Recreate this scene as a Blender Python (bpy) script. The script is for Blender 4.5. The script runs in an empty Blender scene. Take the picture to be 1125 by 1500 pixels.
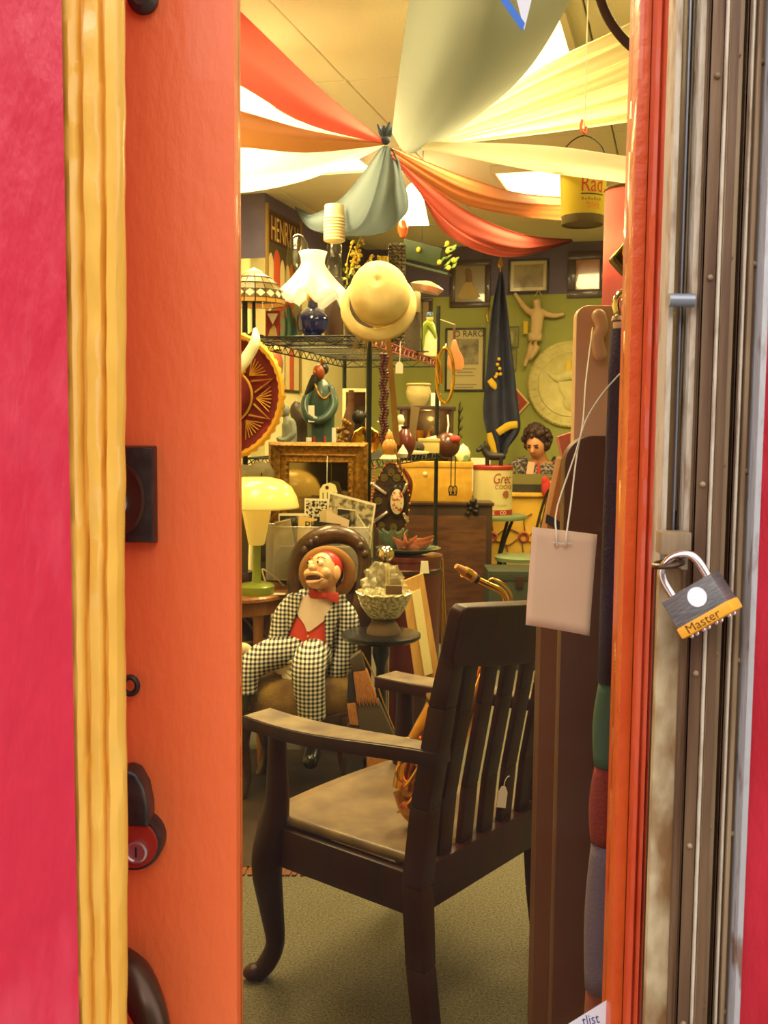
import bpy, bmesh, math, random
from mathutils import Vector, Matrix, noise
random.seed(7)
SC = bpy.context.scene
COL = SC.collection
PI = math.pi
# ------------------------------------------------------------------ camera
FPX = 1500.0
PITCH = math.radians(4.87); ROLL = math.radians(0.53)
CAM = Vector((0, 0, 1.5))
FW = Vector((0, math.cos(PITCH), -math.sin(PITCH)))
_up = Vector((0, math.sin(PITCH), math.cos(PITCH))); _rt = Vector((1, 0, 0))
RT = _rt*math.cos(ROLL) + _up*math.sin(ROLL)
UP = _up*math.cos(ROLL) - _rt*math.sin(ROLL)
cd = bpy.data.cameras.new('camera'); cam = bpy.data.objects.new('camera', cd); COL.objects.link(cam)
cam.matrix_world = Matrix((( RT.x, UP.x, -FW.x, CAM.x), (RT.y, UP.y, -FW.y, CAM.y), (RT.z, UP.z, -FW.z, CAM.z), (0, 0, 0, 1)))
cd.sensor_fit = 'VERTICAL'; cd.sensor_height = 36; cd.lens = 36; cd.clip_start = .02; cd.clip_end = 200
cd.dof.use_dof = True; cd.dof.focus_distance = 1.7; cd.dof.aperture_fstop = 18
SC.camera = cam
# ------------------------------------------------------------------ world, sun, exposure
SC.view_settings.view_transform = 'Standard'; SC.view_settings.look = 'None'
SC.view_settings.gamma = 1; SC.view_settings.use_curve_mapping = False
SC.view_settings.exposure = 0.95
w = bpy.data.worlds.new('sky'); SC.world = w; w.use_nodes = True
bg = w.node_tree.nodes['Background']; bg.inputs[0].default_value = (.92, .95, 1, 1); bg.inputs[1].default_value = 1.12
sl = bpy.data.lights.new('sun', 'SUN'); sl.energy = 2.0; sl.angle = math.radians(50); sl.color = (1, .95, .86)
so = bpy.data.objects.new('sun', sl); COL.objects.link(so)
so.rotation_euler = Vector((.12, 1, -.42)).to_track_quat('-Z', 'Y').to_euler()
LAMP_COL = (1.0, .78, .36); LAMP_W = 34.0


# ------------------------------------------------------------------ pixel helpers (frame 1125 x 1500)
def ray(px, py): return FW + RT*((px-562.5)/FPX) + UP*((750-py)/FPX)
def P(px, py, Y):
    d = ray(px, py); return CAM + d*(Y/d.y)
def PZ(px, py, z):
    d = ray(px, py); return CAM + d*((z-1.5)/d.z)
def PX(px, Y, z):                       # point at depth Y and height z that shows at column px
    py = 622 - (z-1.5)*FPX/Y
    for _ in range(6):
        p = P(px, py, Y); py += (p.z-z)*FPX/Y
    p = P(px, py, Y); p.z = z; return p
def SCL(p): return (p-CAM).dot(FW)/FPX

# ------------------------------------------------------------------ materials
def lin(c): return tuple(((v/255)/12.92 if v/255 <= .04045 else ((v/255+.055)/1.055)**2.4) for v in c) + (1,)
MATS = {}
def M(name, col, rough=.6, metal=0, col2=None, ns=20, bump=0, bs=60, coat=0, emit=None, es=0, trans=0, alpha=1, transl=0, wave=None, ior=1.45, detail=4, stretch=None, thr=None, spec=.5):
    if name in MATS: return MATS[name]
    m = bpy.data.materials.new(name); MATS[name] = m; m.use_nodes = True
    nt = m.node_tree; N = nt.nodes; L = nt.links; b = N['Principled BSDF']
    b.inputs['Base Color'].default_value = lin(col); b.inputs['Roughness'].default_value = rough
    b.inputs['Metallic'].default_value = metal; b.inputs['IOR'].default_value = ior
    b.inputs['Coat Weight'].default_value = coat; b.inputs['Specular IOR Level'].default_value = spec
    b.inputs['Transmission Weight'].default_value = trans; b.inputs['Alpha'].default_value = alpha
    if emit: b.inputs['Emission Color'].default_value = lin(emit); b.inputs['Emission Strength'].default_value = es
    tc = N.new('ShaderNodeTexCoord'); mp = N.new('ShaderNodeMapping'); L.new(tc.outputs['Object'], mp.inputs[0])
    if stretch: mp.inputs['Scale'].default_value = stretch
    if col2:
        n = N.new('ShaderNodeTexNoise'); n.inputs['Scale'].default_value = ns; n.inputs['Detail'].default_value = detail
        L.new(mp.outputs[0], n.inputs['Vector'])
        r = N.new('ShaderNodeValToRGB'); lo, hi = thr or (.35, .65)
        r.color_ramp.elements[0].position = lo; r.color_ramp.elements[1].position = hi
        r.color_ramp.elements[0].color = lin(col); r.color_ramp.elements[1].color = lin(col2)
        L.new(n.outputs[0], r.inputs[0]); L.new(r.outputs[0], b.inputs['Base Color'])
        csrc = r.outputs[0]
    else: csrc = None
    if bump:
        n2 = N.new('ShaderNodeTexNoise'); n2.inputs['Scale'].default_value = bs; n2.inputs['Detail'].default_value = 5
        L.new(mp.outputs[0], n2.inputs['Vector'])
        bp = N.new('ShaderNodeBump'); bp.inputs['Strength'].default_value = bump; bp.inputs['Distance'].default_value = .01
        L.new(n2.outputs[0], bp.inputs['Height']); L.new(bp.outputs[0], b.inputs['Normal'])
    if transl:
        t = N.new('ShaderNodeBsdfTranslucent'); t.inputs[0].default_value = lin(col)
        if csrc: L.new(csrc, t.inputs[0])
        mx = N.new('ShaderNodeMixShader'); mx.inputs[0].default_value = transl
        L.new(b.outputs[0], mx.inputs[1]); L.new(t.outputs[0], mx.inputs[2]); L.new(mx.outputs[0], N['Material Output'].inputs[0])
    return m
def glass_mat(name, tint=(1, 1, 1, 1), refl=.04, rough=.0, haze=0):
    if name in MATS: return MATS[name]
    m = bpy.data.materials.new(name); MATS[name] = m; m.use_nodes = True; nt = m.node_tree; N = nt.nodes; L = nt.links
    N.remove(N['Principled BSDF'])
    t = N.new('ShaderNodeBsdfTransparent'); t.inputs[0].default_value = tint
    g = N.new('ShaderNodeBsdfGlossy'); g.inputs['Roughness'].default_value = rough
    f = N.new('ShaderNodeLayerWeight'); f.inputs[0].default_value = .5
    pw = N.new('ShaderNodeMath'); pw.operation = 'POWER'; pw.inputs[1].default_value = 4; L.new(f.outputs['Facing'], pw.inputs[0])
    ma = N.new('ShaderNodeMath'); ma.operation = 'MULTIPLY_ADD'; ma.inputs[1].default_value = .75; ma.inputs[2].default_value = refl; L.new(pw.outputs[0], ma.inputs[0])
    mx = N.new('ShaderNodeMixShader'); L.new(ma.outputs[0], mx.inputs[0]); L.new(t.outputs[0], mx.inputs[1]); L.new(g.outputs[0], mx.inputs[2])
    o = mx.outputs[0]
    if haze:
        d = N.new('ShaderNodeBsdfDiffuse'); d.inputs[0].default_value = (.9, .9, .9, 1)
        m2 = N.new('ShaderNodeMixShader'); m2.inputs[0].default_value = haze
        L.new(o, m2.inputs[1]); L.new(d.outputs[0], m2.inputs[2]); o = m2.outputs[0]
    L.new(o, N['Material Output'].inputs[0]); return m
def gingham(name, size, dark=(22, 22, 26), light=(238, 232, 215)):
    m = bpy.data.materials.new(name); MATS[name] = m; m.use_nodes = True; nt = m.node_tree; N = nt.nodes; L = nt.links
    b = N['Principled BSDF']; b.inputs['Roughness'].default_value = .9
    tc = N.new('ShaderNodeTexCoord'); sp = N.new('ShaderNodeSeparateXYZ'); L.new(tc.outputs['Object'], sp.inputs[0])
    def stripe(sock):
        a = N.new('ShaderNodeMath'); a.operation = 'MULTIPLY'; a.inputs[1].default_value = 1/size; L.new(sock, a.inputs[0])
        f = N.new('ShaderNodeMath'); f.operation = 'FRACT'; L.new(a.outputs[0], f.inputs[0])
        g = N.new('ShaderNodeMath'); g.operation = 'GREATER_THAN'; g.inputs[1].default_value = .5; L.new(f.outputs[0], g.inputs[0]); return g.outputs[0]
    s = N.new('ShaderNodeMath'); s.operation = 'ADD'; L.new(stripe(sp.outputs[0]), s.inputs[0]); L.new(stripe(sp.outputs[2]), s.inputs[1])
    h = N.new('ShaderNodeMath'); h.operation = 'MULTIPLY'; h.inputs[1].default_value = .5; L.new(s.outputs[0], h.inputs[0])
    r = N.new('ShaderNodeValToRGB'); r.color_ramp.interpolation = 'CONSTANT'; e = r.color_ramp.elements
    e[0].color = lin(light); e[1].position = .75; e[1].color = lin(dark); x = e.new(.25); x.color = lin(tuple((a*.42+c*.58) for a, c in zip(dark, light)))
    L.new(h.outputs[0], r.inputs[0]); L.new(r.outputs[0], b.inputs['Base Color']); return m

# ------------------------------------------------------------------ mesh builder
def crom(pts, n):
    pts = [Vector(p) for p in pts]
    if len(pts) < 3: return [pts[0].lerp(pts[-1], i/n) for i in range(n+1)]
    out = []; m = len(pts)-1
    for i in range(n+1):
        t = i/n*m; k = min(int(t), m-1); f = t-k
        p0 = pts[max(k-1, 0)]; p1 = pts[k]; p2 = pts[k+1]; p3 = pts[min(k+2, m)]
        out.append(.5*((2*p1)+(p2-p0)*f+(2*p0-5*p1+4*p2-p3)*f*f+(3*p1-p0-3*p2+p3)*f**3))
    return out
class MB:
    def __init__(s, k=1.0, off=None): s.v = []; s.f = []; s.k = k; s.off = off or Vector((0, 0, 0))
    def add(s, vs, fs):
        b = len(s.v); s.v += [Vector(p)*s.k-s.off for p in vs]; s.f += [tuple(i+b for i in f) for f in fs]; return s
    def box(s, x0, x1, y0, y1, z0, z1, rz=0, c=None, rot=None):
        vs = [Vector((x, y, z)) for z in (z0, z1) for y in (y0, y1) for x in (x0, x1)]
        if rot is None and rz: rot = Matrix.Rotation(rz, 3, 'Z')
        if rot is not None:
            c = Vector(c) if c is not None else Vector(((x0+x1)/2, (y0+y1)/2, (z0+z1)/2)); vs = [rot @ (p-c)+c for p in vs]
        return s.add(vs, [(0, 2, 3, 1), (4, 5, 7, 6), (0, 1, 5, 4), (2, 6, 7, 3), (0, 4, 6, 2), (1, 3, 7, 5)])
    def hexa(s, a, b):           # two quads (4 points each) joined
        return s.add(list(a)+list(b), [(3, 2, 1, 0), (4, 5, 6, 7), (0, 1, 5, 4), (1, 2, 6, 5), (2, 3, 7, 6), (3, 0, 4, 7)])
    def lathe(s, prof, n=24, c=(0, 0, 0), wob=None, rot=None, cap=True, sx=1, sy=1):
        vs = []; fs = []; c = Vector(c)
        for j, (r, z) in enumerate(prof):
            for i in range(n):
                a = 2*PI*i/n; rr = r; zz = z
                if wob: rr, zz = wob(a, j, r, z)
                p = Vector((rr*math.cos(a)*sx, rr*math.sin(a)*sy, zz))
                vs.append((rot @ p if rot is not None else p)+c)
        for j in range(len(prof)-1):
            for i in range(n): fs.append((j*n+i, j*n+(i+1) % n, (j+1)*n+(i+1) % n, (j+1)*n+i))
        if cap: fs += [tuple(range(n-1, -1, -1)), tuple((len(prof)-1)*n+i for i in range(n))]
        return s.add(vs, fs)
    def ball(s, c, r, n=14, rot=None):
        rx, ry, rz = (r, r, r) if not hasattr(r, '__len__') else r
        h = max(6, n//2+2); prof = [(math.sin(PI*j/h), -math.cos(PI*j/h)) for j in range(h+1)]
        prof[0] = (.02, -1); prof[-1] = (.02, 1); c = Vector(c); vs = []; fs = []
        for r_, z_ in prof:
            for i in range(n):
                p = Vector((r_*math.cos(2*PI*i/n)*rx, r_*math.sin(2*PI*i/n)*ry, z_*rz)); vs.append((rot @ p if rot is not None else p)+c)
        for j in range(h):
            for i in range(n): fs.append((j*n+i, j*n+(i+1) % n, (j+1)*n+(i+1) % n, (j+1)*n+i))
        fs += [tuple(range(n-1, -1, -1)), tuple(h*n+i for i in range(n))]
        return s.add(vs, fs)
    def tube(s, pts, r, n=8, sm=0, closed=False, flat=1.0, ref=None, capr=False):
        pts = [Vector(p) for p in pts]; m0 = len(pts)
        rs = list(r) if hasattr(r, '__len__') else [r]*m0
        if closed: pts = pts+[pts[0]]; rs = rs+[rs[0]]
        if sm:
            k = sm*(len(pts)-1); rr = crom([(q, 0, 0) for q in rs], k); pts = crom(pts, k); rs = [max(q.x, 1e-5) for q in rr]
        if capr and not closed:
            d0 = (pts[0]-pts[1]).normalized(); d1 = (pts[-1]-pts[-2]).normalized(); a = []; ra = []; b_ = []; rb = []
            for t in (.95, .7, .4): a.append(pts[0]+d0*rs[0]*t); ra.append(rs[0]*math.sqrt(1-t*t))
            for t in (.4, .7, .95): b_.append(pts[-1]+d1*rs[-1]*t); rb.append(rs[-1]*math.sqrt(1-t*t))
            pts = a+pts+b_; rs = ra+rs+rb
        m = len(pts); vs = []; fs = []; pn = None
        for j in range(m):
            t = (pts[min(j+1, m-1)]-pts[max(j-1, 0)])
            if closed and (j == 0 or j == m-1): t = pts[1]-pts[-2]
            t = t.normalized() if t.length > 1e-9 else Vector((0, 0, 1))
            if ref is not None: a = Vector(ref)
            elif pn is None: a = Vector((0, 0, 1)) if abs(t.z) < .9 else Vector((0, 1, 0))
            else: a = pn
            a = (a-t*a.dot(t))
            a = a.normalized() if a.length > 1e-6 else t.orthogonal().normalized()
            pn = a; b = t.cross(a)
            for i in range(n):
                q = 2*PI*i/n; vs.append(pts[j]+a*(rs[j]*math.cos(q))+b*(rs[j]*flat*math.sin(q)))
        for j in range(m-1):
            for i in range(n): fs.append((j*n+i, j*n+(i+1) % n, (j+1)*n+(i+1) % n, (j+1)*n+i))
        if not closed: fs += [tuple(range(n-1, -1, -1)), tuple((m-1)*n+i for i in range(n))]
        return s.add(vs, fs)
    def prism(s, out, y0, y1, fn=None):     # outline (x,z) extruded in y
        n = len(out); f = fn or (lambda x, y, z: (x, y, z))
        vs = [f(x, y0, z) for x, z in out]+[f(x, y1, z) for x, z in out]
        fs = [tuple(range(n)), tuple(range(2*n-1, n-1, -1))]+[(i, i+n, (i+1) % n+n, (i+1) % n) for i in range(n)]
        return s.add(vs, fs)
    def grid(s, fn, nu, nv, cu=False, thick=None):
        vs = [fn(u/nu, v/nv) for v in range(nv+1) for u in range(nu+(0 if cu else 1))]; w_ = nu+(0 if cu else 1)
        fs = [(v*w_+u, v*w_+(u+1) % w_, (v+1)*w_+(u+1) % w_, (v+1)*w_+u) for v in range(nv) for u in range(nu)]
        return s.add(vs, fs)
    def text(s, body, h, fn):
        for p, f in [txt(body)]: s.add([fn(x*h, y*h) for x, y in p], f)
        return s
    def build(s, name, mat, parent=None, smooth=True, bevel=0, seg=2, solid=0, sub=0, loc=None):
        me = bpy.data.meshes.new(name); me.from_pydata([tuple(p) for p in s.v], [], s.f)
        bm = bmesh.new(); bm.from_mesh(me); bmesh.ops.recalc_face_normals(bm, faces=bm.faces)
        if bevel: bmesh.ops.bevel(bm, geom=[e for e in bm.edges if len(e.link_faces) == 2 and e.calc_face_angle(0) > .5], offset=bevel, segments=seg, affect='EDGES', profile=.6)
        bm.to_mesh(me); bm.free()
        o = bpy.data.objects.new(name, me); COL.objects.link(o); me.materials.append(mat)
        if smooth:
            me.polygons.foreach_set('use_smooth', [True]*len(me.polygons))
            me.set_sharp_from_angle(angle=math.radians(38))
        if parent is not None: o.parent = parent
        if loc is not None: o.location = loc
        if solid: q = o.modifiers.new('thickness', 'SOLIDIFY'); q.thickness = solid; q.offset = 0
        if sub: q = o.modifiers.new('subdivision', 'SUBSURF'); q.levels = sub; q.render_levels = sub
        return o
_tc = {}
def txt(body):
    if body in _tc: return _tc[body]
    c = bpy.data.curves.new('lettering', 'FONT'); c.body = body; c.align_x = 'LEFT'; c.resolution_u = 3
    o = bpy.data.objects.new('lettering', c); COL.objects.link(o)
    dg = bpy.context.evaluated_depsgraph_get(); me = bpy.data.meshes.new_from_object(o.evaluated_get(dg))
    r = ([(v.co.x/.7, v.co.y/.7) for v in me.vertices], [tuple(p.vertices) for p in me.polygons])
    bpy.data.objects.remove(o); bpy.data.curves.remove(c); bpy.data.meshes.remove(me)
    _tc[body] = r; return r
def tag(o, label, cat, group=None):
    o['label'] = label; o['category'] = cat
    if group: o['group'] = group
    return o
def struct(o): o['kind'] = 'structure'; return o
class Th:
    """a thing: an Empty at its base; parts are built in photo-pixel units at its own distance"""
    def __init__(s, name, label, cat, loc, group=None, rz=0, rot=None):
        s.o = bpy.data.objects.new(name, None); COL.objects.link(s.o); s.o.empty_display_size = .05
        s.loc = Vector(loc); s.o.location = s.loc
        if rz: s.o.rotation_euler = (0, 0, rz)
        if rot is not None: s.o.rotation_euler = rot
        tag(s.o, label, cat, group); s.k = SCL(s.loc)
    def mb(s): return MB(s.k)
    def mw(s): return MB(1.0, s.loc)      # world-space builder
    def m1(s): return MB(1.0)             # metres, local
    def a(s, name, mb, mat, parent=None, **kw): return mb.build(name, mat, parent or s.o, **kw)
def single(name, label, cat, loc, fill, mat, group=None, rot=None, **kw):
    loc = Vector(loc); mb = MB(SCL(loc)); fill(mb)
    o = mb.build(name, mat, None, **kw); o.location = loc
    if rot is not None: o.rotation_euler = rot
    return tag(o, label, cat, group)
def singlew(name, label, cat, loc, fill, mat, group=None, **kw):
    loc = Vector(loc); mb = MB(1.0, loc); fill(mb)
    o = mb.build(name, mat, None, **kw); o.location = loc
    return tag(o, label, cat, group)

# ================================================================== ROOM
A_ROOM = math.radians(16)
D = Vector((math.sin(A_ROOM), math.cos(A_ROOM), 0)); E = Vector((math.cos(A_ROOM), -math.sin(A_ROOM), 0)); Z = Vector((0, 0, 1))
CEIL = 3.2
mcarpet = M('carpet', (84, 78, 62), .95, col2=(134, 126, 102), ns=150, bump=1.0, bs=190, detail=2, thr=(.3, .7))
mceil = M('ceiling_board', (234, 228, 208), .9, col2=(242, 236, 218), ns=90, bump=.25, bs=220)
mgreen = M('wall_green', (146, 150, 78), .85, col2=(152, 156, 84), ns=4, bump=.1, bs=90)
mpurple = M('wall_purple', (92, 84, 112), .85, col2=(104, 94, 122), ns=4)
mcream = M('wall_cream', (226, 214, 150), .85, col2=(236, 224, 165), ns=3)
mdark = M('seam_shadow', (120, 104, 70), .9)
def wallbox(name, p, d, length, th, z0, z1, mat, parent=None):
    d = Vector(d).normalized(); n = Vector((-d.y, d.x, 0)); p = Vector(p); q = p+d*length
    mb = MB(); mb.hexa([p+Z*z0, q+Z*z0, q+n*th+Z*z0, p+n*th+Z*z0], [p+Z*z1, q+Z*z1, q+n*th+Z*z1, p+n*th+Z*z1])
    o = mb.build(name, mat, parent, smooth=False)
    if parent is None: struct(o)
    return o
mb = MB(); mb.box(-4.5, 7, 1.06, 12, -.1, 0); floor = struct(mb.build('floor', mcarpet, smooth=False))
mb = MB(); mb.box(-4.5, 7, 1.06, 12, CEIL+.03, CEIL+.15); ceiling = struct(mb.build('ceiling', mdark, smooth=False))
# ceiling boards, 1.22 m modules in the room's own direction
c0 = PZ(525, 118, CEIL)
pm = MB(); pm.box(-.606, .606, -.606, .606, -.0, .03); proto = None
for i in range(-4, 6):
    for j in range(-4, 7):
        c = c0+E*((i+.45)*1.22)+D*((j+.5)*1.22)
        if not (-3.6 < c.x < 5.8 and 1.7 < c.y < 11.3): continue
        if proto is None: proto = pm.build('ceiling_panel', mceil, ceiling, smooth=False, bevel=.008); o = proto
        else: o = proto.copy(); COL.objects.link(o); o.parent = ceiling
        o.location = (c.x, c.y, CEIL+random.uniform(0, .004)); o.rotation_euler = (0, 0, -A_ROOM)
CORN = Vector((P(388, 293, 7.75).x, 7.75, 0))
BK = Vector((.70, 9.95, 0))                        # point on the back wall
bl = CORN+D*((BK-CORN).dot(D))                     # back left corner
SPLIT = 2.73
wb = struct(wallbox('wall_back', bl-E*.1, E, 7, .12, 0, SPLIT, mgreen)); wallbox('upper_band', bl-E*.1-D*.004, E, 7, .12, SPLIT, CEIL+.03, mpurple, wb)
wl = struct(wallbox('wall_left', bl, -D, (bl-CORN).length, -.12, 0, SPLIT, mcream)); wallbox('upper_band', bl+E*.004, -D, (bl-CORN).length, -.12, SPLIT, CEIL+.03, mpurple, wl)
wr = struct(wallbox('wall_left_return', CORN-E*.001, -E, 2.4, -.12, 0, SPLIT, mcream)); wallbox('upper_band', CORN-D*.004, -E, 2.4, -.12, SPLIT, CEIL+.03, mpurple, wr)
wallbox('wall_left_front', (-2.6, 1.1, 0), (0, 1, 0), 7.4, .12, 0, CEIL+.03, mcream)
wallbox('wall_right', (2.3, 1.1, 0), D, 9, -.12, 0, CEIL+.03, mgreen)
# street side walls around the shop front
mpink = M('pink_paint', (204, 36, 60), .42, col2=(232, 92, 108), ns=14, bump=.6, bs=45, coat=.12, stretch=(1, 1, .3), thr=(.5, .85), detail=8)
mred = M('red_paint', (176, 16, 34), .4, col2=(196, 30, 50), ns=14, bump=.45, bs=60, coat=.15, stretch=(1, 1, .4))
mstreet = M('street_stone', (120, 116, 110), .9, col2=(150, 146, 140), ns=3)
mb = MB(); mb.box(-9, 9, -11, .98, -.12, -.02); struct(mb.build('floor_pavement', mstreet, smooth=False))
mopp = M('street_brick', (104, 82, 70), .9, col2=(124, 98, 84), ns=2)
mb = MB(); mb.box(-14, 14, -13, -11.5, -.1, 8.5); struct(mb.build('wall_across_street', mopp, smooth=False))
# ================================================================== SHOP FRONT
ZT, ZB = 2.35, 0.0
def XC(px, Y, py=750): return P(px, py, Y).x
mb = MB(); xr = XC(103, .82)
def pinkf(u, v):
    z = ZB+(ZT-ZB)*v; x = -1.2+(xr+1.2)*u; n = noise.noise((x*9, z*5, 2))*.0022
    return (x, .82-.004*math.sin(u*PI)+n, z)
mb.grid(pinkf, 60, 120); mb.box(-1.2, xr-.001, .828, .86, ZB, ZT); mb.box(-1.2, XC(158, 1.0)-.004, .86, 1.06, ZB, ZT)
struct(mb.build('wall_front_left', mpink))
# yellow fluted casing: profile across, wobbling with thick paint along its height
myel = M('yellow_paint', (232, 170, 62), .32, col2=(240, 184, 78), ns=25, bump=.35, bs=35, coat=.3, stretch=(1, 1, .3))
x0, x1 = XC(99, .83), XC(188, .83)
prof = [(0, .03), (0, -.002), (.03, -.008), (.17, -.009), (.25, -.006), (.30, .0015), (.34, .002), (.38, -.005), (.55, -.006), (.62, -.004), (.66, .002), (.70, .0015), (.74, -.005), (.90, -.005), (.97, -.001), (1, .004), (.98, .012), (.7, .024)]
mb = MB()
nz = 360
def yf(u, v):
    i = min(int(round(u*(len(prof)-1))), len(prof)-1); a, d = prof[i]; z = ZB+(ZT-ZB)*v
    n = noise.noise((a*7, z*3.2, 5)); n2 = noise.noise((a*22, z*30, 1)); n3 = noise.noise((a*4+9, z*14, 3))
    if d < .03: d += .0017*n2+.006*max(0, n3-.22)*(1 if n > -.1 else -.6)
    wf = 1-.21*max(0, min(1.3, 1.92-z)); return (x0+(x1-x0)*a*wf+.0016*n+.0008*n2, .835+d, z)
mb.grid(yf, len(prof)-1, nz); struct(mb.build('trim_1', myel))
# interior side of the front wall
mb = MB(); xs = XC(345, 1.0)
mb.box(-2.7, XC(190, 1.0)-.06, 1.0, 1.06, 0, CEIL); mb.box(.42, 2.5, 1.0, 1.06, 0, CEIL); mb.box(-.4, .45, 1.0, 1.06, 2.2, CEIL)
struct(mb.build('wall_front', mcream, smooth=False))
# the orange door
mora = M('orange_paint', (238, 108, 52), .5, col2=(242, 114, 58), ns=6, bump=.14, bs=90, coat=.05, stretch=(1, 1, .4))
morad = M('orange_paint_dark', (206, 76, 20), .42, col2=(216, 88, 28), ns=10, bump=.2, bs=70, coat=.2)  # darker orange for the narrow right stile
door = bpy.data.objects.new('door_1', None); COL.objects.link(door); door.location = (0, 1.0, 0); struct(door)
DO = Vector((0, 1.0, 0))
xl = XC(158, 1.0); xg1 = XC(917, 1.0); xg2 = XC(939, 1.0)
def db(name, mat, bevel=.0015, **kw):
    m = MB(1.0, DO); m.box(**kw); return m.build(name, mat, door, bevel=bevel)
db('stile', mora, x0=xl, x1=xs, y0=1.0, y1=1.045, z0=.02, z1=2.15)
db('stile', morad, x0=xg1, x1=xg2, y0=1.003, y1=1.045, z0=.02, z1=2.15)
db('top_rail', mora, x0=xs+.0005, x1=xg1-.0005, y0=1.0, y1=1.045, z0=2.02, z1=2.15)
db('bottom_rail', mora, x0=xs+.0005, x1=xg1-.0005, y0=1.0, y1=1.045, z0=.02, z1=.26)
gp = db('glass_pane', glass_mat('shop_glass', (.98, .98, .96, 1), .011), 0, x0=xs+.0005, x1=xg1-.0005, y0=1.024, y1=1.03, z0=.26, z1=2.02)
mbrz = M('dark_bronze', (62, 56, 52), .38, .75, col2=(86, 78, 70), ns=30, bump=.1)
mbrz2 = M('brown_bronze', (84, 62, 46), .35, .7)
mnick = M('worn_nickel', (206, 190, 184), .25, .9)
mredp = M('red_lock_paint', (156, 40, 26), .4)
k = .98/1500
def dloc(px, py): p = P(px, py, .985); return Vector((p.x, 0, p.z))
# rim lock plate with round recess and keyway
c = dloc(180, 725); m = MB(1, DO)
w_, h_ = 47*k, 73*k
out = [(-w_, -h_), (w_, -h_), (w_, h_), (-w_, h_)]
m.hexa([c+Vector((x, .999, z)) for x, z in out], [c+Vector((x*.94, .984, z*.96)) for x, z in out])
lp = m.build('lock_plate', mbrz, door, bevel=.0018)
rx = Matrix.Rotation(PI/2, 3, 'X')
m = MB(1, DO); m.lathe([(37*k, 0), (37*k, .0016), (33*k, .0022), (30*k, .001), (20*k, .0004), (.0004, .0004)], 36, c+Vector((-4*k, .9838, -6*k)), rot=rx, sy=1.45, sx=1); m.build('dished_ring', mbrz2, lp)
m = MB(1, DO); m.lathe([(10*k, 0), (10*k, .006), (7*k, .007), (6*k, .003), (.0004, .003)], 24, c+Vector((-2*k, .9838, -13*k)), rot=rx, sy=1.5); m.build('key_cylinder', mnick, lp)
# small ring bolt, red deadbolt, pull handle
c = dloc(188, 1007); m = MB(1, DO); m.tube([c+Vector((11*k*math.cos(a), .992, 13*k*math.sin(a))) for a in [2*PI*i/16 for i in range(16)]], 4.5*k, 8, closed=True); m.build('ring_bolt', mbrz, door)
c = dloc(198, 1232); m = MB(1, DO)
m.lathe([(43*k, -.001), (43*k, .018), (41*k, .021), (37*k, .0215)], 40, c+Vector((0, .999, 0)), rot=rx); dbt = m.build('deadbolt', mbrz, door)
m = MB(1, DO); m.lathe([(37*k, 0), (36*k, .0026), (.0004, .0028)], 40, c+Vector((0, .9775, 0)), rot=rx); m.build('red_face', mredp, dbt)
m = MB(1, DO); m.lathe([(17*k, 0), (17*k, .004), (14*k, .0045), (13*k, .002), (.0004, .002)], 28, c+Vector((6*k, .9745, -9*k)), rot=rx); kc = m.build('key_cylinder', mnick, dbt)
m = MB(1, DO); m.box(c.x+4.5*k, c.x+7*k, .9715, .973, c.z-17*k, c.z-2*k); m.build('keyhole', M('black_slot', (18, 14, 12), .8), dbt)
m = MB(1, DO); out = [(-40, 6), (26, 2), (26, 30), (20, 62), (8, 84), (-6, 90), (-22, 84), (-38, 60)]
m.prism([(c.x+x*k, c.z+(z+28)*k) for x, z in out], .970, .999); m.build('deadbolt_cover', mbrz, door, bevel=.004, seg=3)
c = dloc(200, 1470); m = MB(1, DO)
m.tube([c+Vector((-30*k, .985, 62*k)), c+Vector((0, .968, 58*k)), c+Vector((26*k, .952, 30*k)), c+Vector((44*k, .945, -10*k)), c+Vector((52*k, .945, -90*k)), c+Vector((52*k, .95, -260*k)), c+Vector((44*k, .985, -300*k))], [30*k, 30*k, 28*k, 22*k, 18*k, 18*k, 24*k], 12, sm=5); hd = m.build('pull_handle', mbrz2, door)
m = MB(1, DO); m.tube([c+Vector((14*k, .935, -4*k)), c+Vector((26*k, .925, -26*k)), c+Vector((36*k, .92, -90*k))], [16*k, 24*k, 24*k], 12, sm=5, capr=True); m.build('worn_grip', M('tan_brass', (190, 160, 120), .35, .6), hd)
c = dloc(205, -10); m = MB(1, DO); m.lathe([(22*k, 0), (22*k, .006), (14*k, .012), (.0004, .012)], 24, c+Vector((0, .999, 0)), rot=rx); m.build('bolt_head', mbrz, door)
# stickers on the glass
msw = M('sticker_white', (228, 226, 232), .5); msb = M('sticker_blue', (52, 112, 206), .5); msn = M('sticker_navy', (52, 50, 120), .5)
t = Th('window_sticker', 'white sticker with a blue edge on the glass above the grey drape', 'sticker', P(755, 20, 1.0235))
def G(px, py, d=0): return P(px, py, 1.0235-d)
m = t.mw(); m.hexa([G(x, y) for x, y in ((742, -60), (768, 44), (781, -10), (800, -70))], [G(x, y, .0006) for x, y in ((742, -60), (768, 44), (781, -10), (800, -70))]); t.a('paper', m, msw, smooth=False)
m = t.mw(); q = ((700, -50), (728, -12), (765, 45), (770, 36)); q = ((715, -25), (765, 46), (769, 34), (728, -25)); m.hexa([G(x, y, .0007) for x, y in q], [G(x, y, .001) for x, y in q]); t.a('blue_edge', m, msb, smooth=False)
t = Th('window_sticker', 'white sticker with small blue print low on the glass', 'sticker', P(880, 1490, 1.0235))
m = t.mw(); q = ((800, 1520), (893, 1462), (887, 1540), (800, 1540)); m.hexa([G(x, y) for x, y in q], [G(x, y, .0006) for x, y in q]); t.a('paper', m, msw, smooth=False)
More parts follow.
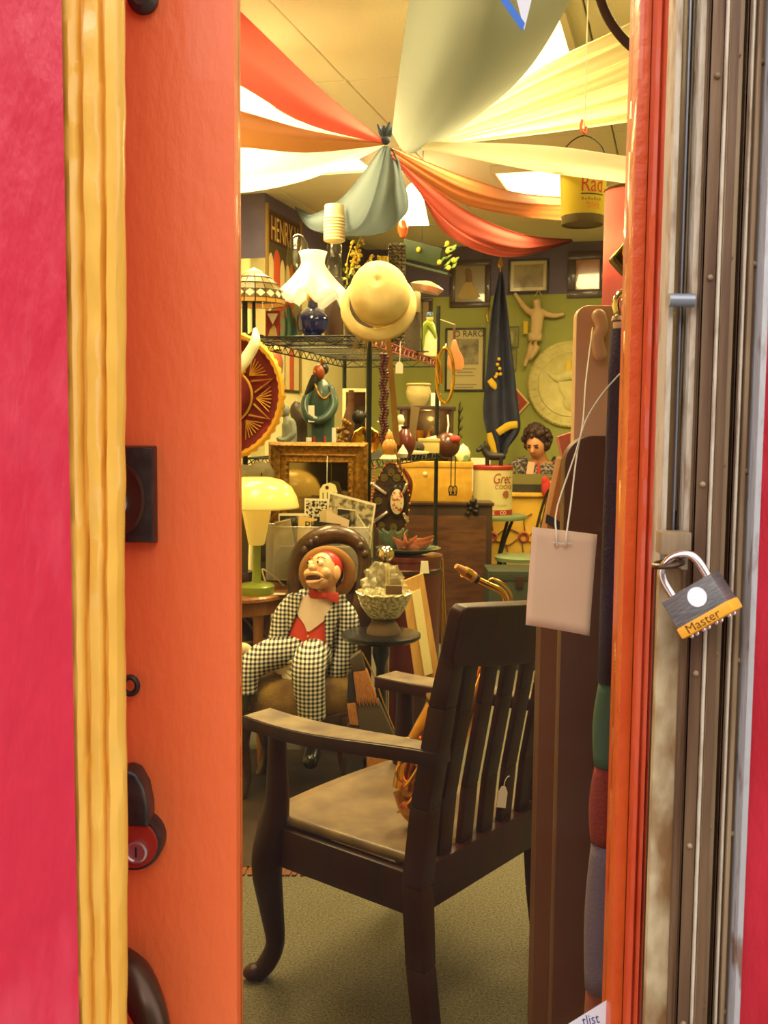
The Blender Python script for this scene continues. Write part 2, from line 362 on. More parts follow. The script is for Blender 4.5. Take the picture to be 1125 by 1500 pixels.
m = t.mw(); ca, sa = math.cos(.2), math.sin(.2); m.text('tlist', 15, lambda x, y: G(854+x*ca*.8-y*sa, 1503-x*sa*.8-y*ca, .0008)); t.a('lettering', m, msn, smooth=False)
# orange reeded door stop
mreed = M('orange_reed', (206, 70, 32), .38, col2=(222, 92, 54), ns=30, bump=.3, bs=70, coat=.3, stretch=(1, 1, .2))
xa, xb = XC(940, .985), XC(968, .985)
prof2 = [(0, .07), (0, .006), (.03, 0), (.2, -.003), (.3, -.001), (.36, .002), (.42, -.002), (.55, -.004), (.62, -.001), (.68, .002), (.74, -.002), (.9, -.004), (1, 0), (1, .07)]
mb = MB()
def rf(u, v):
    i = min(int(round(u*(len(prof2)-1))), len(prof2)-1); a, d = prof2[i]; z = ZT*v
    return (xa+(xb-xa)*a, .985+d+(.0007*noise.noise((a*20, z*40, 7)) if d < .05 else 0), z)
mb.grid(rf, len(prof2)-1, 300); struct(mb.build('trim_2', mreed))
mb = MB(); mb.box(xg2+.0003, xa, 1.0, 1.06, 0, ZT); struct(mb.build('trim_3', M('groove_dark', (70, 34, 16), .8), smooth=False))
mb = MB(); mb.box(xb, .45, 1.0, 1.06, 0, ZT); struct(mb.build('wall_front_jamb', mbrz2, smooth=False))
# red wall on the right
mb = MB(); xw = XC(1113, .90)
def redf(u, v):
    z = ZT*v; x = xw+(1.3-xw)*u; return (x, .90+noise.noise((x*9, z*6, 4))*.002, z)
mb.grid(redf, 40, 120); mb.box(xw, 1.3, .905, 1.06, 0, ZT); struct(mb.build('wall_front_right', mred))
# folding security gate, folded shut: upright bars and lattice strips
mgate = M('gate_brown', (88, 58, 38), .55, .15, col2=(126, 96, 66), ns=40, bump=.35, bs=90, stretch=(1, 1, .08))
mgate2 = M('gate_brown_pale', (122, 94, 66), .55, .15, col2=(164, 138, 104), ns=50, bump=.3, bs=90, stretch=(1, 1, .1))
mworn = M('gate_worn_paint', (206, 188, 162), .6, col2=(150, 118, 88), ns=70, bump=.4, bs=120, stretch=(1, 1, .25), thr=(.5, .72))
mtan = M('gate_tan_plate', (132, 94, 54), .6, col2=(190, 168, 128), ns=22, bump=.3, bs=70, stretch=(1, 1, .5), thr=(.42, .62))
mgrey = M('gate_grey_edge', (186, 182, 180), .5, .3, col2=(138, 108, 92), ns=60, bump=.3, bs=90, stretch=(1, 1, .3), thr=(.58, .7))
mdk = M('gate_gap', (44, 30, 26), .7)
msteel = M('gate_steel', (148, 150, 156), .4, .6)
gate = Th('folding_gate', 'brown metal folding security gate pushed together beside the orange door', 'gate', (XC(1040, .9), .9, 0))
def bar(name, pa, pb, Y0, Y1, mat, z0=.01, z1=ZT, par=None, bevel=.0008):
    m = gate.mw(); m.box(XC(pa, Y0), XC(pb, Y0), Y0, Y1, z0, z1); return gate.a(name, m, mat, par, bevel=bevel)
zl = P(985, 838, .9).z; zh = P(985, 776, .9).z
bar('gap_shade_sheet', 966, 1110, .955, .965, mdk)  # dark sheet standing for the shade in the gaps between bars
b1 = bar('lock_bar', 969, 1003, .92, .93, mtan, z1=zl)
bar('upright_bar', 969, 977, .92, .95, mworn, z0=zl)
bar('upright_bar', 986, 989, .925, .95, msteel, z0=zl)
bar('upright_bar', 1002, 1014, .915, .95, mworn, z0=zl)
bar('upright_bar', 1004, 1013, .914, .95, mgate, z1=zl)
m = gate.mw(); p1 = P(1004, 400, .93); p2 = P(991, 700, .93); m.tube([p1+Z*.4, p1, p2, p2-Z*.03], .0018, 6, flat=.5); gate.a('lattice_strip', m, mgate2)
m = gate.mw(); p1 = P(997, 560, .932); p2 = P(993, 770, .932); m.tube([p1, p2], .0022, 6, flat=.5); gate.a('lattice_strip', m, mgate)
for pa, pb, pl, ph in ((1015, 1036, 1037, 1041), (1042, 1064, 1042, 1044), (1068, 1098, 1074, 1077)):
    ch = gate.mw(); Y0 = .905; xa_, xb_ = XC(pa, Y0), XC(pb, Y0)
    ch.box(xa_, xb_, Y0, Y0+.003, .01, ZT); ch.box(xa_, xa_+.003, Y0, .95, .01, ZT); ch.box(xb_-.003, xb_, Y0+.002, .95, .01, ZT)
    c_ = gate.a('channel_bar', ch, mgate if pa != 1042 else mgate2, bevel=.0008)
    m = gate.mw(); m.box(XC(pl, Y0), XC(ph, Y0), Y0-.004, Y0+.001, .01, ZT); gate.a('worn_edge', m, mgate2 if pa == 1042 else mworn, c_, bevel=.001)
    for zz in (.95, 1.12, 1.28, 1.45, 1.63, 1.8):
        m = gate.mw(); m.ball((xb_-.005, Y0-.0005, zz+.003*(pa % 7)), .0028, 8); gate.a('rivet', m, mgate2, c_)
bar('upright_bar', 1046, 1058, .90, .906, mgate)
bar('upright_bar', 1084, 1090, .899, .906, mgate2)
bar('edge_bar', 1105, 1114, .885, .95, mgrey)
m = gate.mw(); p = P(996, 440, .91); m.tube([p+Vector((-.01, 0, 0)), p+Vector((.012, 0, 0))], .006, 12); gate.a('spacer_roller', m, msteel)
m = gate.mw(); m.box(XC(966, .905), XC(1010, .905), .895, .915, P(985, 812, .9).z, P(985, 779, .9).z); hs = gate.a('hasp_block', m, mgate2, bevel=.0015)
m = gate.mw(); p = P(972, 826, .89); m.tube([p+Vector((.012*math.cos(a)+.004, .012*math.sin(a), .002*math.cos(a))) for a in [2*PI*i/18 for i in range(18)]], .0026, 8, closed=True); gate.a('staple_ring', m, mbrz2, hs)
# padlock (hangs from the staple ring, swung to one side)
mlam = M('laminated_steel', (112, 106, 104), .34, .8, col2=(140, 134, 130), ns=60, bump=.25, bs=120, stretch=(1, 1, 14))
mshk = M('shackle_steel', (232, 214, 206), .2, 1)
mband = M('yellow_bumper', (246, 168, 40), .4)
TL = math.radians(-35)
pl = Th('padlock', 'laminated steel padlock with a yellow bumper hanging from the gate', 'padlock', P(1017, 884, .862), rot=(0, TL, math.radians(-36)))
m = pl.mb(); m.box(-44, 44, 0, 44, -22, 26); body = pl.a('body', m, mlam, bevel=.0022)
m = pl.mb(); m.box(-45.5, 45.5, -1.5, 45, -37, -19); bb = pl.a('bumper', m, mband, bevel=.0025)
m = pl.mb(); m.text('Master', 13, lambda x, y: (-32+x*1.12, -1.9, -34+y)); pl.a('lettering', m, M('lock_print', (96, 62, 10), .6), bb, smooth=False)
m = pl.mb(); m.lathe([(14.5, 0), (14.5, .8), (.1, .9)], 28, (9, 0, 6), rot=rx); pl.a('round_sticker', m, M('sticker_bright', (250, 246, 250), .5), body)
m = pl.mb(); m.tube([(-31, 22, 24), (-31, 22, 52), (-23, 22, 68), (0, 22, 76), (23, 22, 68), (31, 22, 52), (31, 22, 24)], 6.5, 12, sm=5); pl.a('shackle', m, mshk)
for xx in (-33, -12, 10, 32):
    for yy in (8, 31):
        m = pl.mb(); m.ball((xx, yy, -38), (3.5, 3.5, 4), 8); pl.a('rivet', m, mshk, bb)
# ================================================================== CEILING LIGHTS AND DRAPES
mdiff = M('light_diffuser', (255, 240, 200), .5, emit=(255, 226, 150), es=2.2)
mlf = M('light_frame', (220, 214, 200), .5)
def ceiling_light(p, label, sx=.58, sy=1.18, pw=1.0):
    t = Th('ceiling_light', label, 'ceiling light', (p.x, p.y, CEIL-.001), group='fluorescent ceiling lights', rz=-A_ROOM)
    m = t.m1()
    for a, b, c, d in ((-sx/2-.03, -sx/2, -sy/2-.03, sy/2+.03), (sx/2, sx/2+.03, -sy/2-.03, sy/2+.03), (-sx/2, sx/2, -sy/2-.03, -sy/2), (-sx/2, sx/2, sy/2, sy/2+.03)): m.box(a, b, c, d, -.045, 0)
    t.a('frame', m, mlf, smooth=False)
    m = t.m1(); m.box(-sx/2, sx/2, -sy/2, sy/2, -.03, -.01); t.a('diffuser', m, mdiff, smooth=False)
    l = bpy.data.lights.new('tube_light', 'AREA'); l.shape = 'RECTANGLE'; l.size = sx; l.size_y = sy; l.energy = LAMP_W*pw; l.color = LAMP_COL
    lo = bpy.data.objects.new('tube_light', l); COL.objects.link(lo); lo.parent = t.o; lo.location = (0, 0, -.05)
for px_, y_, pw, lab in ((748, 4.95, 1.5, 'fluorescent ceiling light above the cream drape'), (300, 5.0, 1.5, 'fluorescent ceiling light above the coral drape'), (440, 6.4, 1.2, 'fluorescent ceiling light above the broad white drape'), (806, 7.4, 1, 'fluorescent ceiling light behind the hanging yellow pail')):
    ceiling_light(PX(px_, y_, CEIL), lab, pw=pw)
ceiling_light(Vector((-.55, 3.1, 0)), 'fluorescent ceiling light over the balloon-back chair', pw=.9)
ceiling_light(Vector((1.35, 2.9, 0)), 'fluorescent ceiling light by the shop window', pw=.5)
ceiling_light(Vector((2.6, 6.2, 0)), 'fluorescent ceiling light over the right side of the shop', pw=.9)

def drape(name, label, rows, mat, folds=3, amp=.03, nu=44, nv=26, gather_end=1, seed=0, ext=.45):
    """rows: several lengthwise edge curves [(px,py,Y)...]; cloth runs smoothly across them"""
    rows = [[P(*q) for q in r] for r in rows]
    if ext:                                    # carry the cloth on, out of frame, to where it is pinned to the ceiling
        for r in rows:
            e = r[0]+(r[0]-r[1]).normalized()*ext; e.z = CEIL-.005; r.insert(0, e)
    curves = [crom(r, nu) for r in rows]
    base = curves[0][-1]
    def f(u, v):
        i = int(round(u*nu)); col = [c[i] for c in curves]
        p = crom(col, 60)[int(round(v*60))]
        wgt = 1-.75*u if gather_end else 1
        a = amp*wgt*(math.sin(v*folds*2*PI+seed+1.2*u)+.5*math.sin(v*folds*4.3*PI+seed*2-u))
        return p+Vector((0, a, a*.35))
    mb = MB(1, base); mb.grid(f, nu, nv); o = mb.build(name, mat, None); o.location = base
    return tag(o, label, 'drape', 'cloth drapes swagged across the ceiling')
def cloth(n, c, c2=None, tr=.5): return M(n, c, .75, col2=c2, ns=60, transl=tr, stretch=(1, 1, 1))
mcoral = cloth('coral_cloth', (182, 82, 74), tr=.32); mbrown = cloth('brown_gold_cloth', (138, 90, 48), tr=.3); mwhite = cloth('white_cloth', (246, 243, 228), tr=.72)
mblue = cloth('grey_blue_cloth', (92, 106, 114), tr=.3); mblue2 = cloth('pale_grey_cloth', (142, 148, 142), tr=.5); morange = cloth('orange_cloth', (166, 98, 54), tr=.35); mcreamc = cloth('cream_cloth', (238, 226, 184), tr=.6)
mredc = cloth('red_cloth', (164, 70, 58), tr=.35)
GY = 4.6
drape('ceiling_drape', 'coral red drape running up from the knot beside a ceiling panel', [[(250, -70, 4.1), (345, 10, 4.2), (470, 130, 4.4), (562, 205, GY)], [(250, -5, 3.9), (345, 66, 4.1), (460, 160, 4.35), (562, 208, GY)], [(250, 85, 4.1), (345, 122, 4.2), (450, 182, 4.45), (562, 211, GY)]], mcoral, 1, .008)
drape('ceiling_drape', 'narrow white drape between the coral and brown drapes', [[(230, 60, 4.9), (345, 124, 4.9), (450, 183, 4.8), (562, 208, GY+.05)], [(230, 125, 4.9), (345, 165, 4.9), (450, 194, 4.8), (562, 211, GY+.05)]], mwhite, 1, .01)
drape('ceiling_drape', 'brown gold drape stretched flat above the broad white drape', [[(230, 135, 4.4), (345, 160, 4.45), (450, 190, 4.5), (562, 209, GY)], [(230, 185, 4.3), (345, 192, 4.4), (450, 205, 4.45), (562, 211, GY)], [(230, 220, 4.4), (345, 216, 4.45), (450, 224, 4.5), (562, 213, GY)]], mbrown, 1, .008)
drape('ceiling_drape', 'broad white drape sagging over the striped poster', [[(230, 205, 5.0), (345, 214, 4.9), (450, 219, 4.75), (562, 212, GY+.03)], [(230, 260, 4.8), (345, 256, 4.7), (440, 244, 4.65), (562, 213, GY+.03)], [(230, 285, 5.0), (345, 283, 4.9), (440, 266, 4.75), (520, 235, 4.65), (562, 214, GY+.03)]], mwhite, 1.5, .012)
drape('ceiling_drape', 'wide pale grey drape hanging in front of the knot', [[(612, -90, 3.6), (598, 10, 3.75), (584, 110, 4.0), (574, 195, 4.4)], [(690, -90, 3.3), (668, 30, 3.45), (630, 140, 3.8), (592, 222, 4.35)], [(780, -90, 3.3), (745, 40, 3.45), (680, 150, 3.85), (615, 222, 4.38)], [(862, -90, 3.6), (830, 10, 3.75), (756, 122, 4.05), (640, 214, 4.45)]], mblue2, 1.5, .02)
drape('ceiling_drape', 'grey blue drape falling from the knot behind the potted flowers', [[(432, 302, 7.9), (450, 316, 7.0), (500, 290, 5.6), (560, 214, GY)], [(433, 304, 7.9), (458, 336, 6.8), (525, 330, 5.3), (566, 214, GY)], [(434, 305, 7.9), (474, 338, 6.6), (560, 340, 5.3), (576, 280, 4.8), (572, 216, GY)], [(436, 306, 7.9), (492, 325, 6.5), (590, 318, 5.4), (588, 250, 4.8), (575, 216, GY)]], mblue, 2.5, .03, ext=0)
drape('ceiling_drape', 'orange drape running from the knot to behind the yellow pail', [[(860, 290, 7.6), (770, 284, 6.7), (690, 262, 5.7), (575, 216, GY)], [(860, 305, 7.8), (770, 300, 6.6), (680, 280, 5.6), (573, 220, GY)], [(860, 325, 8.3), (770, 318, 6.8), (670, 296, 5.7), (572, 226, GY)]], morange, 2, .025, ext=0)
drape('ceiling_drape', 'red drape sagging below the orange one', [[(838, 351, 9.2), (770, 344, 8.0), (690, 312, 6.6), (575, 228, GY)], [(838, 352, 9.2), (760, 366, 7.9), (670, 335, 6.5), (573, 230, GY)], [(838, 353, 9.2), (745, 377, 8.0), (660, 348, 6.6), (610, 275, 5.2), (574, 230, GY)]], mredc, 2, .03, ext=0)
drape('ceiling_drape', 'cream gathered drape with many folds beside the door frame', [[(1010, -30, 4.0), (928, 30, 4.1), (780, 105, 4.3), (620, 214, GY)], [(1010, 60, 3.8), (928, 105, 3.95), (780, 160, 4.2), (610, 216, GY)], [(1010, 165, 4.0), (928, 178, 4.1), (780, 198, 4.3), (600, 218, GY)]], mcreamc, 5, .035, nv=60)
drape('ceiling_drape', 'white drape passing in front of the hanging yellow pail', [[(1010, 235, 2.7), (928, 230, 2.75), (780, 212, 3.3), (590, 206, GY)], [(1010, 262, 2.6), (928, 250, 2.7), (780, 235, 3.25), (588, 209, GY)], [(1010, 282, 2.7), (928, 270, 2.75), (780, 250, 3.3), (660, 226, 4.0), (586, 212, GY)]], mwhite, 1, .012)
def knot(m):
    for i in range(9):
        a = i*.7; m.tube([(0, 0, 0), (7*math.cos(a), 5*math.sin(a), 9), (12*math.cos(a+.3), 7*math.sin(a), 17+5*math.sin(i*2.1))], [4, 4, 1.5], 6, sm=3)
    m.ball((0, 0, -2), (7, 7, 7))
single('drape_knot', 'dark blue cloth knot where all the ceiling drapes meet', 'knot', P(565, 203, GY+.0), knot, M('navy_cloth', (44, 54, 70), .8), None)
singlew('bent_cable', 'brown curved cable at the top beside the door frame', 'cable', P(905, 40, 1.35), lambda m: m.tube([Vector((P(866, -120, 1.35).x, 1.35, CEIL)), P(866, -400, 1.35), P(866, -120, 1.35), P(870, -50, 1.35), P(880, 0, 1.35), P(898, 38, 1.35), (P(930, 72, 1.35)), P(985, 100, 1.35)], .006, 10, sm=6), M('cable_brown', (86, 66, 50), .6))

# ================================================================== ARMCHAIR (dark slat-back)
mwood = M('dark_mahogany', (58, 18, 10), .4, col2=(42, 12, 6), ns=14, bump=.08, bs=40, spec=.25, stretch=(1, 1, .2))
mlitdust = M('lit_dusty_seat', (122, 98, 62), .6, col2=(92, 66, 40), ns=9, bump=.08, bs=40, coat=.1)  # overhead light on the seat is painted in along with the dust
mlitdust2 = M('lit_dusty_arm', (128, 108, 74), .5, col2=(84, 58, 36), ns=12, coat=.15)  # pale arm tops: dust plus overhead light put into the colour
BN = PZ(612, 1278, .43); BN.z = 0
ch = Th('slat_back_armchair', 'large dark wooden slat-back armchair with curved legs just inside the glass', 'chair', BN, rz=math.atan2(.78, .62))
# local: +x = width (away from camera side), +y = forward
ang = math.atan2(.78, .62)
def cl(wx, fy, z): return Vector((wx, fy, z))
W_, DP = .56, .47
def post(x):
    m = ch.m1(); pts = [(x, -.04, 0), (x, -.012, .2), (x, 0, .40), (x, -.02, .6), (x, -.065, .85), (x, -.095, .99)]
    w2 = [.026, .027, .029, .027, .025, .022]
    for i in range(len(pts)-1):
        (xa, ya, za), (xb, yb, zb) = pts[i], pts[i+1]; a, b = w2[i], w2[i+1]
        m.hexa([(xa-a, ya-a, za), (xa+a, ya-a, za), (xa+a, ya+a, za), (xa-a, ya+a, za)], [(xb-b, yb-b, zb), (xb+b, yb-b, zb), (xb+b, yb+b, zb), (xb-b, yb+b, zb)])
    return m
for x in (0, W_): ch.a('back_post', post(x), mwood, bevel=.005)
def fleg(x, sgn):
    m = ch.m1(); pts = [(x, DP, .70), (x, DP, .62), (x+sgn*.0, DP, .50), (x+sgn*.012, DP+.006, .42), (x+sgn*.024, DP+.016, .32), (x+sgn*.014, DP+.008, .2), (x+sgn*.006, DP+.002, .1), (x+sgn*.022, DP+.02, .04), (x+sgn*.045, DP+.038, .012)]
    m.tube(pts, [.026, .027, .034, .042, .043, .034, .026, .026, .024], 10, sm=4, ref=(1, .2, 0)); m.ball((x+sgn*.05, DP+.04, .022), (.03, .028, .022), 12); return m
for x, s_ in ((0, -1), (W_, 1)): ch.a('front_leg', fleg(x, s_), mwood)
# scooped plank seat
def seatf(u, v):
    x = .01+(W_-.02)*u; y = -.0+(DP+.05)*v; xx = x+(u-.5)*.02*v
    return (xx, y+.018*math.sin(u*PI)*v, .445-.018*math.sin(u*PI)*math.sin(v*PI)**.7)
m = ch.m1(); m.grid(seatf, 20, 20); ch.a('seat', m, mlitdust, solid=.018)
m = ch.m1(); m.box(-.02, .012, .02, DP-.0, .325, .43); ch.a('side_rail', m, mwood, bevel=.004)
m = ch.m1(); m.box(W_-.012, W_+.02, .02, DP, .325, .43); ch.a('side_rail', m, mwood, bevel=.004)
m = ch.m1(); m.box(.02, W_-.02, DP-.02, DP+.02, .325, .43); ch.a('front_rail', m, mwood, bevel=.004)
m = ch.m1(); m.box(.02, W_-.02, -.03, .02, .34, .452); ch.a('back_rail', m, mwood, bevel=.004)
def armf(x, s_):
    m = ch.m1(); n = 14; top = []; bot = []
    vs = []; fs = []
    for i in range(n+1):
        t = i/n; y = -.07+t*(DP+.15); wd = .032+.022*math.sin(min(1, t*1.15)*PI*.6)
        z = .715+.012*math.cos(t*PI*1.2); cx = x+s_*(.012*math.sin(t*PI))
        vs += [(cx-wd, y, z+.017), (cx+wd, y, z+.017), (cx+wd, y, z-.017), (cx-wd, y, z-.017)]
    for i in range(n):
        for j in range(4): fs.append((i*4+j, i*4+(j+1) % 4, (i+1)*4+(j+1) % 4, (i+1)*4+j))
    fs += [(0, 1, 2, 3), tuple(n*4+j for j in (3, 2, 1, 0))]
    return m.add(vs, fs)
for x, s_ in ((-.0, -1), (W_, 1)):
    a_ = ch.a('armrest', armf(x, s_), mwood, bevel=.004)
    m = ch.m1(); n = 14; vs = []; fs = []
    for i in range(n+1):
        t = i/n; y = -.03+t*(DP+.105); wd = .028+.022*math.sin(min(1, t*1.15)*PI*.6); z = .7335+.012*math.cos((t*(DP+.105)+.04)/(DP+.15)*PI*1.2); cx = x+s_*(.012*math.sin(t*PI))
        vs += [(cx-wd, y, z), (cx+wd, y, z)]
    fs = [(2*i, 2*i+1, 2*i+3, 2*i+2) for i in range(n)]; m.add(vs, fs); ch.a('lit_dusty_top', m, mlitdust2, a_)
# crest rail with rounded ends
m = ch.m1(); hw = W_/2+.045; h = .15
out = []
for cx_, cz_, a0 in ((hw-.03, h-.03, 0), (-hw+.03, h-.03, PI/2)):
    for i in range(6): a = a0+i*PI/10; out.append((cx_+.03*math.cos(a), cz_+.03*math.sin(a)+(.012 if abs(cx_) < .1 else 0)))
out = [(hw-.01, .01), (hw, .03)]+out+[(-hw+.0, .03), (-hw+.01, .01), (-hw*.5, -.005), (0, -.01), (hw*.5, -.005)]
lean = Matrix.Rotation(math.radians(12), 3, 'X')
m.prism(out, -.018, .018, lambda x, y, z: lean @ Vector((x, y-.0, z)) + Vector((W_/2, -.098, .918-.035*(x/hw))))
ch.a('crest_rail', m, mwood, bevel=.006, seg=3)
for i in range(5):
    x = W_*(i+1)/6; m = ch.m1(); a = .027; d = .009
    pts = [(x, -.004, .43), (x, -.02, .6), (x, -.06, .82), (x, -.08, .95)]
    for q in range(3):
        (xa, ya, za), (xb, yb, zb) = pts[q], pts[q+1]; m.hexa([(xa-a, ya-d, za), (xa+a, ya-d, za), (xa+a, ya+d, za), (xa-a, ya+d, za)], [(xb-a, yb-d, zb), (xb+a, yb-d, zb), (xb+a, yb+d, zb), (xb-a, yb+d, zb)])
    ch.a('back_slat', m, mwood, bevel=.003)
# ================================================================== COMMON MATERIALS
mgold = M('gold_gilt', (176, 130, 48), .38, .6, col2=(120, 84, 30), ns=60, bump=.5, bs=120)
mbrass = M('brass', (216, 168, 70), .22, 1.0)
mblack = M('black_enamel', (22, 20, 18), .3, .2, coat=.3)
mblackw = M('black_wire', (40, 44, 40), .4, .5)
mivory = M('ivory', (236, 222, 180), .35)
mpaper = M('paper', (236, 226, 198), .8); mtagm = M('tag_paper', (242, 236, 216), .8)
mwalnut = M('walnut', (96, 58, 28), .42, col2=(70, 40, 20), ns=8, bump=.06, coat=.2, stretch=(1, 1, 5))
moak = M('oak', (168, 112, 50), .4, col2=(140, 88, 36), ns=7, bump=.06, coat=.2, stretch=(5, 1, 1))
mdbrown = M('dark_brown_wood', (52, 32, 20), .45, col2=(68, 42, 26), ns=10, bump=.08, coat=.15, stretch=(1, 1, .2))
mterra = M('maroon_lacquer', (96, 36, 24), .3, coat=.3)
mstone = M('grey_stone', (128, 134, 118), .7, col2=(148, 152, 136), ns=18, bump=.15)
mstr = M('string_white', (232, 226, 210), .8)
mink = M('ink', (40, 34, 28), .8)
mred1 = M('printed_red', (176, 52, 34), .6)
# ================================================================== WIRE SHELF
SHA = math.radians(13); SD = Vector((math.sin(SHA), math.cos(SHA), 0)); SE = Vector((math.cos(SHA), -math.sin(SHA), 0))
ZTOP, ZMID, ZLOW = 1.92, 1.335, .62
SO = PX(360, 5.0, 0); SW, SL = .62, 1.83
def sh(u, v, z): return SO+SE*u+SD*v+Z*z
def on_shelf(px, v, z):                 # point on the shelf at column px, v metres back
    lo, hi = -.3, 1.2
    for _ in range(40):
        mid = (lo+hi)/2; p = sh(mid, v, z); q = p-CAM; x = 562.5+FPX*q.dot(RT)/q.dot(FW)
        if x < px: lo = mid
        else: hi = mid
    return sh((lo+hi)/2, v, z)
sf = Th('wire_shelf_unit', 'black wire shelving unit crowded with curios', 'shelf', SO)
for u, v, zt in ((0, 0, 2.12), (SW, 0, 1.95), (0, SL, 1.95), (SW, SL, 2.26)):
    m = sf.mw(); m.tube([sh(u, v, .0), sh(u, v, zt)], .0135, 12)
    for z in range(2, int(zt/.05)): m.tube([sh(u, v, z*.05), sh(u, v, z*.05+.004)], .0142, 12)
    sf.a('post', m, mblackw)
for z in (ZTOP, ZMID, ZLOW):
    for a, b in (((0, 0), (SW, 0)), ((0, SL), (SW, SL)), ((0, 0), (0, SL)), ((SW, 0), (SW, SL))):
        m = sf.mw(); p, q = sh(*a, 0), sh(*b, 0); L_ = (q-p).length; n = max(6, int(L_/.055)); z0 = z-.045
        m.tube([p+Z*(z-.004), q+Z*(z-.004)], .004, 6); m.tube([p+Z*z0, q+Z*z0], .004, 6)
        m.tube([p.lerp(q, i/n)+Z*((z-.006) if i % 2 else (z0+.002)) for i in range(n+1)], .0028, 5)
        sf.a('edge_truss', m, mblackw if z != ZTOP or a != (SW, 0) else M('red_edge_wire', (150, 60, 44), .5))
    m = sf.mw()
    for i in range(25): u = SW*(i+.5)/25; m.tube([sh(u, 0, z-.003), sh(u, SL, z-.003)], .0024, 4)
    for i in range(4): v = SL*(i+.5)/4; m.tube([sh(0, v, z-.008), sh(SW, v, z-.008)], .0035, 5)
    d_ = sf.a('wire_deck', m, mblackw); d_['kind'] = 'stuff'
# ---- top shelf things
def onTop(px, v): return on_shelf(px, v, ZTOP)
mshade = M('milk_glass', (250, 244, 224), .3, transl=.45, emit=(255, 240, 200), es=.25)
mbluegl = M('cobalt_glass', (30, 40, 110), .08, coat=.5, trans=.35)
t = Th('oil_lamp', 'blue glass oil lamp with a white ruffled shade on the top wire shelf', 'lamp', onTop(458, .30))
t.a('font', t.mb().lathe([(1, 0), (20, 0), (21, 3), (14, 7), (13, 9), (21, 15), (23, 24), (23, 34), (18, 42), (8, 48), (7, 58)], 28), mbluegl)
t.a('burner', t.mb().lathe([(7, 57), (9, 60), (9, 70), (6, 74), (6, 80)], 20), mbrass)
def ruff(a, j, r, z):
    q = [0, .02, .05, .12, .22, .3][5-j] if j < 6 else 0
    return r*(1+q*.35*math.cos(a*7)), z+q*26*math.cos(a*7)
t.a('ruffled_shade', t.mb().lathe([(50, 58), (42, 70), (34, 82), (26, 94), (18, 106), (16, 112), (17, 120), (20, 128)], 84, (0, 0, 0), ruff, cap=False), mshade, solid=.006)
# clear bottle lamp with a cream ribbed cap
mcg = glass_mat('clear_glass', (.93, .95, .88, 1), .05, .02)
t = Th('capped_bottle', 'tall clear bottle with a cream ribbed cap beside the flowers', 'bottle', onTop(489, .55))
t.a('base', t.mb().lathe([(1, 0), (13, 0), (14, 6), (14, 90), (11, 96), (1, 96)], 20), mdbrown)
t.a('glass_tube', t.mb().lathe([(9, 96), (11, 100), (11, 142), (8, 148)], 20, cap=False), mcg)
rib = [(8, 146), (14, 148)]+[(15 if i % 2 else 16.2, 150+i*2.2) for i in range(16)]+[(14.5, 186), (14.5, 198), (13.5, 200), (1, 200)]
t.a('ribbed_cap', t.mb().lathe(rib, 28), M('cream_plastic', (232, 206, 160), .5))
# glass dome
t = single('glass_cloche', 'tall clear glass dome behind the white ruffled shade', 'glass dome', onTop(436, .62), lambda m: m.lathe([(18, 0), (19, 10), (18, 90), (17, 130), (14, 148), (8, 158), (1, 161)], 28, cap=False), mcg)
# flowers in a vase
mleaf = M('ivy_leaf', (96, 128, 44), .5, col2=(134, 160, 66), ns=30); mbud = M('yellow_blossom', (196, 168, 40), .6); mpk = M('pink_blossom', (206, 150, 130), .6)
t = Th('potted_flowers', 'leafy arrangement with yellow sprays and pink blooms on the top shelf', 'flower arrangement', onTop(524, .75))
t.a('pot', t.mb().lathe([(1, 0), (16, 0), (20, 30), (21, 60), (17, 74), (15, 74)], 22), M('pot_dark', (70, 58, 36), .5))
rnd = random.Random(3)
m = t.mb()
for i in range(110):
    a = rnd.uniform(0, 2*PI); r = rnd.uniform(3, 24); c = Vector((r*math.cos(a)-2, r*math.sin(a)*.8, rnd.uniform(62, 124-r*.5)))
    d = Vector((rnd.uniform(-1, 1), rnd.uniform(-1, .3), rnd.uniform(-.6, .8))).normalized(); w2 = d.orthogonal().normalized(); L_ = rnd.uniform(5, 8.5)
    n_ = d.cross(w2)
    m.add([c, c+d*L_*.45+w2*L_*.38+n_*.8, c+d*L_, c+d*L_*.45-w2*L_*.38+n_*.8], [(0, 1, 2, 3)])
fo = t.a('foliage', m, mleaf); fo['kind'] = 'stuff'
m = t.mb()
for b0, tip in (((-14, 0, 100), (18, 0, 186)), ((-16, 0, 90), (-8, -4, 150)), ((4, 0, 100), (24, 0, 132)), ((-6, -5, 100), (0, -4, 140))):
    b0, tip = Vector(b0), Vector(tip); m.tube([b0, b0.lerp(tip, .5)+Vector((-4, 0, 4)), tip], [1, .8, .5], 5, sm=4)
    for i in range(16):
        q = b0.lerp(tip, .25+.75*i/15)+Vector((rnd.uniform(-5, 5), rnd.uniform(-4, 4), rnd.uniform(-4, 4))); m.ball(q, rnd.uniform(1.6, 2.8), 6)
t.a('yellow_sprays', m, mbud)
m = t.mb()
for c, r in (((4, -16, 82), 7), ((12, -14, 72), 6), ((16, -10, 94), 7), ((-4, -16, 74), 5)): 
    for i in range(6): m.ball(Vector(c)+Vector((r*.5*math.cos(i*1.05), -1, r*.5*math.sin(i*1.05))), (r*.5, r*.35, r*.5), 6)
t.a('pink_blooms', m, mpk)
t = single('brass_bottle', 'brass coloured bottle neck standing behind the pith helmet', 'bottle', onTop(560, .95), lambda m: m.lathe([(1, 0), (12, 0), (13, 8), (13, 90), (9, 104), (7.5, 110), (7.5, 124), (9, 125), (9, 134), (1, 134)], 20), M('olive_brass', (176, 146, 52), .3, .7))
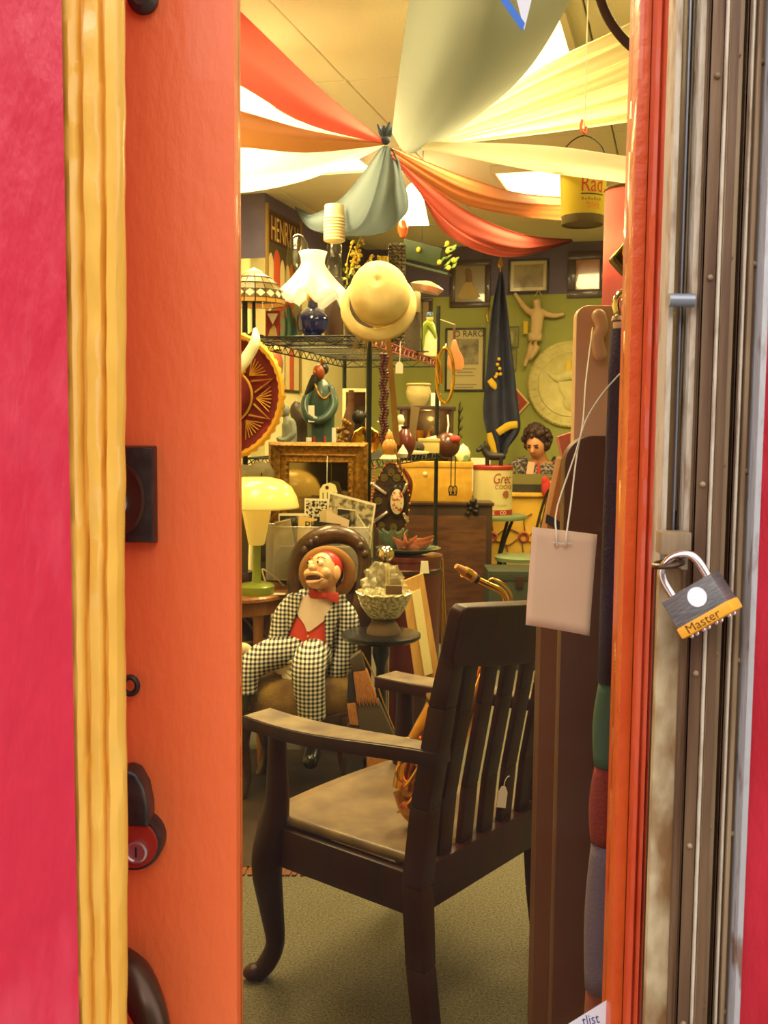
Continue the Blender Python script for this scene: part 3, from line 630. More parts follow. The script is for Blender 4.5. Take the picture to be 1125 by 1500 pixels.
def coil(m):
    n = 24
    for j in range(30):
        z = 6+j*5; m.tube([((11+1.2*math.sin(i*2.1+j*PI))*math.cos(2*PI*i/n), (11+1.2*math.sin(i*2.1+j*PI))*math.sin(2*PI*i/n), z+1.5*math.cos(i*PI)) for i in range(n)], 1.8, 5, closed=True)
    m.lathe([(1, 0), (11, 0), (10, 6), (10, 150), (1, 150)], 20)
single('woven_canister', 'tall dark woven canister beside the brass bottle', 'basket', onTop(580, 1.05), coil, M('dark_wicker', (92, 78, 50), .7, col2=(60, 48, 30), ns=30))
single('dark_crock', 'dark rough crock on the top shelf behind the standing figurine', 'crock', onTop(602, 1.3), lambda m: m.lathe([(1, 0), (11, 0), (14, 10), (14, 44), (12, 56), (10, 60), (1, 60)], 24), M('dark_clay', (74, 62, 44), .8, bump=.6, bs=50))
def mil(m):
    out = [(-9, 0), (11, 0), (11, 26), (9, 30), (-9, 30)]; m.prism(out, -6, 6)
single('carved_block', 'small cream carved block standing on the dark crock', 'carving', onTop(604, 1.3)+Z*(60*SCL(onTop(604, 1.3))+.001), mil, M('cream_block', (206, 190, 140), .7))
t = Th('standing_figurine', 'small ceramic figurine in a green and white robe with a blue cap', 'figurine', onTop(630, 1.5))
t.a('robe', t.mb().lathe([(1, 0), (9, 0), (10, 10), (10, 26), (8, 40), (5, 48), (3, 50)], 18, sy=.8), M('white_glaze', (228, 220, 170), .3))
t.a('shawl', t.mb().tube([(-9, 0, 12), (-9, -2, 34), (-4, -5, 46), (4, -6, 36), (8, -6, 26)], [3, 5, 6, 4, 2], 8, sm=4), M('green_glaze', (150, 170, 60), .3))
t.a('head', t.mb().ball((-1, 0, 55), (5.5, 5.5, 6.5)), M('pale_skin_glaze', (214, 190, 120), .35))
t.a('cap', t.mb().lathe([(6, 57), (6, 60), (4, 63), (.5, 64)], 16, (-1, 0, 0)), M('blue_glaze', (70, 96, 130), .3))
# lens-shaped dish lying over the crock, hung by a wire
def dish(m): m.lathe([(1, 3), (19, 4), (25, 12), (24, 13), (16, 17), (6, 20), (1, 20.5)], 32, sy=.7)
single('shallow_dish', 'upturned cream dish with a pink rim beside the pith helmet', 'dish', onTop(622, 1.16)+Z*(76*.0043), dish, M('cream_glaze', (232, 206, 160), .3, col2=(206, 130, 110), ns=9), rot=(0, math.radians(12), 0))
singlew('dish_stand', 'thin wire stand holding up the cream dish', 'stand', onTop(618, 1.16), lambda m: (m.tube([onTop(618, 1.16), onTop(618, 1.16)+Z*.30], .004, 6), m.lathe([(.04, 0), (.04, .006), (.004, .008)], 16, onTop(618, 1.16))), mblackw)
# red box, painted fan plate, teal cloth
t = Th('printed_box', 'small red printed box on the corner of the top shelf', 'box', onTop(400, .16))
t.a('carton', t.mb().prism([(-10, 0), (10, 0), (10, 40), (-10, 40)], -5, 5), M('red_card', (140, 38, 26), .6), bevel=.001)
t.a('pale_wedge', t.mb().prism([(-8, 36), (8, 36), (0, 20)], -5.6, -5.1), mpaper); t.a('floral_print', t.mb().prism([(-7, 3), (7, 3), (5, 14), (2, 20), (-4, 13)], -5.6, -5.1), M('print_floral', (176, 140, 60), .6, col2=(200, 180, 120), ns=200))
def plt(m): m.lathe([(1, 3), (18, 3), (28, 6), (29, 5), (18, 0), (1, 0)], 40, (-6, 6, 30), rot=Matrix.Rotation(math.radians(100), 3, 'X'))
single('painted_plate', 'teal and red painted plate propped behind the stained-glass lamp', 'plate', sh(.12, .34, ZTOP), plt, M('painted_plate', (126, 150, 120), .3, col2=(190, 92, 50), ns=26, thr=(.45, .55)))
def clo(m): m.grid(lambda u, v: ((u-.5)*17*(1-.25*v)+1.5*math.sin(v*5), 3*math.sin(u*9), 58*v), 12, 12)
single('teal_cloth', 'folded teal cloth hanging beside the blue oil lamp', 'cloth', onTop(424, .34), clo, M('teal_fabric', (66, 98, 80), .8), solid=.006)
# green trough with yellow flowers above the shelf
t = Th('green_planter', 'dark green hanging trough with small yellow flowers', 'planter', P(618, 385, 6.2), rot=(0, math.radians(16), math.radians(-20)))
t.a('trough', t.mb().hexa([(-30, -8, 0), (28, -8, 0), (28, 8, 0), (-30, 8, 0)], [(-32, -12, 26), (28, -12, 26), (28, 12, 26), (-32, 12, 26)]), M('dark_green_tin', (44, 58, 32), .5), bevel=.003)
t.a('ledge', t.mb().box(-26, 46, -10, 10, -8, -5), M('dark_green_tin', (44, 58, 32), .5))
for x, z in ((30, 6), (38, 24), (50, 14), (34, 34), (-6, 16), (46, 2)): t.a('yellow_flower', t.mb().ball((x, -13, z), (3.4, 2, 4), 8), mbud)
m = t.mb()
for i in range(26): q = Vector((rnd.uniform(26, 48), rnd.uniform(-12, 4), rnd.uniform(-2, 32))); m.add([q, q+Vector((5, -1, 2)), q+Vector((7, 0, 6)), q+Vector((2, 1, 4))], [(0, 1, 2, 3)])
t.a('leaves', m, mleaf)
wire = singlew('hanging_wire', 'thin wire holding the green planter from the ceiling', 'wire', P(618, 372, 6.2), lambda m: m.tube([P(618, 386, 6.2), Vector((P(618, 386, 6.2).x, 6.2, CEIL))], .0025, 5), mblackw)
# pendant lamp with white shade and amber drop
t = Th('pendant_lamp', 'lit white pendant lamp with an amber glass drop under the drapes', 'lamp', P(606, 326, 6.9))
t.a('shade', t.mb().lathe([(30, 0), (29, 2), (16, 44), (10, 52), (3, 56)], 4, rot=Matrix.Rotation(math.radians(40), 3, 'Z'), cap=False), M('lit_shade', (255, 248, 226), .5, transl=.4, emit=(255, 244, 205), es=3.0), solid=.004, smooth=False)
pz = t.loc.z; t.a('cord', t.m1().tube([(0, 0, .1), (0, 0, CEIL-pz)], .004, 6), mblackw)
l = bpy.data.lights.new('pendant_bulb', 'POINT'); l.energy = 8; l.color = LAMP_COL; l.shadow_soft_size = .05
lo = bpy.data.objects.new('pendant_bulb', l); COL.objects.link(lo); lo.parent = t.o; lo.location = (0, 0, .05)
t.a('amber_drop', t.mb().lathe([(.5, -30), (4, -28), (8, -18), (7, -8), (2, -1), (1, 4)], 16, (-16, -16, 4)), M('amber_glass', (176, 84, 40), .15, coat=.5))
# ---- pith helmet hung on the front post
mpith = M('pith_cloth', (226, 204, 150), .8, col2=(206, 178, 118), ns=9, bump=.15, bs=160)
hp = P(553, 443, 4.72)
rh = Matrix.Rotation(math.radians(68), 3, 'X') @ Matrix.Rotation(math.radians(0), 3, 'Z')
t = Th('pith_helmet', 'cream pith helmet hanging from the front shelf post', 'hat', hp)
rh = Matrix.Rotation(math.radians(-16), 3, 'Y') @ Matrix.Rotation(math.radians(72), 3, 'X')
t.a('crown', t.mb().lathe([(43, -2), (43, 10), (41, 24), (36, 38), (26, 48), (13, 54), (1, 55)], 40, (4, 0, 8), rot=rh, sy=1.06, cap=False), mpith, solid=.004)
t.a('brim', t.mb().lathe([(42, 0), (48, -4), (54, -10), (56, -15)], 48, (0, 0, 0), rot=rh, cap=False, sx=1.0, sy=.98), mpith, solid=.005)
t.a('crown_band', t.mb().lathe([(43.6, -1), (43.9, 3), (43.8, 8)], 40, (4, 0, 8), rot=rh, sy=1.06, cap=False), M('pith_band', (206, 168, 98), .8))
# raffia strands under the helmet
def raf(m):
    for i in range(16):
        a = rnd.uniform(-1, 1); m.tube([P(540+a*14, 488, 4.83), P(538+a*22, 505+rnd.uniform(-4, 6), 4.81), P(536+a*28, 520+rnd.uniform(0, 14), 4.82)], [.003, .002, .001], 4, sm=4)
singlew('raffia_bundle', 'loose raffia strands tied under the pith helmet', 'raffia', P(540, 500, 4.82), raf, M('raffia', (136, 116, 66), .8))
# ---- price tags hanging by string
def price_tag(px, py, Y, w, h, label, tilt=0, sup=30, sdx=0):
    t = Th('price_tag', label, 'price tag', P(px, py, Y), group='small paper price tags')
    out = [(-w/2, -h), (w/2, -h), (w/2, -h*.25), (w*.22, 0), (-w*.22, 0), (-w/2, -h*.25)]
    ca, sa = math.cos(tilt), math.sin(tilt)
    t.a('card', t.mb().prism([(x*ca-z*sa, x*sa+z*ca) for x, z in out], -.6, .6), mtagm, smooth=False)
    t.a('string', t.mb().tube([(0, 0, -3), (1, -1, sup*.4), (sdx*.5, 0, sup*.8), (sdx, 0, sup)], .7, 5, sm=4), mstr)
price_tag(585, 530, 5.0, 11, 17, 'small white price tag dangling by a string under the red shelf edge', 0, 30, 2)
price_tag(738, 1152, 2.42, 13, 32, 'white price tag tied to a back slat of the armchair', math.radians(-6), 16, 8)
# ================================================================== LEFT SIDE BEHIND THE DOOR
# stained-glass floor lamp
mtif = [M('tiff_tan', (150, 128, 84), .35, transl=.4), M('tiff_olive', (128, 112, 66), .35, transl=.4), M('tiff_white', (246, 236, 200), .3, transl=.5, emit=(255, 240, 190), es=.25), M('tiff_amber', (214, 160, 62), .35, transl=.4, emit=(255, 190, 80), es=.15)]
fl = sh(.02, .07, ZTOP)
t = Th('stained_glass_lamp', 'lamp with a stained-glass dome of small tan and white panes on the shelf corner', 'lamp', fl)
s_ = 5.05/1500; zb = P(365, 446, 5.05).z-ZTOP; NP = 18
rows = [(46, 0), (45, 7), (42, 19), (35, 29), (26, 38), (12, 46)]
for j in range(5):
    for i in range(NP):
        a0, a1 = 2*PI*(i+.06)/NP, 2*PI*(i+.94)/NP; (r0, z0), (r1, z1) = rows[j], rows[j+1]; z0 += .6; z1 -= .6
        m = t.m1(); c = lambda r, a, z: Vector((r*s_*math.cos(a), r*s_*math.sin(a), zb+z*s_))
        q = [c(r0, a0, z0), c(r0, a1, z0), c(r1, a1, z1), c(r1, a0, z1)]; qi = [c(r0-1.2, a0, z0), c(r0-1.2, a1, z0), c(r1-1.2, a1, z1-.4), c(r1-1.2, a0, z1-.4)]
        m.hexa(q, qi); o = t.a('glass_pane', m, mtif[3] if j == 0 else mtif[(i+j) % 2], smooth=False)
        if j == 1:
            mid = [q[0].lerp(q[1], .5), q[1].lerp(q[2], .5), q[2].lerp(q[3], .5), q[3].lerp(q[0], .5)]; d_ = Vector((math.cos((a0+a1)/2), math.sin((a0+a1)/2), .2))*.0025
            m = t.m1(); m.hexa([p+d_ for p in mid], [p+d_*.3 for p in mid]); t.a('white_diamond', m, mtif[2], o, smooth=False)
m = t.m1()
for j in range(6): m.tube([(rows[j][0]*s_*math.cos(2*PI*i/36), rows[j][0]*s_*math.sin(2*PI*i/36), zb+rows[j][1]*s_) for i in range(36)], .002, 5, closed=True)
t.a('lead_lines', m, M('lead', (70, 60, 40), .5, .4))
t.a('cap', t.m1().lathe([(13*s_, zb+45*s_), (12*s_, zb+48*s_), (4*s_, zb+51*s_), (.002, zb+53*s_)], 20), mivory)
t.a('stem', t.m1().tube([(0, 0, .01), (0, 0, zb+46*s_)], .009, 12), mblack); t.a('base', t.m1().lathe([(.05, 0), (.05, .01), (.02, .02), (.009, .03)], 28), mblack)
# sombrero
msom = M('sombrero_felt', (122, 24, 22), .8, col2=(96, 18, 18), ns=20, bump=.2, bs=200); mbraid = M('gold_braid', (206, 152, 44), .4, .4, bump=.4, bs=300)
sp = P(334, 582, 4.76); rs = Matrix.Rotation(math.radians(-16), 3, 'Z') @ Matrix.Rotation(math.radians(84), 3, 'X')
t = Th('sombrero', 'red felt sombrero trimmed with gold braid hanging beside the shelf', 'hat', sp)
t.a('brim', t.mb().lathe([(36, 0), (60, -2), (78, 3), (88, 12)], 60, rot=rs, cap=False), msom, solid=.006)
t.a('crown', t.mb().lathe([(38, 0), (35, 16), (29, 34), (22, 46), (10, 52), (1, 53)], 40, rot=rs, cap=False), msom, solid=.004)
m = t.mb()
m.tube([rs @ Vector((90*math.cos(2*PI*i/90), 90*math.sin(2*PI*i/90), 13+2.2*(i % 2))) for i in range(90)], [4 if i % 2 else 6.5 for i in range(90)], 6, closed=True); t.a('edge_braid', m, mbraid)
m = t.mb(); m.tube([rs @ Vector((39*math.cos(2*PI*i/40), 39*math.sin(2*PI*i/40), 3)) for i in range(40)], 2.2, 6, closed=True); t.a('crown_cord', m, mbraid)
for q in range(8):
    a0 = q*PI/4+.35; m = t.mb(); st = [(44, -.20), (76, 0), (44, .20)]
    m.tube([rs @ Vector((r*math.cos(a0+d), r*math.sin(a0+d), 3.5+max(0, (r-60)*.12))) for r, d in st], 1.6, 5)
    for d in (-.26, -.17, -.085, 0, .085, .17, .26):
        m.tube([rs @ Vector((46*math.cos(a0+PI/8), 46*math.sin(a0+PI/8), 2.5)), rs @ Vector((70*math.cos(a0+PI/8+d), 70*math.sin(a0+PI/8+d), 4))], .8, 4)
    t.a('braid_star', m, mbraid)
m = t.mb()
for a in (0, .9, 2.2, 3.3, 4.4): m.tube([rs @ Vector((20, 30, 24)), rs @ Vector((20+13*math.cos(a), 30+13*math.sin(a)*.5, 25)), rs @ Vector((20+6*math.cos(a+.6), 30+9*math.sin(a+.6), 26))], 2.2, 6, sm=4)
t.a('cord_bow', m, mbraid)
t = Th('curved_horn', 'polished ivory white curved horn above the sombrero', 'horn', P(370, 500, 4.42))
t.a('horn', t.mw().tube([P(374, 484, 4.47), P(374, 500, 4.42), P(365, 518, 4.42), P(350, 538, 4.42), P(325, 556, 4.45), P(305, 562, 4.5)], [.012, .022, .026, .028, .028, .02], 12, sm=5, capr=True), M('polished_ivory', (246, 238, 206), .18, coat=.4))
t.a('cord', t.mw().tube([P(374, 484, 4.47), sh(.03, -.006, ZTOP-.01)], .002, 5), mstr)
# hanging glass lantern behind
t = Th('red_glass_lantern', 'small red and clear glass lantern behind the sombrero', 'lantern', P(404, 545, 5.6))
t.a('globe', t.mb().lathe([(6, -6), (10, 0), (11, 14), (8, 26), (6, 30)], 18), M('ruby_glass', (190, 90, 60), .1, coat=.5, emit=(255, 180, 90), es=.1))
t.a('cap', t.mb().lathe([(8, 30), (9, 33), (3, 40), (1, 42)], 18), mbrass)
t.a('hook', t.mb().tube([(0, 0, 41), (0, 0, 52)], .9, 5), mblackw)
# ---- mid shelf
def onMid(px, v): return on_shelf(px, v, ZMID)
mteal = M('teal_robe', (48, 74, 66), .35, col2=(70, 96, 84), ns=12, coat=.3, bump=.2, bs=30); mface = M('ruddy_ceramic', (168, 84, 44), .35, coat=.2); mhairb = M('black_ceramic', (40, 38, 34), .35)
t = Th('bearded_statue', 'tall ceramic statue of a bearded man in a green robe', 'statue', onMid(470, .32))
t.a('robe', t.mb().lathe([(1, 0), (22, 0), (22, 8), (19, 30), (20, 60), (22, 78), (19, 94), (12, 106), (7, 112)], 28, sy=.75, wob=lambda a, j, r, z: (r*(1+.05*math.cos(a*7+j*.6)), z)), mteal)
t.a('sleeve', t.mb().tube([(-12, -6, 98), (-22, -12, 78), (-17, -17, 58), (-4, -18, 52)], [6, 7, 8, 6], 10, sm=4, capr=True), mteal)
t.a('sleeve', t.mb().tube([(14, -4, 98), (19, -10, 76), (10, -17, 58), (-2, -19, 52)], [6, 7, 7, 6], 10, sm=4, capr=True), mteal)
h_ = t.a('head', t.mb().ball((-3, -3, 122), (9, 10, 12), 18), mface)
t.a('nose', t.mb().ball((-9, -11, 121), (2.2, 3, 3), 8), mface, h_)
t.a('beard', t.mb().tube([(-8, -8, 116), (-13, -11, 104), (-20, -11, 90), (-27, -9, 74)], [6, 6, 4, 1], 8, sm=4), mhairb, h_)
t.a('hair', t.mb().ball((1, 2, 127), (10, 10, 9), 14), mhairb, h_)
t.a('topknot', t.mb().ball((2, 2, 138), (4, 4, 5), 10), mgold, h_)
t.a('gold_trim', t.mb().tube([(-9, -13, 106), (-2, -17, 90), (6, -16, 84), (14, -10, 92)], 1.8, 6, sm=4), mgold)
t.a('red_sash', t.mb().tube([(-8, -17, 8), (-9, -17, 30)], 2, 6), mred1); t.a('red_sash', t.mb().tube([(9, -17, 4), (6, -16, 30)], 2, 6), mred1)
t.a('price_label', t.mb().box(-17, -8, -24, -23, 50, 74), mtagm, smooth=False)
t.a('price_label', t.mb().box(-20, -12, -22, -21, 22, 28), mtagm, smooth=False)
t = Th('stone_figure', 'grey stone figure of a kneeling person on a square block', 'sculpture', onMid(420, .2))
t.a('block', t.mb().box(-22, 17, -14, 14, 0, 18), mstone, bevel=.003)
t.a('body', t.mb().tube([(2, 0, 18), (4, 0, 32), (3, 0, 48), (0, 0, 56), (-1, 0, 60)], [16, 14, 13, 7, 5], 14, sm=4, flat=.8), mstone)
t.a('arm', t.mb().tube([(8, -9, 50), (10, -11, 34), (-2, -13, 24), (-10, -12, 26)], [5, 5, 4.5, 4], 8, sm=4, capr=True), mstone); t.a('head', t.mb().ball((-3, -1, 67), (8, 9, 10), 14), mstone)
def dfig(m): m.tube([(0, 0, 0), (0, 0, 30), (2, 0, 52), (-4, 0, 66), (-2, 0, 76)], [14, 13, 16, 12, 6], 14, sm=4)
single('dark_bust', 'dark brown carved bust behind the grey stone figure', 'sculpture', onMid(440, .62), dfig, M('dark_carving', (54, 40, 26), .5, bump=.3))
def obj2(m): m.tube([(0, 0, 0), (0, 0, 8), (0, 0, 26), (1, 0, 38), (3, 0, 50)], [10, 9, 11, 6, 5], 12, sm=3); m.ball((3, 0, 58), (10, 9, 11), 14); m.tube([(10, 0, 62), (18, 0, 60)], [5, 3], 8)
single('black_bust', 'black carved head on a narrow neck beside the brass bowl', 'sculpture', onMid(522, .3), obj2, M('ebony', (34, 26, 20), .4))
single('brass_bowl', 'scalloped brass bowl standing on its edge beside the shelf post', 'bowl', onMid(536, .15), lambda m: m.lathe([(2, 0), (10, 2), (17, 8), (21, 16), (20, 16.5), (15, 9), (2, 3)], 36, (0, 0, 21), rot=Matrix.Rotation(math.radians(70), 3, 'X'), wob=lambda a, j, r, z: (r*(1+.04*math.cos(a*10)), z)), mbrass)
def orn(m):
    for i in range(22): m.ball((rnd.uniform(-9, 9), rnd.uniform(-6, 6), 4+i*2.2), rnd.uniform(3, 5.5), 7)
single('gilt_ornament', 'knobbly gilt ornament beside the black carved head', 'ornament', onMid(503, .5), orn, mgold)
single('white_card', 'narrow white card standing beside the bearded statue', 'card', onMid(489, .15), lambda m: m.box(-3, 3, -.6, .6, 0, 44), mtagm)
t = Th('framed_doorway_mirror', 'white framed mirror standing on the back of the middle shelf', 'mirror', on_shelf(521, 1.3, ZMID), rz=-SHA)
k_ = t.k
for a in ((-20, -15, 0, 92), (15, 20, 0, 92), (-15, 15, 87, 92), (-15, 15, 0, 5)): t.a('frame_side', t.mb().box(a[0], a[1], -2, 2, a[2], a[3]), M('cream_frame', (240, 228, 180), .5), bevel=.001)
t.a('glass', t.mb().box(-15, 15, 0, 1.5, 5, 87), M('dim_mirror', (120, 112, 80), .08, .9))
single('hanging_bat', 'brown wooden bat shape hanging in front of the white framed mirror', 'bat', on_shelf(510, 1.0, ZMID), lambda m: m.tube([(0, 0, 0), (0, 0, 40), (3, 0, 70), (4, 0, 92)], [9, 10, 5, 4], 10, sm=4), mwalnut)
# right half of the middle shelf
t = single('white_bust', 'small white figurine standing behind the wooden yardstick', 'figurine', on_shelf(586, .8, ZMID), lambda m: (m.tube([(0, 0, 0), (0, 0, 20), (1, 0, 34), (0, 0, 44)], [8, 8, 8, 4], 12, sm=4), m.ball((0, 0, 51), (6, 6, 8), 12)), M('white_porcelain', (232, 222, 190), .4))
single('wooden_paddle', 'grey brown wooden paddle leaning on the middle shelf', 'paddle', on_shelf(604, 1.0, ZMID), lambda m: m.prism([(-5, 0), (6, 0), (5, 32), (10, 68), (-3, 70), (-5, 34)], -2, 2), M('driftwood', (112, 92, 56), .8), bevel=.002)
single('maroon_vase', 'round maroon vase with a white lip on the middle shelf', 'vase', on_shelf(593, .62, ZMID), lambda m: m.lathe([(1, 0), (9, 0), (15, 12), (16, 22), (10, 34), (5, 40), (7, 44), (1, 43)], 24), mterra)
single('cream_box', 'low cream box lying on the middle shelf', 'box', on_shelf(628, 1.3, ZMID), lambda m: (m.box(-15, 15, -10, 10, 0, 20), m.box(-16, 16, -11, 11, 17, 21)), M('cream_card', (206, 186, 110), .6), bevel=.001)
single('folded_fan', 'closed cream and brown folding fan lying across the middle shelf', 'fan', on_shelf(610, .9, ZMID)+Z*.0, lambda m: m.tube([(-22, 0, 3), (-4, 0, 3), (18, 0, 3)], [2, 3.4, 1.5], 8, sm=4, flat=.6), mivory)
single('white_garlic_bulb', 'tiny white bulb-shaped jar on the middle shelf', 'jar', on_shelf(590, .35, ZMID), lambda m: m.lathe([(1, 0), (6, 0), (8, 6), (5, 12), (2, 16), (1, 19)], 14), M('white_porcelain', (232, 222, 190), .4))
single('clay_ball', 'dark round clay pot lying in front of the cream box', 'pot', on_shelf(612, 1.12, ZMID), lambda m: m.ball((0, 0, 9), (10, 10, 9)), M('dark_clay', (74, 62, 44), .8))
# wooden yardstick, beaded strap, ornament hung on the front post
singlew('wooden_yardstick', 'narrow plain wooden strip leaning upright beside the shelf post', 'stick', P(582, 642, 5.1), lambda m: m.hexa([P(577, 652, 5.1), P(586, 652, 5.1), P(586, 652, 5.12), P(577, 652, 5.12)], [P(565, 498, 5.0), P(573, 498, 5.0), P(573, 498, 5.02), P(565, 498, 5.02)]), M('pale_wood', (150, 108, 50), .6), smooth=False)
def beads(m):
    for i in range(34):
        p = P(562+.012*i+1.5*math.sin(i), 520+i*4.0, 4.76); 
        for d in (-.010, .010): m.ball(p+Vector((d, 0, 0)), .011, 7)
singlew('beaded_strap', 'dark maroon beaded strap hanging down the front shelf post', 'strap', P(563, 560, 4.76), beads, M('maroon_beads', (76, 30, 26), .4, coat=.3))
t = Th('ornate_ornament', 'dark ornate wall piece with a painted oval medallion and crossed silver bars', 'ornament', P(574, 790, 4.74))
mdl = M('dark_leather', (64, 40, 24), .5, col2=(44, 28, 18), ns=20, bump=.4, bs=60)
out = [(-16, 8), (10, 6), (22, 26), (26, 60), (20, 84), (8, 104), (4, 112), (-9, 112), (-14, 104), (-24, 84), (-30, 56), (-26, 24)]
t.a('body', t.mb().prism(out, -6, 6), mdl, bevel=.012, seg=3)
for i in range(len(out)):
    a_, b_2 = out[i], out[(i+1) % len(out)]
    for q in (.2, .5, .8): t.a('edge_stud', t.mb().ball((a_[0]+(b_2[0]-a_[0])*q, -6.5, a_[1]+(b_2[1]-a_[1])*q), 1.9, 6), mbrass if (i+int(q*10)) % 2 else M('coral_beads', (190, 96, 66), .4))
for x, z in ((-12, 90), (-2, 98), (6, 90), (-16, 20), (2, 18), (-20, 56)): t.a('embossed_rosette', t.mb().lathe([(6, 0), (5, 1.5), (2, 1), (1, 3)], 10, (x, -6, z), rot=rx), M('olive_emboss', (96, 84, 40), .4))
t.a('ball_finial', t.mb().lathe([(1, 124), (7, 124), (11, 131), (11, 138), (7, 145), (6, 146), (6, 149), (4, 156), (1, 159)], 22, (-5, 0, 0)), M('honey_wood', (186, 128, 54), .35, coat=.3))
t.a('lace_collar', t.mb().lathe([(11, 116), (13, 118), (9, 123), (7, 124)], 30, (-5, 0, 0), wob=lambda a, j, r, z: (r*(1+.12*math.cos(a*8)), z)), mivory)
md = t.a('medallion', t.mb().lathe([(16, 0), (16, 3), (13, 5)], 32, (7, -6, 56), rot=rx, sy=1.5, sx=.85), mblack)
t.a('painted_oval', t.mb().lathe([(12.5, 0), (11, 1.4), (.3, 2)], 32, (7, -10, 56), rot=rx, sy=1.6, sx=.85), M('painted_porcelain', (214, 200, 160), .35, col2=(176, 60, 40), ns=60, thr=(.5, .6)), md)
for q in (((-30, -8, 82), (-10, -9, 68)), ((-30, -8, 24), (-8, -9, 40)), ((20, -8, 80), (16, -9, 70)), ((22, -8, 28), (17, -9, 38))): t.a('silver_bar', t.mb().tube(q, [3, 2.6], 8, capr=True), mnick)
m = t.mb(); m.tube([(0, -6, 140), (6, -7, 122), (12, -7, 106), (22, -7, 88)], 1.3, 5, sm=5); t.a('gold_chain', m, mbrass)
m = t.mb()
for i in range(18): m.ball((-32+i*.35, -7, 34+i*4.4), 1.9, 6)
t.a('coral_bead_string', m, M('coral_beads', (190, 96, 66), .4))
m = t.mb(); m.tube([(24, -3, 60), (26, -4, 84), (16, -3, 104)], [3, 4, 2], 6, sm=5); t.a('red_piping', m, mterra)
m = t.mb(); m.tube([(-5, 0, 158), (-14, 30, 170), (-23, 66, 172)], 1, 5); t.a('hanging_loop', m, mstr)
# ================================================================== LAMP TABLE
TZ = .76
tp = PX(336, 4.55, 0)
t = Th('round_lamp_table', 'round oak table under the cream mushroom lamp', 'table', tp)
t.a('top', t.m1().lathe([(.01, TZ-.03), (.27, TZ-.03), (.285, TZ-.02), (.285, TZ-.008), (.275, TZ), (.01, TZ)], 48), moak)
t.a('apron', t.m1().lathe([(.24, TZ-.09), (.25, TZ-.085), (.25, TZ-.031), (.24, TZ-.03)], 48), moak)
for i in range(4):
    a = PI/4+i*PI/2; c, s_ = math.cos(a), math.sin(a); t.a('leg', t.m1().tube([(.215*c, .215*s_, TZ-.06), (.21*c, .21*s_, .4), (.23*c, .23*s_, .0)], [.024, .02, .014], 10, sm=3), moak)
t.a('lower_shelf', t.m1().lathe([(.01, .28), (.19, .28), (.19, .30), (.01, .30)], 40), moak)
mcel = M('cream_glass', (250, 232, 150), .22, coat=.4, transl=.25, emit=(255, 224, 110), es=.12)
t = Th('mushroom_lamp', 'cream glass mushroom lamp with a green metal base', 'lamp', PX(376, 4.42, TZ))
mgl = M('green_enamel', (132, 146, 40), .35, coat=.3)
t.a('base', t.mb().lathe([(1, 0), (25, 0), (26, 3), (26, 12), (23, 15), (9, 17), (1, 17)], 36), mgl)
t.a('stem', t.mb().lathe([(8, 16), (7, 18), (6, 40), (6, 73)], 16), mgl)
t.a('lower_cone', t.mb().lathe([(1, 72), (10, 72), (12, 74), (22, 126), (21, 130)], 32), mcel)
t.a('shade', t.mb().lathe([(61, 127), (61, 130), (58, 143), (50, 157), (38, 166), (22, 170), (1, 171)], 48, cap=False), mcel, solid=.004)
singlew('lamp_cord', 'pale electric cord curling over the lamp table', 'cord', P(392, 850, 4.55), lambda m: m.tube([PX(392, 4.52, TZ+.006), P(384, 835, 4.52), P(392, 838, 4.56), P(402, 845, 4.6), PX(416, 4.6, TZ+.008)], .004, 6, sm=6), mivory)
single('paper_slip', 'white slip of paper beside the mushroom lamp base', 'paper', PX(408, 4.42, TZ), lambda m: m.box(-11, 10, -8, 8, 0, .6), mpaper)
# leather things on the shelf under the table and in front of it
bl_ = Th('patchwork_ball', 'large patchwork leather ball with tan seams below the oak table', 'ball', (tp.x+.02, tp.y-.03, .301))
mtl = M('tan_leather', (150, 116, 70), .6)
bl_.a('ball', bl_.m1().ball((0, 0, .175), (.165, .15, .175), 24), mdl)
for i in range(5):
    a = i*2*PI/10; bl_.a('seam_strip', bl_.m1().tube([(.166*math.cos(a)*math.cos(q), .151*math.sin(a)*math.cos(q), .177+.176*math.sin(q)) for q in [2*PI*j/32 for j in range(32)]], .007, 5, closed=True), mtl)
bl_.a('seam_strip', bl_.m1().tube([(.152*math.cos(2*PI*j/32), .138*math.sin(2*PI*j/32), .245) for j in range(32)], .007, 5, closed=True), mtl)
# grey driftwood lumps behind the lamp
mgc = M('grey_cloth', (110, 100, 72), .9, bump=.8, bs=25)
t = Th('wrapped_bundle', 'tall grey cloth bundle standing on the oak table behind the mushroom lamp', 'bundle', PX(352, 4.69, TZ))
t.a('bundle', t.m1().tube([(-.02, 0, .05), (-.02, 0, .2), (-.01, 0, .38), (0, 0, .50), (.0, 0, .55)], [.055, .06, .06, .075, .035], 14, sm=4), mgc)
t.a('bundle_end', t.m1().tube([(.03, -.02, .46), (.07, -.03, .50), (.11, -.03, .52), (.13, -.03, .46)], [.05, .05, .05, .035], 10, sm=4, capr=True), mgc)
t.a('foot', t.m1().lathe([(.07, 0), (.075, .03), (.06, .06)], 20), mdbrown)
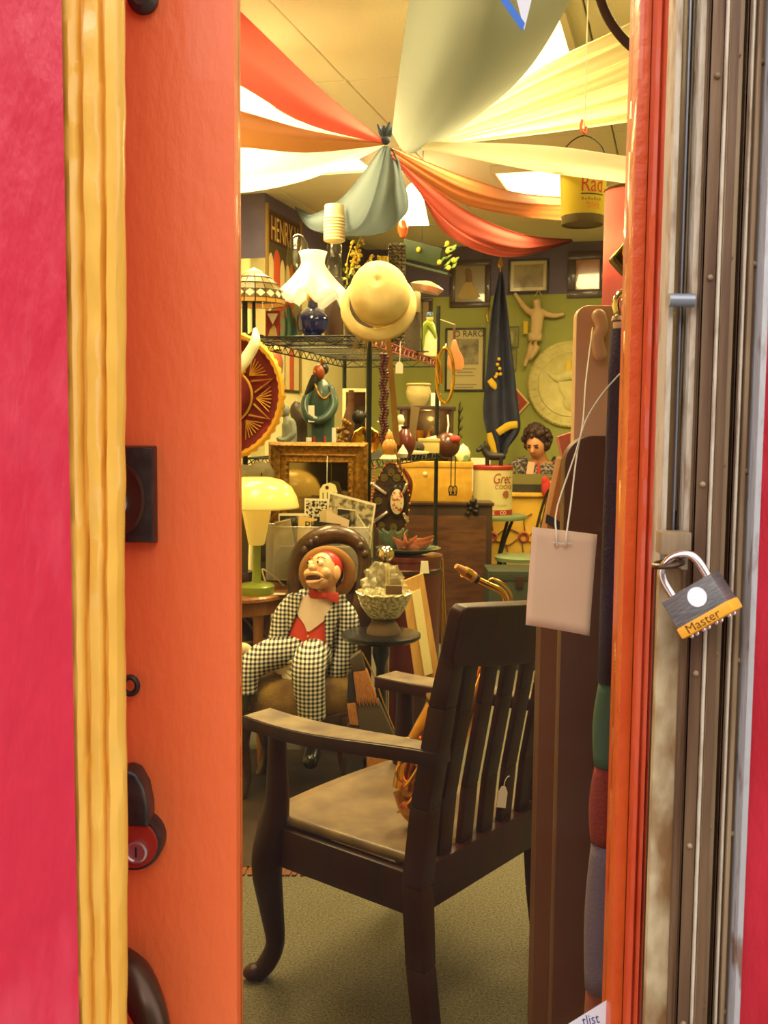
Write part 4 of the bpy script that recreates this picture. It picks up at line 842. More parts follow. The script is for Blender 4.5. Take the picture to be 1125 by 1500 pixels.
# ================================================================== SIDEBOARD, GILT MIRROR, BIN OF PHOTOGRAPHS
sbY0, sbY1, sbZ = 4.42, 4.80, .80
sx0, sx1 = PX(432, 4.42, 0).x, PX(548, 4.42, 0).x
t = Th('dark_side_cabinet', 'dark wooden side cabinet behind the balloon-back chair', 'cabinet', ((sx0+sx1)/2, 4.45, 0))
hw_ = (sx1-sx0)/2+.0
t.a('carcass', t.m1().box(-hw_, hw_-.02, .14, .33, .04, sbZ-.02), mdbrown, bevel=.004); t.a('top', t.m1().box(-hw_-.0, hw_, .1, .35, sbZ-.02, sbZ), mdbrown, bevel=.004)
for s_ in (-1, 1):
    d_ = t.a('door', t.m1().box(s_*hw_*.5-hw_*.44, s_*hw_*.5+hw_*.40, .125, .139, .08, sbZ-.06), mdbrown, bevel=.003); t.a('knob', t.m1().ball((s_*.04, .115, .45), .014, 10), mbrass, d_)
def bx4(cx, cz, w, h): return cx-w/2, cx+w/2, cz-h/2, cz+h/2
t = Th('gilt_framed_mirror', 'mirror in a heavy ornate gilt frame standing on the dark cabinet', 'mirror', PX(465, 4.76, sbZ), rz=math.radians(-4))
k_ = t.k; H_ = (622+ (1.5-sbZ)*1500/4.76 - 650)   # px height up to the photo's top edge
W2 = 73; fw = 31
msil = M('old_mirror', (150, 132, 96), .07, .95)
for nm, q in (('frame_top', [(-W2, H_), (W2, H_), (W2-fw, H_-fw), (-W2+fw, H_-fw)]), ('frame_side', [(W2, H_), (W2, 0), (W2-fw, fw), (W2-fw, H_-fw)]), ('frame_side', [(-W2, 0), (-W2, H_), (-W2+fw, H_-fw), (-W2+fw, fw)]), ('frame_bottom', [(W2, 0), (-W2, 0), (-W2+fw, fw), (W2-fw, fw)])):
    m = t.mb(); a0, b0, c0_, d0_ = [Vector((x, 0, z)) for x, z in q]; L2 = [(0, 4), (.08, -3), (.16, -6), (.24, -3), (.3, 0), (.55, 3), (.62, 1.5), (.72, 5), (.85, 5.5), (.92, 4), (1, 8)]
    n = 40
    def ff(u, v, a0=a0, b0=b0, c0_=c0_, d0_=d0_):
        i = min(int(round(v*(len(L2)-1))), len(L2)-1); w_, d = L2[i]; p = a0.lerp(b0, u).lerp(d0_.lerp(c0_, u), w_)
        if i in (2, 9): d += 1.3*math.sin(u*n*2.2)
        return (p.x, d, p.z)
    m.grid(ff, 90, len(L2)-1); fo = t.a(nm, m, mgold)
t.a('backing', t.mb().box(-W2+2, W2-2, 8.5, 10, 2, H_-2), mdbrown); t.a('glass', t.mb().box(-W2+fw-1, W2-fw+1, 6.5, 8, fw-1, H_-fw+1), msil)
# clear bin
mplas = glass_mat('clear_plastic', (.93, .92, .86, 1), .05, .15, haze=.22)
t = Th('clear_bin', 'clear plastic bin full of old photographs on the dark cabinet', 'bin', PX(466, 4.62, sbZ))
b_ = 74; h_ = 622+(1.5-sbZ)*1500/4.62-772; dp = 22
for nm, q in (('front_wall', (-b_, b_, -dp, -dp+1.5)), ('back_wall', (-b_, b_, dp-1.5, dp)), ('side_wall', (-b_, -b_+1.5, -dp+1.5, dp-1.5)), ('side_wall', (b_-1.5, b_, -dp+1.5, dp-1.5))): t.a(nm, t.mb().box(q[0], q[1], q[2], q[3], 0, h_), mplas)
t.a('rim', t.mb().tube([(-b_, -dp, h_), (b_, -dp, h_), (b_, dp, h_), (-b_, dp, h_)], 1.3, 5, closed=True), mplas)
binp = t.loc; bk = t.k
# papers and photographs standing in the bin (each its own thing)
mph = M('photo_grey', (96, 88, 66), .35, col2=(196, 184, 146), ns=30, thr=(.42, .58)); mph2 = M('photo_dark', (50, 44, 34), .35, col2=(150, 140, 110), ns=22, thr=(.5, .62)); mph3 = M('photo_pale', (206, 194, 154), .4, col2=(150, 136, 100), ns=18)
mchk = M('photo_mottled', (30, 26, 22), .35, col2=(220, 212, 180), ns=85, thr=(.48, .52))
def photo(pts, Y, mat, label, border=3, name='photograph', mb_=None):
    c = P(sum(p[0] for p in pts)/4, sum(p[1] for p in pts)/4, Y)
    t = Th(name, label, name.replace('_', ' '), c, group='photographs standing in the clear bin')
    V = [P(x, y, Y+(.0)) for x, y in pts]; V2 = [v+Vector((0, .0025, 0)) for v in V]
    t.a('sheet', t.mw().hexa(V, V2), mb_ or mpaper, smooth=False)
    if border:
        cc = sum(V, Vector())/4; I = [v+(cc-v)*(border/((v-cc).length/SCL(c)))*1.35+Vector((0, -.001, 0)) for v in V]; t.a('image', t.mw().hexa(I, [v+Vector((0, .0006, 0)) for v in I]), mat, smooth=False)
    return t
photo([(408, 752), (450, 752), (450, 835), (408, 835)], 4.665, mph2, 'black and white photograph with a white border at the lamp end of the bin')
photo([(446, 730), (524, 732), (520, 835), (446, 835)], 4.67, mchk, 'large mottled photograph standing at the back of the bin')
photo([(482, 720), (551, 738), (536, 835), (470, 820)], 4.658, mph, 'large tilted photograph with a white border leaning over the bin edge')
photo([(468, 750), (486, 742), (500, 830), (472, 835)], 4.648, mph3, 'pale sheet with no picture standing in the bin', 0, 'paper_sheet', M('pale_sheet', (206, 186, 136), .7))
photo([(478, 748), (512, 762), (500, 830), (478, 835)], 4.640, mph3, 'creased pink white sheet leaning in the bin', 0, 'paper_sheet', M('pinkish_sheet', (222, 196, 160), .7))
photo([(494, 744), (521, 747), (518, 835), (494, 830)], 4.653, mph2, 'small dark photograph with a red spot in the bin', 1)
photo([(523, 752), (545, 785), (538, 835), (520, 830)], 4.645, mph3, 'small white edged snapshot at the helmet side of the bin', 2)
c = photo([(438, 755), (462, 760), (458, 850), (430, 850)], 4.628, mph3, 'buff card divider with handwritten letters PH in the bin', 0, 'card_divider', M('buff_card', (222, 190, 112), .7))
m = c.mw(); m.text('PH', 12, lambda x, y: P(446+x, 775-y*.95, 4.627)); c.a('lettering', m, mink, smooth=False)
photo([(459, 763), (499, 768), (499, 850), (459, 850)], 4.622, mph2, 'black photograph backing at the front of the bin', 0, 'photograph', M('black_card', (40, 34, 26), .5))
photo([(402, 765), (425, 760), (440, 850), (400, 850)], 4.634, mph3, 'curled pale snapshot at the lamp end of the bin', 1)
t = Th('paper_stack', 'grey stack of papers lying at the bottom of the clear bin', 'paper stack', PX(470, 4.60, sbZ+.004))
mgp = M('grey_papers', (150, 136, 100), .8)
for i in range(8): t.a('sheet_bundle', t.mb().box(-62+2*(i % 3), 64-3*(i % 2), -10, 4, i*6, i*6+5.4), mgp, bevel=.001)
# round price tag hung on the gilt mirror
t = Th('price_tag', 'cream tag with handwritten price hung on the gilt mirror', 'price tag', P(481, 724, 4.70), group='small paper price tags')
out = [(-13, -14), (12, -14), (14, 2), (10, 14), (2, 17), (-8, 14), (-13, 6)]
t.a('card', t.mb().prism(out, -.6, .6), M('cream_tag', (228, 222, 160), .7), smooth=False); t.a('grommet', t.mb().lathe([(2.6, 0), (2.6, .8), (.4, .8)], 14, (-2, -.8, 10), rot=rx), mterra)
m = t.mb(); m.text('11.95', 10, lambda x, y: (-11+x*.9, -1, -7+y)); t.a('lettering', m, mink, smooth=False)
m = t.mb(); m.tube([(-2, -1, 10), (-2, 0, 40), (-2, 6, 56)], .5, 4, sm=3); t.a('string', m, mstr)
# ================================================================== BALLOON-BACK CHAIR
mcarv = M('carved_walnut', (84, 54, 26), .35, col2=(58, 36, 18), ns=18, bump=.2, coat=.3)
mvel = M('mustard_velvet', (150, 118, 48), .9, col2=(96, 66, 30), ns=7, bump=.4, bs=120)
SZ = .50
sc = PX(438, 4.12, 0)
t = Th('balloon_back_chair', 'carved balloon-back parlour chair with a mustard velvet seat', 'chair', sc)
t.a('seat_cushion', t.m1().lathe([(.05, .36), (.235, .36), (.25, .40), (.245, .45), (.21, .485), (.12, SZ), (.01, SZ+.003)], 44, sy=.9), mvel)
t.a('seat_frame', t.m1().lathe([(.22, .30), (.25, .30), (.255, .36), (.22, .365)], 44, sy=.9), mcarv)
for x, y, s_ in ((-.19, -.13, -1), (.19, -.13, 1), (-.15, .17, -1), (.16, .17, 1)):
    t.a('leg', t.m1().tube([(x, y, .34), (x+s_*.025, y-.01, .24), (x+s_*.005, y, .1), (x+s_*.03, y-.01, .0)], [.032, .03, .018, .022], 10, sm=4), mcarv)
m = t.mw(); bp = [(436, 900, 4.42), (430, 862, 4.44), (430, 832, 4.45), (446, 800, 4.46), (482, 783, 4.47), (518, 790, 4.46), (534, 816, 4.45), (530, 856, 4.43), (518, 906, 4.40), (508, 950, 4.36), (500, 990, 4.32)]
m.tube([P(*q) for q in bp], [.026, .026, .028, .036, .044, .036, .03, .026, .026, .028, .03], 12, sm=5, ref=(0, 1, 0)); bf = t.a('back_frame', m, mcarv)
m = t.mw(); m.tube([P(436, 900, 4.42), P(440, 950, 4.36), P(444, 990, 4.32)], .026, 10, sm=4); t.a('back_upright', m, mcarv)
for px_, py_, Y_ in ((455, 796, 4.42), (446, 806, 4.42), (528, 800, 4.42), (534, 812, 4.42), (463, 791, 4.42)): m = t.mw(); m.ball(P(px_, py_, Y_), (.016, .014, .018), 8); t.a('carved_scroll', m, mcarv, bf)
m = t.mw(); m.tube([P(508, 932, 4.32), P(506, 940, 4.30)], .022, 12); m.tube([P(506, 945, 4.31), P(504, 952, 4.30)], .022, 12); t.a('turned_ring', m, M('pale_ring', (150, 112, 60), .3, coat=.3), bf)
m = t.mw(); m.tube([P(505, 950, 4.30), P(500, 972, 4.25), P(488, 990, 4.18), P(476, 1002, 4.1)], [.02, .02, .018, .014], 10, sm=4); t.a('arm_scroll', m, M('gold_walnut', (176, 132, 66), .3, coat=.3))
# ================================================================== VENTRILOQUIST DUMMY
mging = gingham('gingham', .0165); mskin = M('painted_skin', (228, 178, 130), .3, coat=.3); mhair2 = M('red_hair_paint', (196, 44, 36), .4); mshirt = M('pink_white_shirt', (240, 214, 196), .7, bump=.2, bs=40); mvest = M('coral_vest', (214, 70, 52), .7); mstraw = M('tan_felt', (176, 124, 60), .7, bump=.2, bs=200); msock = M('olive_sock', (84, 78, 40), .9); mglove = M('white_glove', (244, 232, 200), .7)
dp_ = P(455, 985, 4.10)
t = Th('ventriloquist_dummy', 'seated ventriloquist dummy in a checked suit and red bow tie', 'doll', dp_)
def torso_front(x, z): 
    r = 37+3*math.sin(max(0, min(1, (z-20)/100))*PI); q = max(0, 1-((x-5)/r)**2); return 6+ (z-40)*.08-.62*r*math.sqrt(q)
def panel(rows_, off, nu=10):
    m = t.mb()
    def f(u, v):
        q = crom([Vector(r) for r in rows_], 20)[int(round(v*20))]; x = q.y+(q.z-q.y)*u; return (x, torso_front(x, q.x)-off, q.x)
    m.grid(f, nu, 20); return m
t.a('jacket', t.mb().tube([(3, 4, 8), (3, 4, 30), (4, 6, 62), (6, 8, 92), (9, 10, 108), (12, 10, 114)], [37, 40, 41, 40, 31, 16], 26, sm=4, flat=.64, ref=(1, 0, 0)), mging)
t.a('shirt_front', panel([(116, -16, 38), (104, -20, 38), (90, -18, 30), (76, -8, 14), (66, -4, 0)], 9), mshirt)
vs_ = t.a('vest', panel([(84, -26, 30), (70, -28, 28), (56, -34, 26), (46, -34, 24), (36, -4, 20), (28, 4, 8)], 7), mvest)
t.a('button', t.mb().ball((-2, torso_front(-2, 58)-8, 58), (2.4, 1.5, 2.4), 8), mbrass, vs_)
t.a('lapel', panel([(118, -28, -10), (108, -36, -14), (92, -37, -19), (72, -40, -27), (50, -44, -35)], 11, 6), mging, solid=.004); t.a('lapel', panel([(116, 34, 50), (102, 32, 52), (88, 22, 46), (74, 22, 38), (44, 24, 32)], 11, 6), mging, solid=.004)
t.a('sleeve', t.mb().tube([(-26, 6, 104), (-38, 4, 84), (-46, 0, 56), (-48, -2, 40), (-36, -8, 26)], [13, 16, 15, 15, 12], 16, sm=4, capr=True), mging)
t.a('sleeve', t.mb().tube([(40, 8, 100), (52, 6, 78), (54, 0, 48), (46, -8, 18), (36, -12, 2)], [14, 18, 17, 16, 14], 16, sm=4, capr=True), mging)
t.a('trouser_leg', t.mb().tube([(-6, -6, 26), (-36, -26, 36), (-66, -44, 30), (-86, -56, 10), (-88, -60, -16)], [22, 23, 22, 19, 17], 18, sm=5), mging)
t.a('trouser_leg', t.mb().tube([(10, -8, 24), (6, -40, 34), (2, -70, 24), (4, -78, -4), (8, -78, -46)], [24, 24, 24, 22, 19], 18, sm=5), mging)
t.a('sock', t.mb().tube([(-89, -60, -12), (-96, -60, -32), (-104, -60, -54)], [12, 13, 11], 12, sm=4, capr=True), msock); t.a('sock', t.mb().tube([(8, -78, -40), (10, -78, -62), (10, -78, -80)], [13, 13, 12], 12, sm=4, capr=True), msock)
for c, e_ in (((-104, -64, -62), (-110, -90, -68)), ((10, -84, -90), (8, -112, -96))): t.a('shoe', t.mb().tube([c, e_], [12, 11], 12, capr=True), mblack)
# gloved hand lying in the lap: palm and five fingers
m = t.mb(); pc = Vector((-38, -32, 14)); m.ball(pc, (13, 8, 10), 14)
for i, (dx, dz, L_) in enumerate(((1, .15, 18), (.9, -.35, 21), (.75, -.62, 20), (.5, -.85, 16))):
    d = Vector((dx, -.45, dz)).normalized(); m.tube([pc+d*6+Vector((0, 0, 3-3*i)), pc+d*(6+L_*.5)+Vector((0, -2, 2-3*i)), pc+d*(6+L_)+Vector((0, 1, -3*i))], [4.2, 3.8, 2.6], 8, sm=3, capr=True)
m.tube([pc+Vector((0, -4, 6)), pc+Vector((8, -10, 12)), pc+Vector((16, -10, 12))], [4.4, 4, 3], 8, sm=3, capr=True); t.a('gloved_hand', m, mglove)
m = t.mb(); pc = Vector((34, -14, -6)); m.ball(pc, (9, 7, 8), 12)
for i in range(4): m.tube([pc+Vector((-6+i*4, -4, -4)), pc+Vector((-8+i*4, -8, -12)), pc+Vector((-8+i*4, -4, -17))], [3, 2.8, 2], 7, sm=3, capr=True)
m.tube([pc+Vector((-8, -2, 0)), pc+Vector((-13, -6, -5))], [3, 2.4], 7, capr=True); t.a('gloved_hand', m, mglove)
# head looks up and to one side
hc = Vector((18, -6, 147)); RH = Matrix.Rotation(math.radians(-34), 3, 'Z') @ Matrix.Rotation(math.radians(-16), 3, 'X') @ Matrix.Rotation(math.radians(-8), 3, 'Y')
def H(x, y, z): return hc+RH @ Vector((x, y, z))
m = t.mb(); m.ball(H(0, 2, 4), (23, 25, 28), 28, rot=RH); m.tube([(24, 4, 108), hc+Vector((4, 8, -14))], [13, 14], 14)
m.ball(H(0, -12, -13), (17, 14, 12), 20, rot=RH); m.ball(H(-14, -14, -2), (9, 8, 8), 12, rot=RH); m.ball(H(14, -14, -2), (9, 8, 8), 12, rot=RH)
hd_ = t.a('head', m, mskin)
t.a('nose', t.mb().ball(H(0, -26, 4), (5.5, 7.5, 5.5), 14, rot=RH), mskin, hd_)
for s_ in (-1, 1):
    t.a('ear', t.mb().ball(H(s_*23, 2, 0), (4, 8, 11), 14, rot=RH), mskin, hd_)
    e_ = t.a('eye', t.mb().ball(H(s_*9, -20, 12), (5, 4, 4.4), 12, rot=RH), mglove, hd_)
    t.a('iris', t.mb().ball(H(s_*9-2, -23.6, 12.4), (1.9, 1.3, 2), 8, rot=RH), mink, hd_)
    t.a('eyebrow', t.mb().tube([H(s_*4, -22, 18), H(s_*9, -21, 20.5), H(s_*15, -17, 18)], 1, 5, sm=3), mhair2, hd_)
t.a('mouth_opening', t.mb().ball(H(0, -24, -10), (13, 4, 5.5), 14, rot=RH), M('mouth_dark', (70, 22, 18), .6), hd_)
t.a('upper_lip', t.mb().tube([H(-14, -19, -8), H(-8, -26, -4.5), H(0, -28.5, -4), H(8, -26, -4.5), H(14, -19, -8)], [2.2, 3, 3.2, 3, 2.2], 8, sm=4, capr=True), mskin, hd_)
t.a('lower_lip', t.mb().tube([H(-13, -19, -12), H(-7, -25, -16), H(0, -27, -17), H(7, -25, -16), H(13, -19, -12)], [2, 2.8, 3, 2.8, 2], 8, sm=4, capr=True), mskin, hd_)
t.a('hair', t.mb().ball(H(0, 7, 10), (24.5, 23, 26), 20, rot=RH), mhair2, hd_)
hr = Matrix.Rotation(math.radians(10), 3, 'Y') @ Matrix.Rotation(math.radians(-72), 3, 'X')
ht = t.a('hat_crown', t.mb().lathe([(25, 0), (24, 10), (21, 20), (12, 26), (1, 27)], 32, (22, 14, 146), rot=hr, cap=False), mstraw, hd_)
t.a('hat_brim', t.mb().lathe([(25, 0), (35, -1), (42, 2)], 40, (23, 12, 144), rot=hr, cap=False, sy=1.06), mstraw, hd_, solid=.004)
for s_ in (-1, 1): t.a('bow_tie_wing', t.mb().hexa([(20+s_*2, -22, 113), (20+s_*21, -20, 109-s_*3), (20+s_*21, -20, 124-s_*3), (20+s_*2, -22, 121)], [(20+s_*2, -17, 113), (20+s_*21, -15, 109-s_*3), (20+s_*21, -15, 124-s_*3), (20+s_*2, -17, 121)]), mvest, bevel=.003)
t.a('bow_tie_knot', t.mb().ball((20, -21, 117), (5, 4, 5), 10), mvest)
single('hand_stand_in', 'white and tan lumps standing in for a hand on the seat beside the dummy', 'cloth', P(349, 958, 4.0), lambda m: (m.ball((4, 0, 8), (16, 8, 9)), m.ball((-6, -4, -4), (14, 9, 10))), M('tan_white_hand', (232, 206, 160), .8))  # rounded lumps stand in for another doll's cuff and hand
# ================================================================== PEDESTAL TABLE, CRYSTAL BOWL, LEANING PANEL
pt = PX(556, 3.95, 0); PTZ = 1.5-(930-622)/1500*3.95
t = Th('black_pedestal_table', 'round black lacquered pedestal table beside the dummy', 'table', pt)
t.a('top', t.m1().lathe([(.01, PTZ-.025), (.14, PTZ-.025), (.155, PTZ-.015), (.155, PTZ-.003), (.14, PTZ), (.01, PTZ)], 44), mblack)
t.a('column', t.m1().lathe([(.03, PTZ-.026), (.035, PTZ-.08), (.018, PTZ-.14), (.022, .4), (.045, .3), (.03, .2), (.03, .12)], 24), mblack)
for i in range(3):
    a = i*2*PI/3+.5; c, s_ = math.cos(a), math.sin(a); t.a('foot', t.m1().tube([(.01*c, .01*s_, .2), (.1*c, .1*s_, .13), (.17*c, .17*s_, .03), (.2*c, .2*s_, .012)], [.02, .018, .014, .012], 8, sm=4), mblack)
mcrys = M('crystal', (150, 142, 104), .14, coat=.6, col2=(226, 218, 180), ns=90, bump=1.0, bs=110, thr=(.42, .58))
t = Th('crystal_bowl', 'cut crystal bowl on a domed stone foot on the black table', 'bowl', pt+Vector((.01, 0, PTZ)))
t.a('domed_foot', t.mb().lathe([(25, 0), (25, 4), (20, 14), (12, 20), (8, 21)], 32), M('speckled_foot', (112, 90, 66), .8, bump=.4, bs=200))
t.a('bowl', t.mb().lathe([(8, 21), (22, 24), (32, 38), (38, 54), (41, 60), (38, 61), (30, 40), (14, 28), (1, 27)], 44, wob=lambda a, j, r, z: (r*(1+.025*math.cos(a*14)), z+(1.5*math.cos(a*14) if j in (4, 5) else 0))), mcrys)
mbag = M('cellophane', (222, 210, 166), .1, coat=.6, alpha=.22, bump=1.0, bs=18)
t = Th('cellophane_bag', 'crumpled clear cellophane bag of trinkets piled in the crystal bowl', 'bag', pt+Vector((.01, 0, PTZ))+Z*(46*SCL(pt)))
def bagf(u, v):
    a = u*2*PI; ph = v*PI; q = Vector((math.sin(ph)*math.cos(a), math.sin(ph)*math.sin(a), math.cos(ph))); n_ = 1+.34*noise.noise(q*2.6+Vector((3, 1, 0)))+.3*noise.noise(q*8)
    return Vector((q.x*30*n_, q.y*24*n_, 24+q.z*30*n_))
t.a('bag', t.mb().grid(bagf, 26, 16, cu=True), mbag, smooth=False)
t.a('trinket', t.mb().box(2, 26, -27, -20, 14, 28), M('trinket_brown', (110, 82, 46), .4), bevel=.006)
t = Th('leaning_wood_panel', 'pale wooden panel leaning behind the black pedestal table', 'panel', P(616, 1010, 4.25))
q0 = [P(588, 853, 4.34), P(620, 840, 4.36), P(648, 1010, 4.22), P(610, 1010, 4.22)]
t.a('board', t.mw().hexa(q0, [v+Vector((0, .03, 0)) for v in q0]), M('yellow_pine', (190, 146, 70), .5, col2=(168, 122, 52), ns=6, stretch=(6, 1, 1)), smooth=False)
q1 = [P(603, 868, 4.33), P(616, 862, 4.34), P(634, 985, 4.23), P(622, 990, 4.23)]; q1 = [v+Vector((0, -.006, 0)) for v in q1]
t.a('pale_inlay', t.mw().hexa(q1, [v+Vector((0, .012, 0)) for v in q1]), M('pale_inlay', (206, 190, 130), .5), smooth=False)
fz = P(616, 1010, 4.30).z; t.a('foot_block', t.mw().hexa([P(608, 1008, 4.21), P(650, 1008, 4.21), P(650, 1008, 4.32), P(608, 1008, 4.32)], [Vector((P(x, 1008, y).x, y, 0)) for x, y in ((608, 4.21), (650, 4.21), (650, 4.32), (608, 4.32))]), mdbrown, smooth=False)
# cowhide patchwork bag standing on the floor
t = Th('cowhide_bag', 'patchwork cowhide bag in tan and black below the black table', 'bag', PX(538, 3.62, 0))
mht = M('tan_hide', (176, 116, 52), .9, col2=(150, 92, 40), ns=60, bump=.5, bs=220, stretch=(4, 4, 1)); mhb = M('black_hide', (40, 30, 22), .9, bump=.5, bs=220, stretch=(4, 4, 1)); mhg = M('brown_hide', (74, 60, 36), .9, bump=.5, bs=220, stretch=(4, 4, 1))
def HP(px, py): return P(px, py, 3.66-(py-960)*.0006)
zfl = t.loc
for nm, q, mt in (('tan_patch', ((517, 984), (537, 982), (552, 1024), (522, 1028)), mht), ('black_patch', ((510, 984), (516, 984), (521, 1028), (508, 1030)), mhb), ('strap_patch', ((512, 966), (528, 955), (536, 982), (516, 984)), mhg), ('tan_patch', ((508, 1031), (521, 1029), (526, 1064), (512, 1062)), mht), ('grey_patch', ((522, 1029), (554, 1026), (580, 1084), (527, 1080)), mhg), ('tan_patch', ((536, 1084), (582, 1086), (592, 1150), (538, 1150)), mht), ('black_patch', ((508, 1063), (526, 1066), (535, 1150), (506, 1150)), mhb)):
    V = [HP(*p) for p in q]; t.a(nm, t.mw().hexa(V, [v+Vector((0, .05, 0)) for v in V]), mt, bevel=.006)
m = t.mw(); V = [HP(506, 1149), HP(592, 1149)]; m.hexa([V[0], V[1], V[1]+Vector((0, .12, 0)), V[0]+Vector((0, .12, 0))], [Vector((v.x, v.y, 0)) for v in (V[0], V[1], V[1]+Vector((0, .12, 0)), V[0]+Vector((0, .12, 0)))]); t.a('base', m, mhg, bevel=.006)
for i in range(12):
    x = 523+i*2.7; m = t.mw(); m.tube([HP(x, 1022)+Vector((0, -.004, 0)), HP(x+1.5, 1030+3*(i % 2))+Vector((0, -.006, 0))], [.004, .001], 4); t.a('fringe', m, mht)
m = t.mw(); m.tube([HP(530, 955), HP(548, 990), HP(562, 1030), HP(586, 1090)], .003, 5, sm=4); t.a('piping', m, mbrass)
singlew('fringed_rug', 'dark rug with a brown fringe on the floor behind the armchair', 'rug', (-.2, 3.5, 0), lambda m: m.box(-1.3, .05, 3.35, 4.6, 0.001, .008), M('dark_rug', (48, 36, 24), .95, col2=(66, 46, 28), ns=16))
rug = bpy.data.objects['fringed_rug']
m = MB(1, rug.location)
for i in range(60): x = -1.28+i*.022; m.box(x, x+.014, 3.29, 3.352, .001, .006, rz=rnd.uniform(-.25, .25))
fr = m.build('fringe', M('brown_fringe', (116, 66, 32), .9), rug); fr['kind'] = 'stuff'
# ================================================================== DARK DRESSER, YELLOW CHEST, BOWLS
t = Th('dark_cabinet', 'tall plain dark wooden cabinet beside the cookie tin', 'cabinet', PX(640, 7.0, 0))
DZ = 1.5-(735-622)/1500*6.95; x0_, x1_ = PX(545, 6.95, 0).x-t.loc.x, PX(718, 6.95, 0).x-t.loc.x
t.a('carcass', t.m1().box(x0_, x1_, -.04, .2, .0, DZ-.02), mdbrown, bevel=.004); t.a('top', t.m1().box(x0_-.01, x1_+.01, -.06, .21, DZ-.02, DZ), mdbrown, bevel=.004)
t.a('front_panel', t.m1().box(x0_+.04, x1_-.04, -.05, -.041, .1, DZ-.09), mwalnut, bevel=.004)
m = t.m1()
for i in range(9): m.ball((x1_-.14+.03*math.cos(i), -.06, DZ-.03+.045*math.sin(i*1.7)), .018, 8)
t.a('carved_rosette', m, M('dark_iron', (52, 44, 36), .35, .6))
t = Th('yellow_chest', 'yellow parchment covered chest on top of the plain dark cabinet', 'chest', PX(640, 7.02, DZ+.001), )
hx = 51; hy = 622+(1.5-DZ)*1500/7.02-676
t.a('chest_body', t.mb().box(-hx, hx, 0, 36, 0, hy-8), M('parchment', (206, 160, 48), .6, col2=(190, 140, 40), ns=14, bump=.3, bs=26), bevel=.004); t.a('lid', t.mb().box(-hx-1.5, hx+1.5, -1.5, 37.5, hy-8, hy), M('parchment', (206, 160, 48), .6), bevel=.004)
t.a('round_latch', t.mb().lathe([(3, 0), (3, 1.4), (.3, 2)], 16, (-18, -1, hy-17), rot=rx), mivory)
t = Th('cork_ball_mask', 'round maroon gourd hanging on the tall shelf post', 'gourd', P(655, 652, 6.45))
t.a('gourd', t.mb().ball((0, 0, 0), (19, 17, 19), 24), M('maroon_gourd', (98, 46, 26), .35, col2=(70, 34, 20), ns=8, coat=.4))
t.a('spout', t.mb().tube([(-16, -4, 8), (-30, -4, 6), (-44, -4, 2)], [6, 4, 2], 10, sm=4), mivory)
t.a('red_blush', t.mb().ball((10, -10, 9), (9, 7.5, 6), 12), mred1)
for dx in (6, 12):
    m = t.mb(); m.tube([(dx, -6, -16), (dx, -6, -58)], .9, 5); m.tube([(dx+3*math.cos(a), -6, -66+7*math.sin(a)) for a in [2*PI*i/12 for i in range(12)]], .9, 5, closed=True); m.tube([(dx-2, -6, -74), (dx, -6, -60), (dx+2, -6, -74)], 1, 5); t.a('hanging_cord', m, mblack)
m = t.mb(); m.tube([(0, 0, 18), (2, 5, 30), (1, 14, 44)], 1.2, 5); t.a('hanging_loop', m, mstr)
m = t.mb()
for i in range(26): m.tube([(16, 2, 6+i*1.8), (20+3*math.sin(i), 0, 10+i*2.2)], [.8, .3], 4)
t.a('bristle_crest', m, mblack)
single('white_teapot', 'small white and teal rounded teapot on the yellow chest', 'teapot', PX(678, 7.12, DZ+hy*SCL(PX(678, 7.1, DZ))), lambda m: (m.lathe([(1, 0), (6, 0), (10, 6), (11, 13), (7, 21), (2, 24), (1, 26)], 20), m.tube([(-9, 0, 9), (-15, 0, 14), (-17, 0, 19)], [2.4, 1.8, 1.4], 8, sm=3)), M('white_teal_glaze', (226, 222, 180), .3, col2=(120, 170, 140), ns=12, thr=(.55, .6)))
# maroon tub with a stack of bowls
t = Th('maroon_tub', 'dark maroon wooden tub holding a pile of bowls', 'tub', PX(598, 4.62, 0))
TUBZ = 1.5-(812-622)/1500*4.62
t.a('tub', t.m1().lathe([(.01, 0), (.12, 0), (.13, .1), (.14, TUBZ-.02), (.145, TUBZ-.02), (.145, TUBZ), (.13, TUBZ), (.01, TUBZ-.004)], 36), mterra); t.a('hoop', t.m1().lathe([(.139, TUBZ-.08), (.144, TUBZ-.075), (.144, TUBZ-.06), (.14, TUBZ-.055)], 36), mbrz2)
bw = PX(598, 4.62, TUBZ)
single('teal_platter', 'wide teal glazed platter on the maroon tub', 'platter', bw, lambda m: m.lathe([(1, 1), (20, 0), (44, 7), (48, 10), (44, 10), (22, 4), (1, 4)], 40, sy=.9), M('teal_glaze', (74, 94, 76), .25, coat=.4))
single('green_bowl', 'small olive green bowl nested on the teal platter', 'bowl', bw+Vector((.06, .02, .022)), lambda m: m.lathe([(1, 0), (8, 0), (17, 10), (18, 14), (16, 14), (8, 4), (1, 3)], 32), M('olive_glaze', (96, 104, 40), .25, coat=.4))
def leafdish(m):
    for a, L_ in ((.15, 36), (.45, 42), (-.2, 26), (.9, 22), (1.7, 24), (2.5, 22)):
        m.tube([(0, 0, 4), (L_*.5*math.cos(a), -6, 5+L_*.35*math.sin(a)), (L_*math.cos(a), -4, 10+L_*.6*math.sin(a))], [6, 8, 3], 10, sm=4, flat=.35, ref=(0, -.5, 1), capr=True)
single('leaf_dish', 'glossy pink leaf-shaped dish on the teal platter', 'dish', bw+Vector((-.01, -.05, .022)), leafdish, M('pink_lustre', (170, 92, 62), .15, coat=.6))
def lily(m): m.lathe([(6, 0), (14, 6), (18, 16), (20, 26), (18, 25), (12, 8), (1, 4)], 36, wob=lambda a, j, r, z: (r*(1+.12*math.cos(a*8)), z+(3*math.cos(a*8) if j in (3, 4) else 0)))
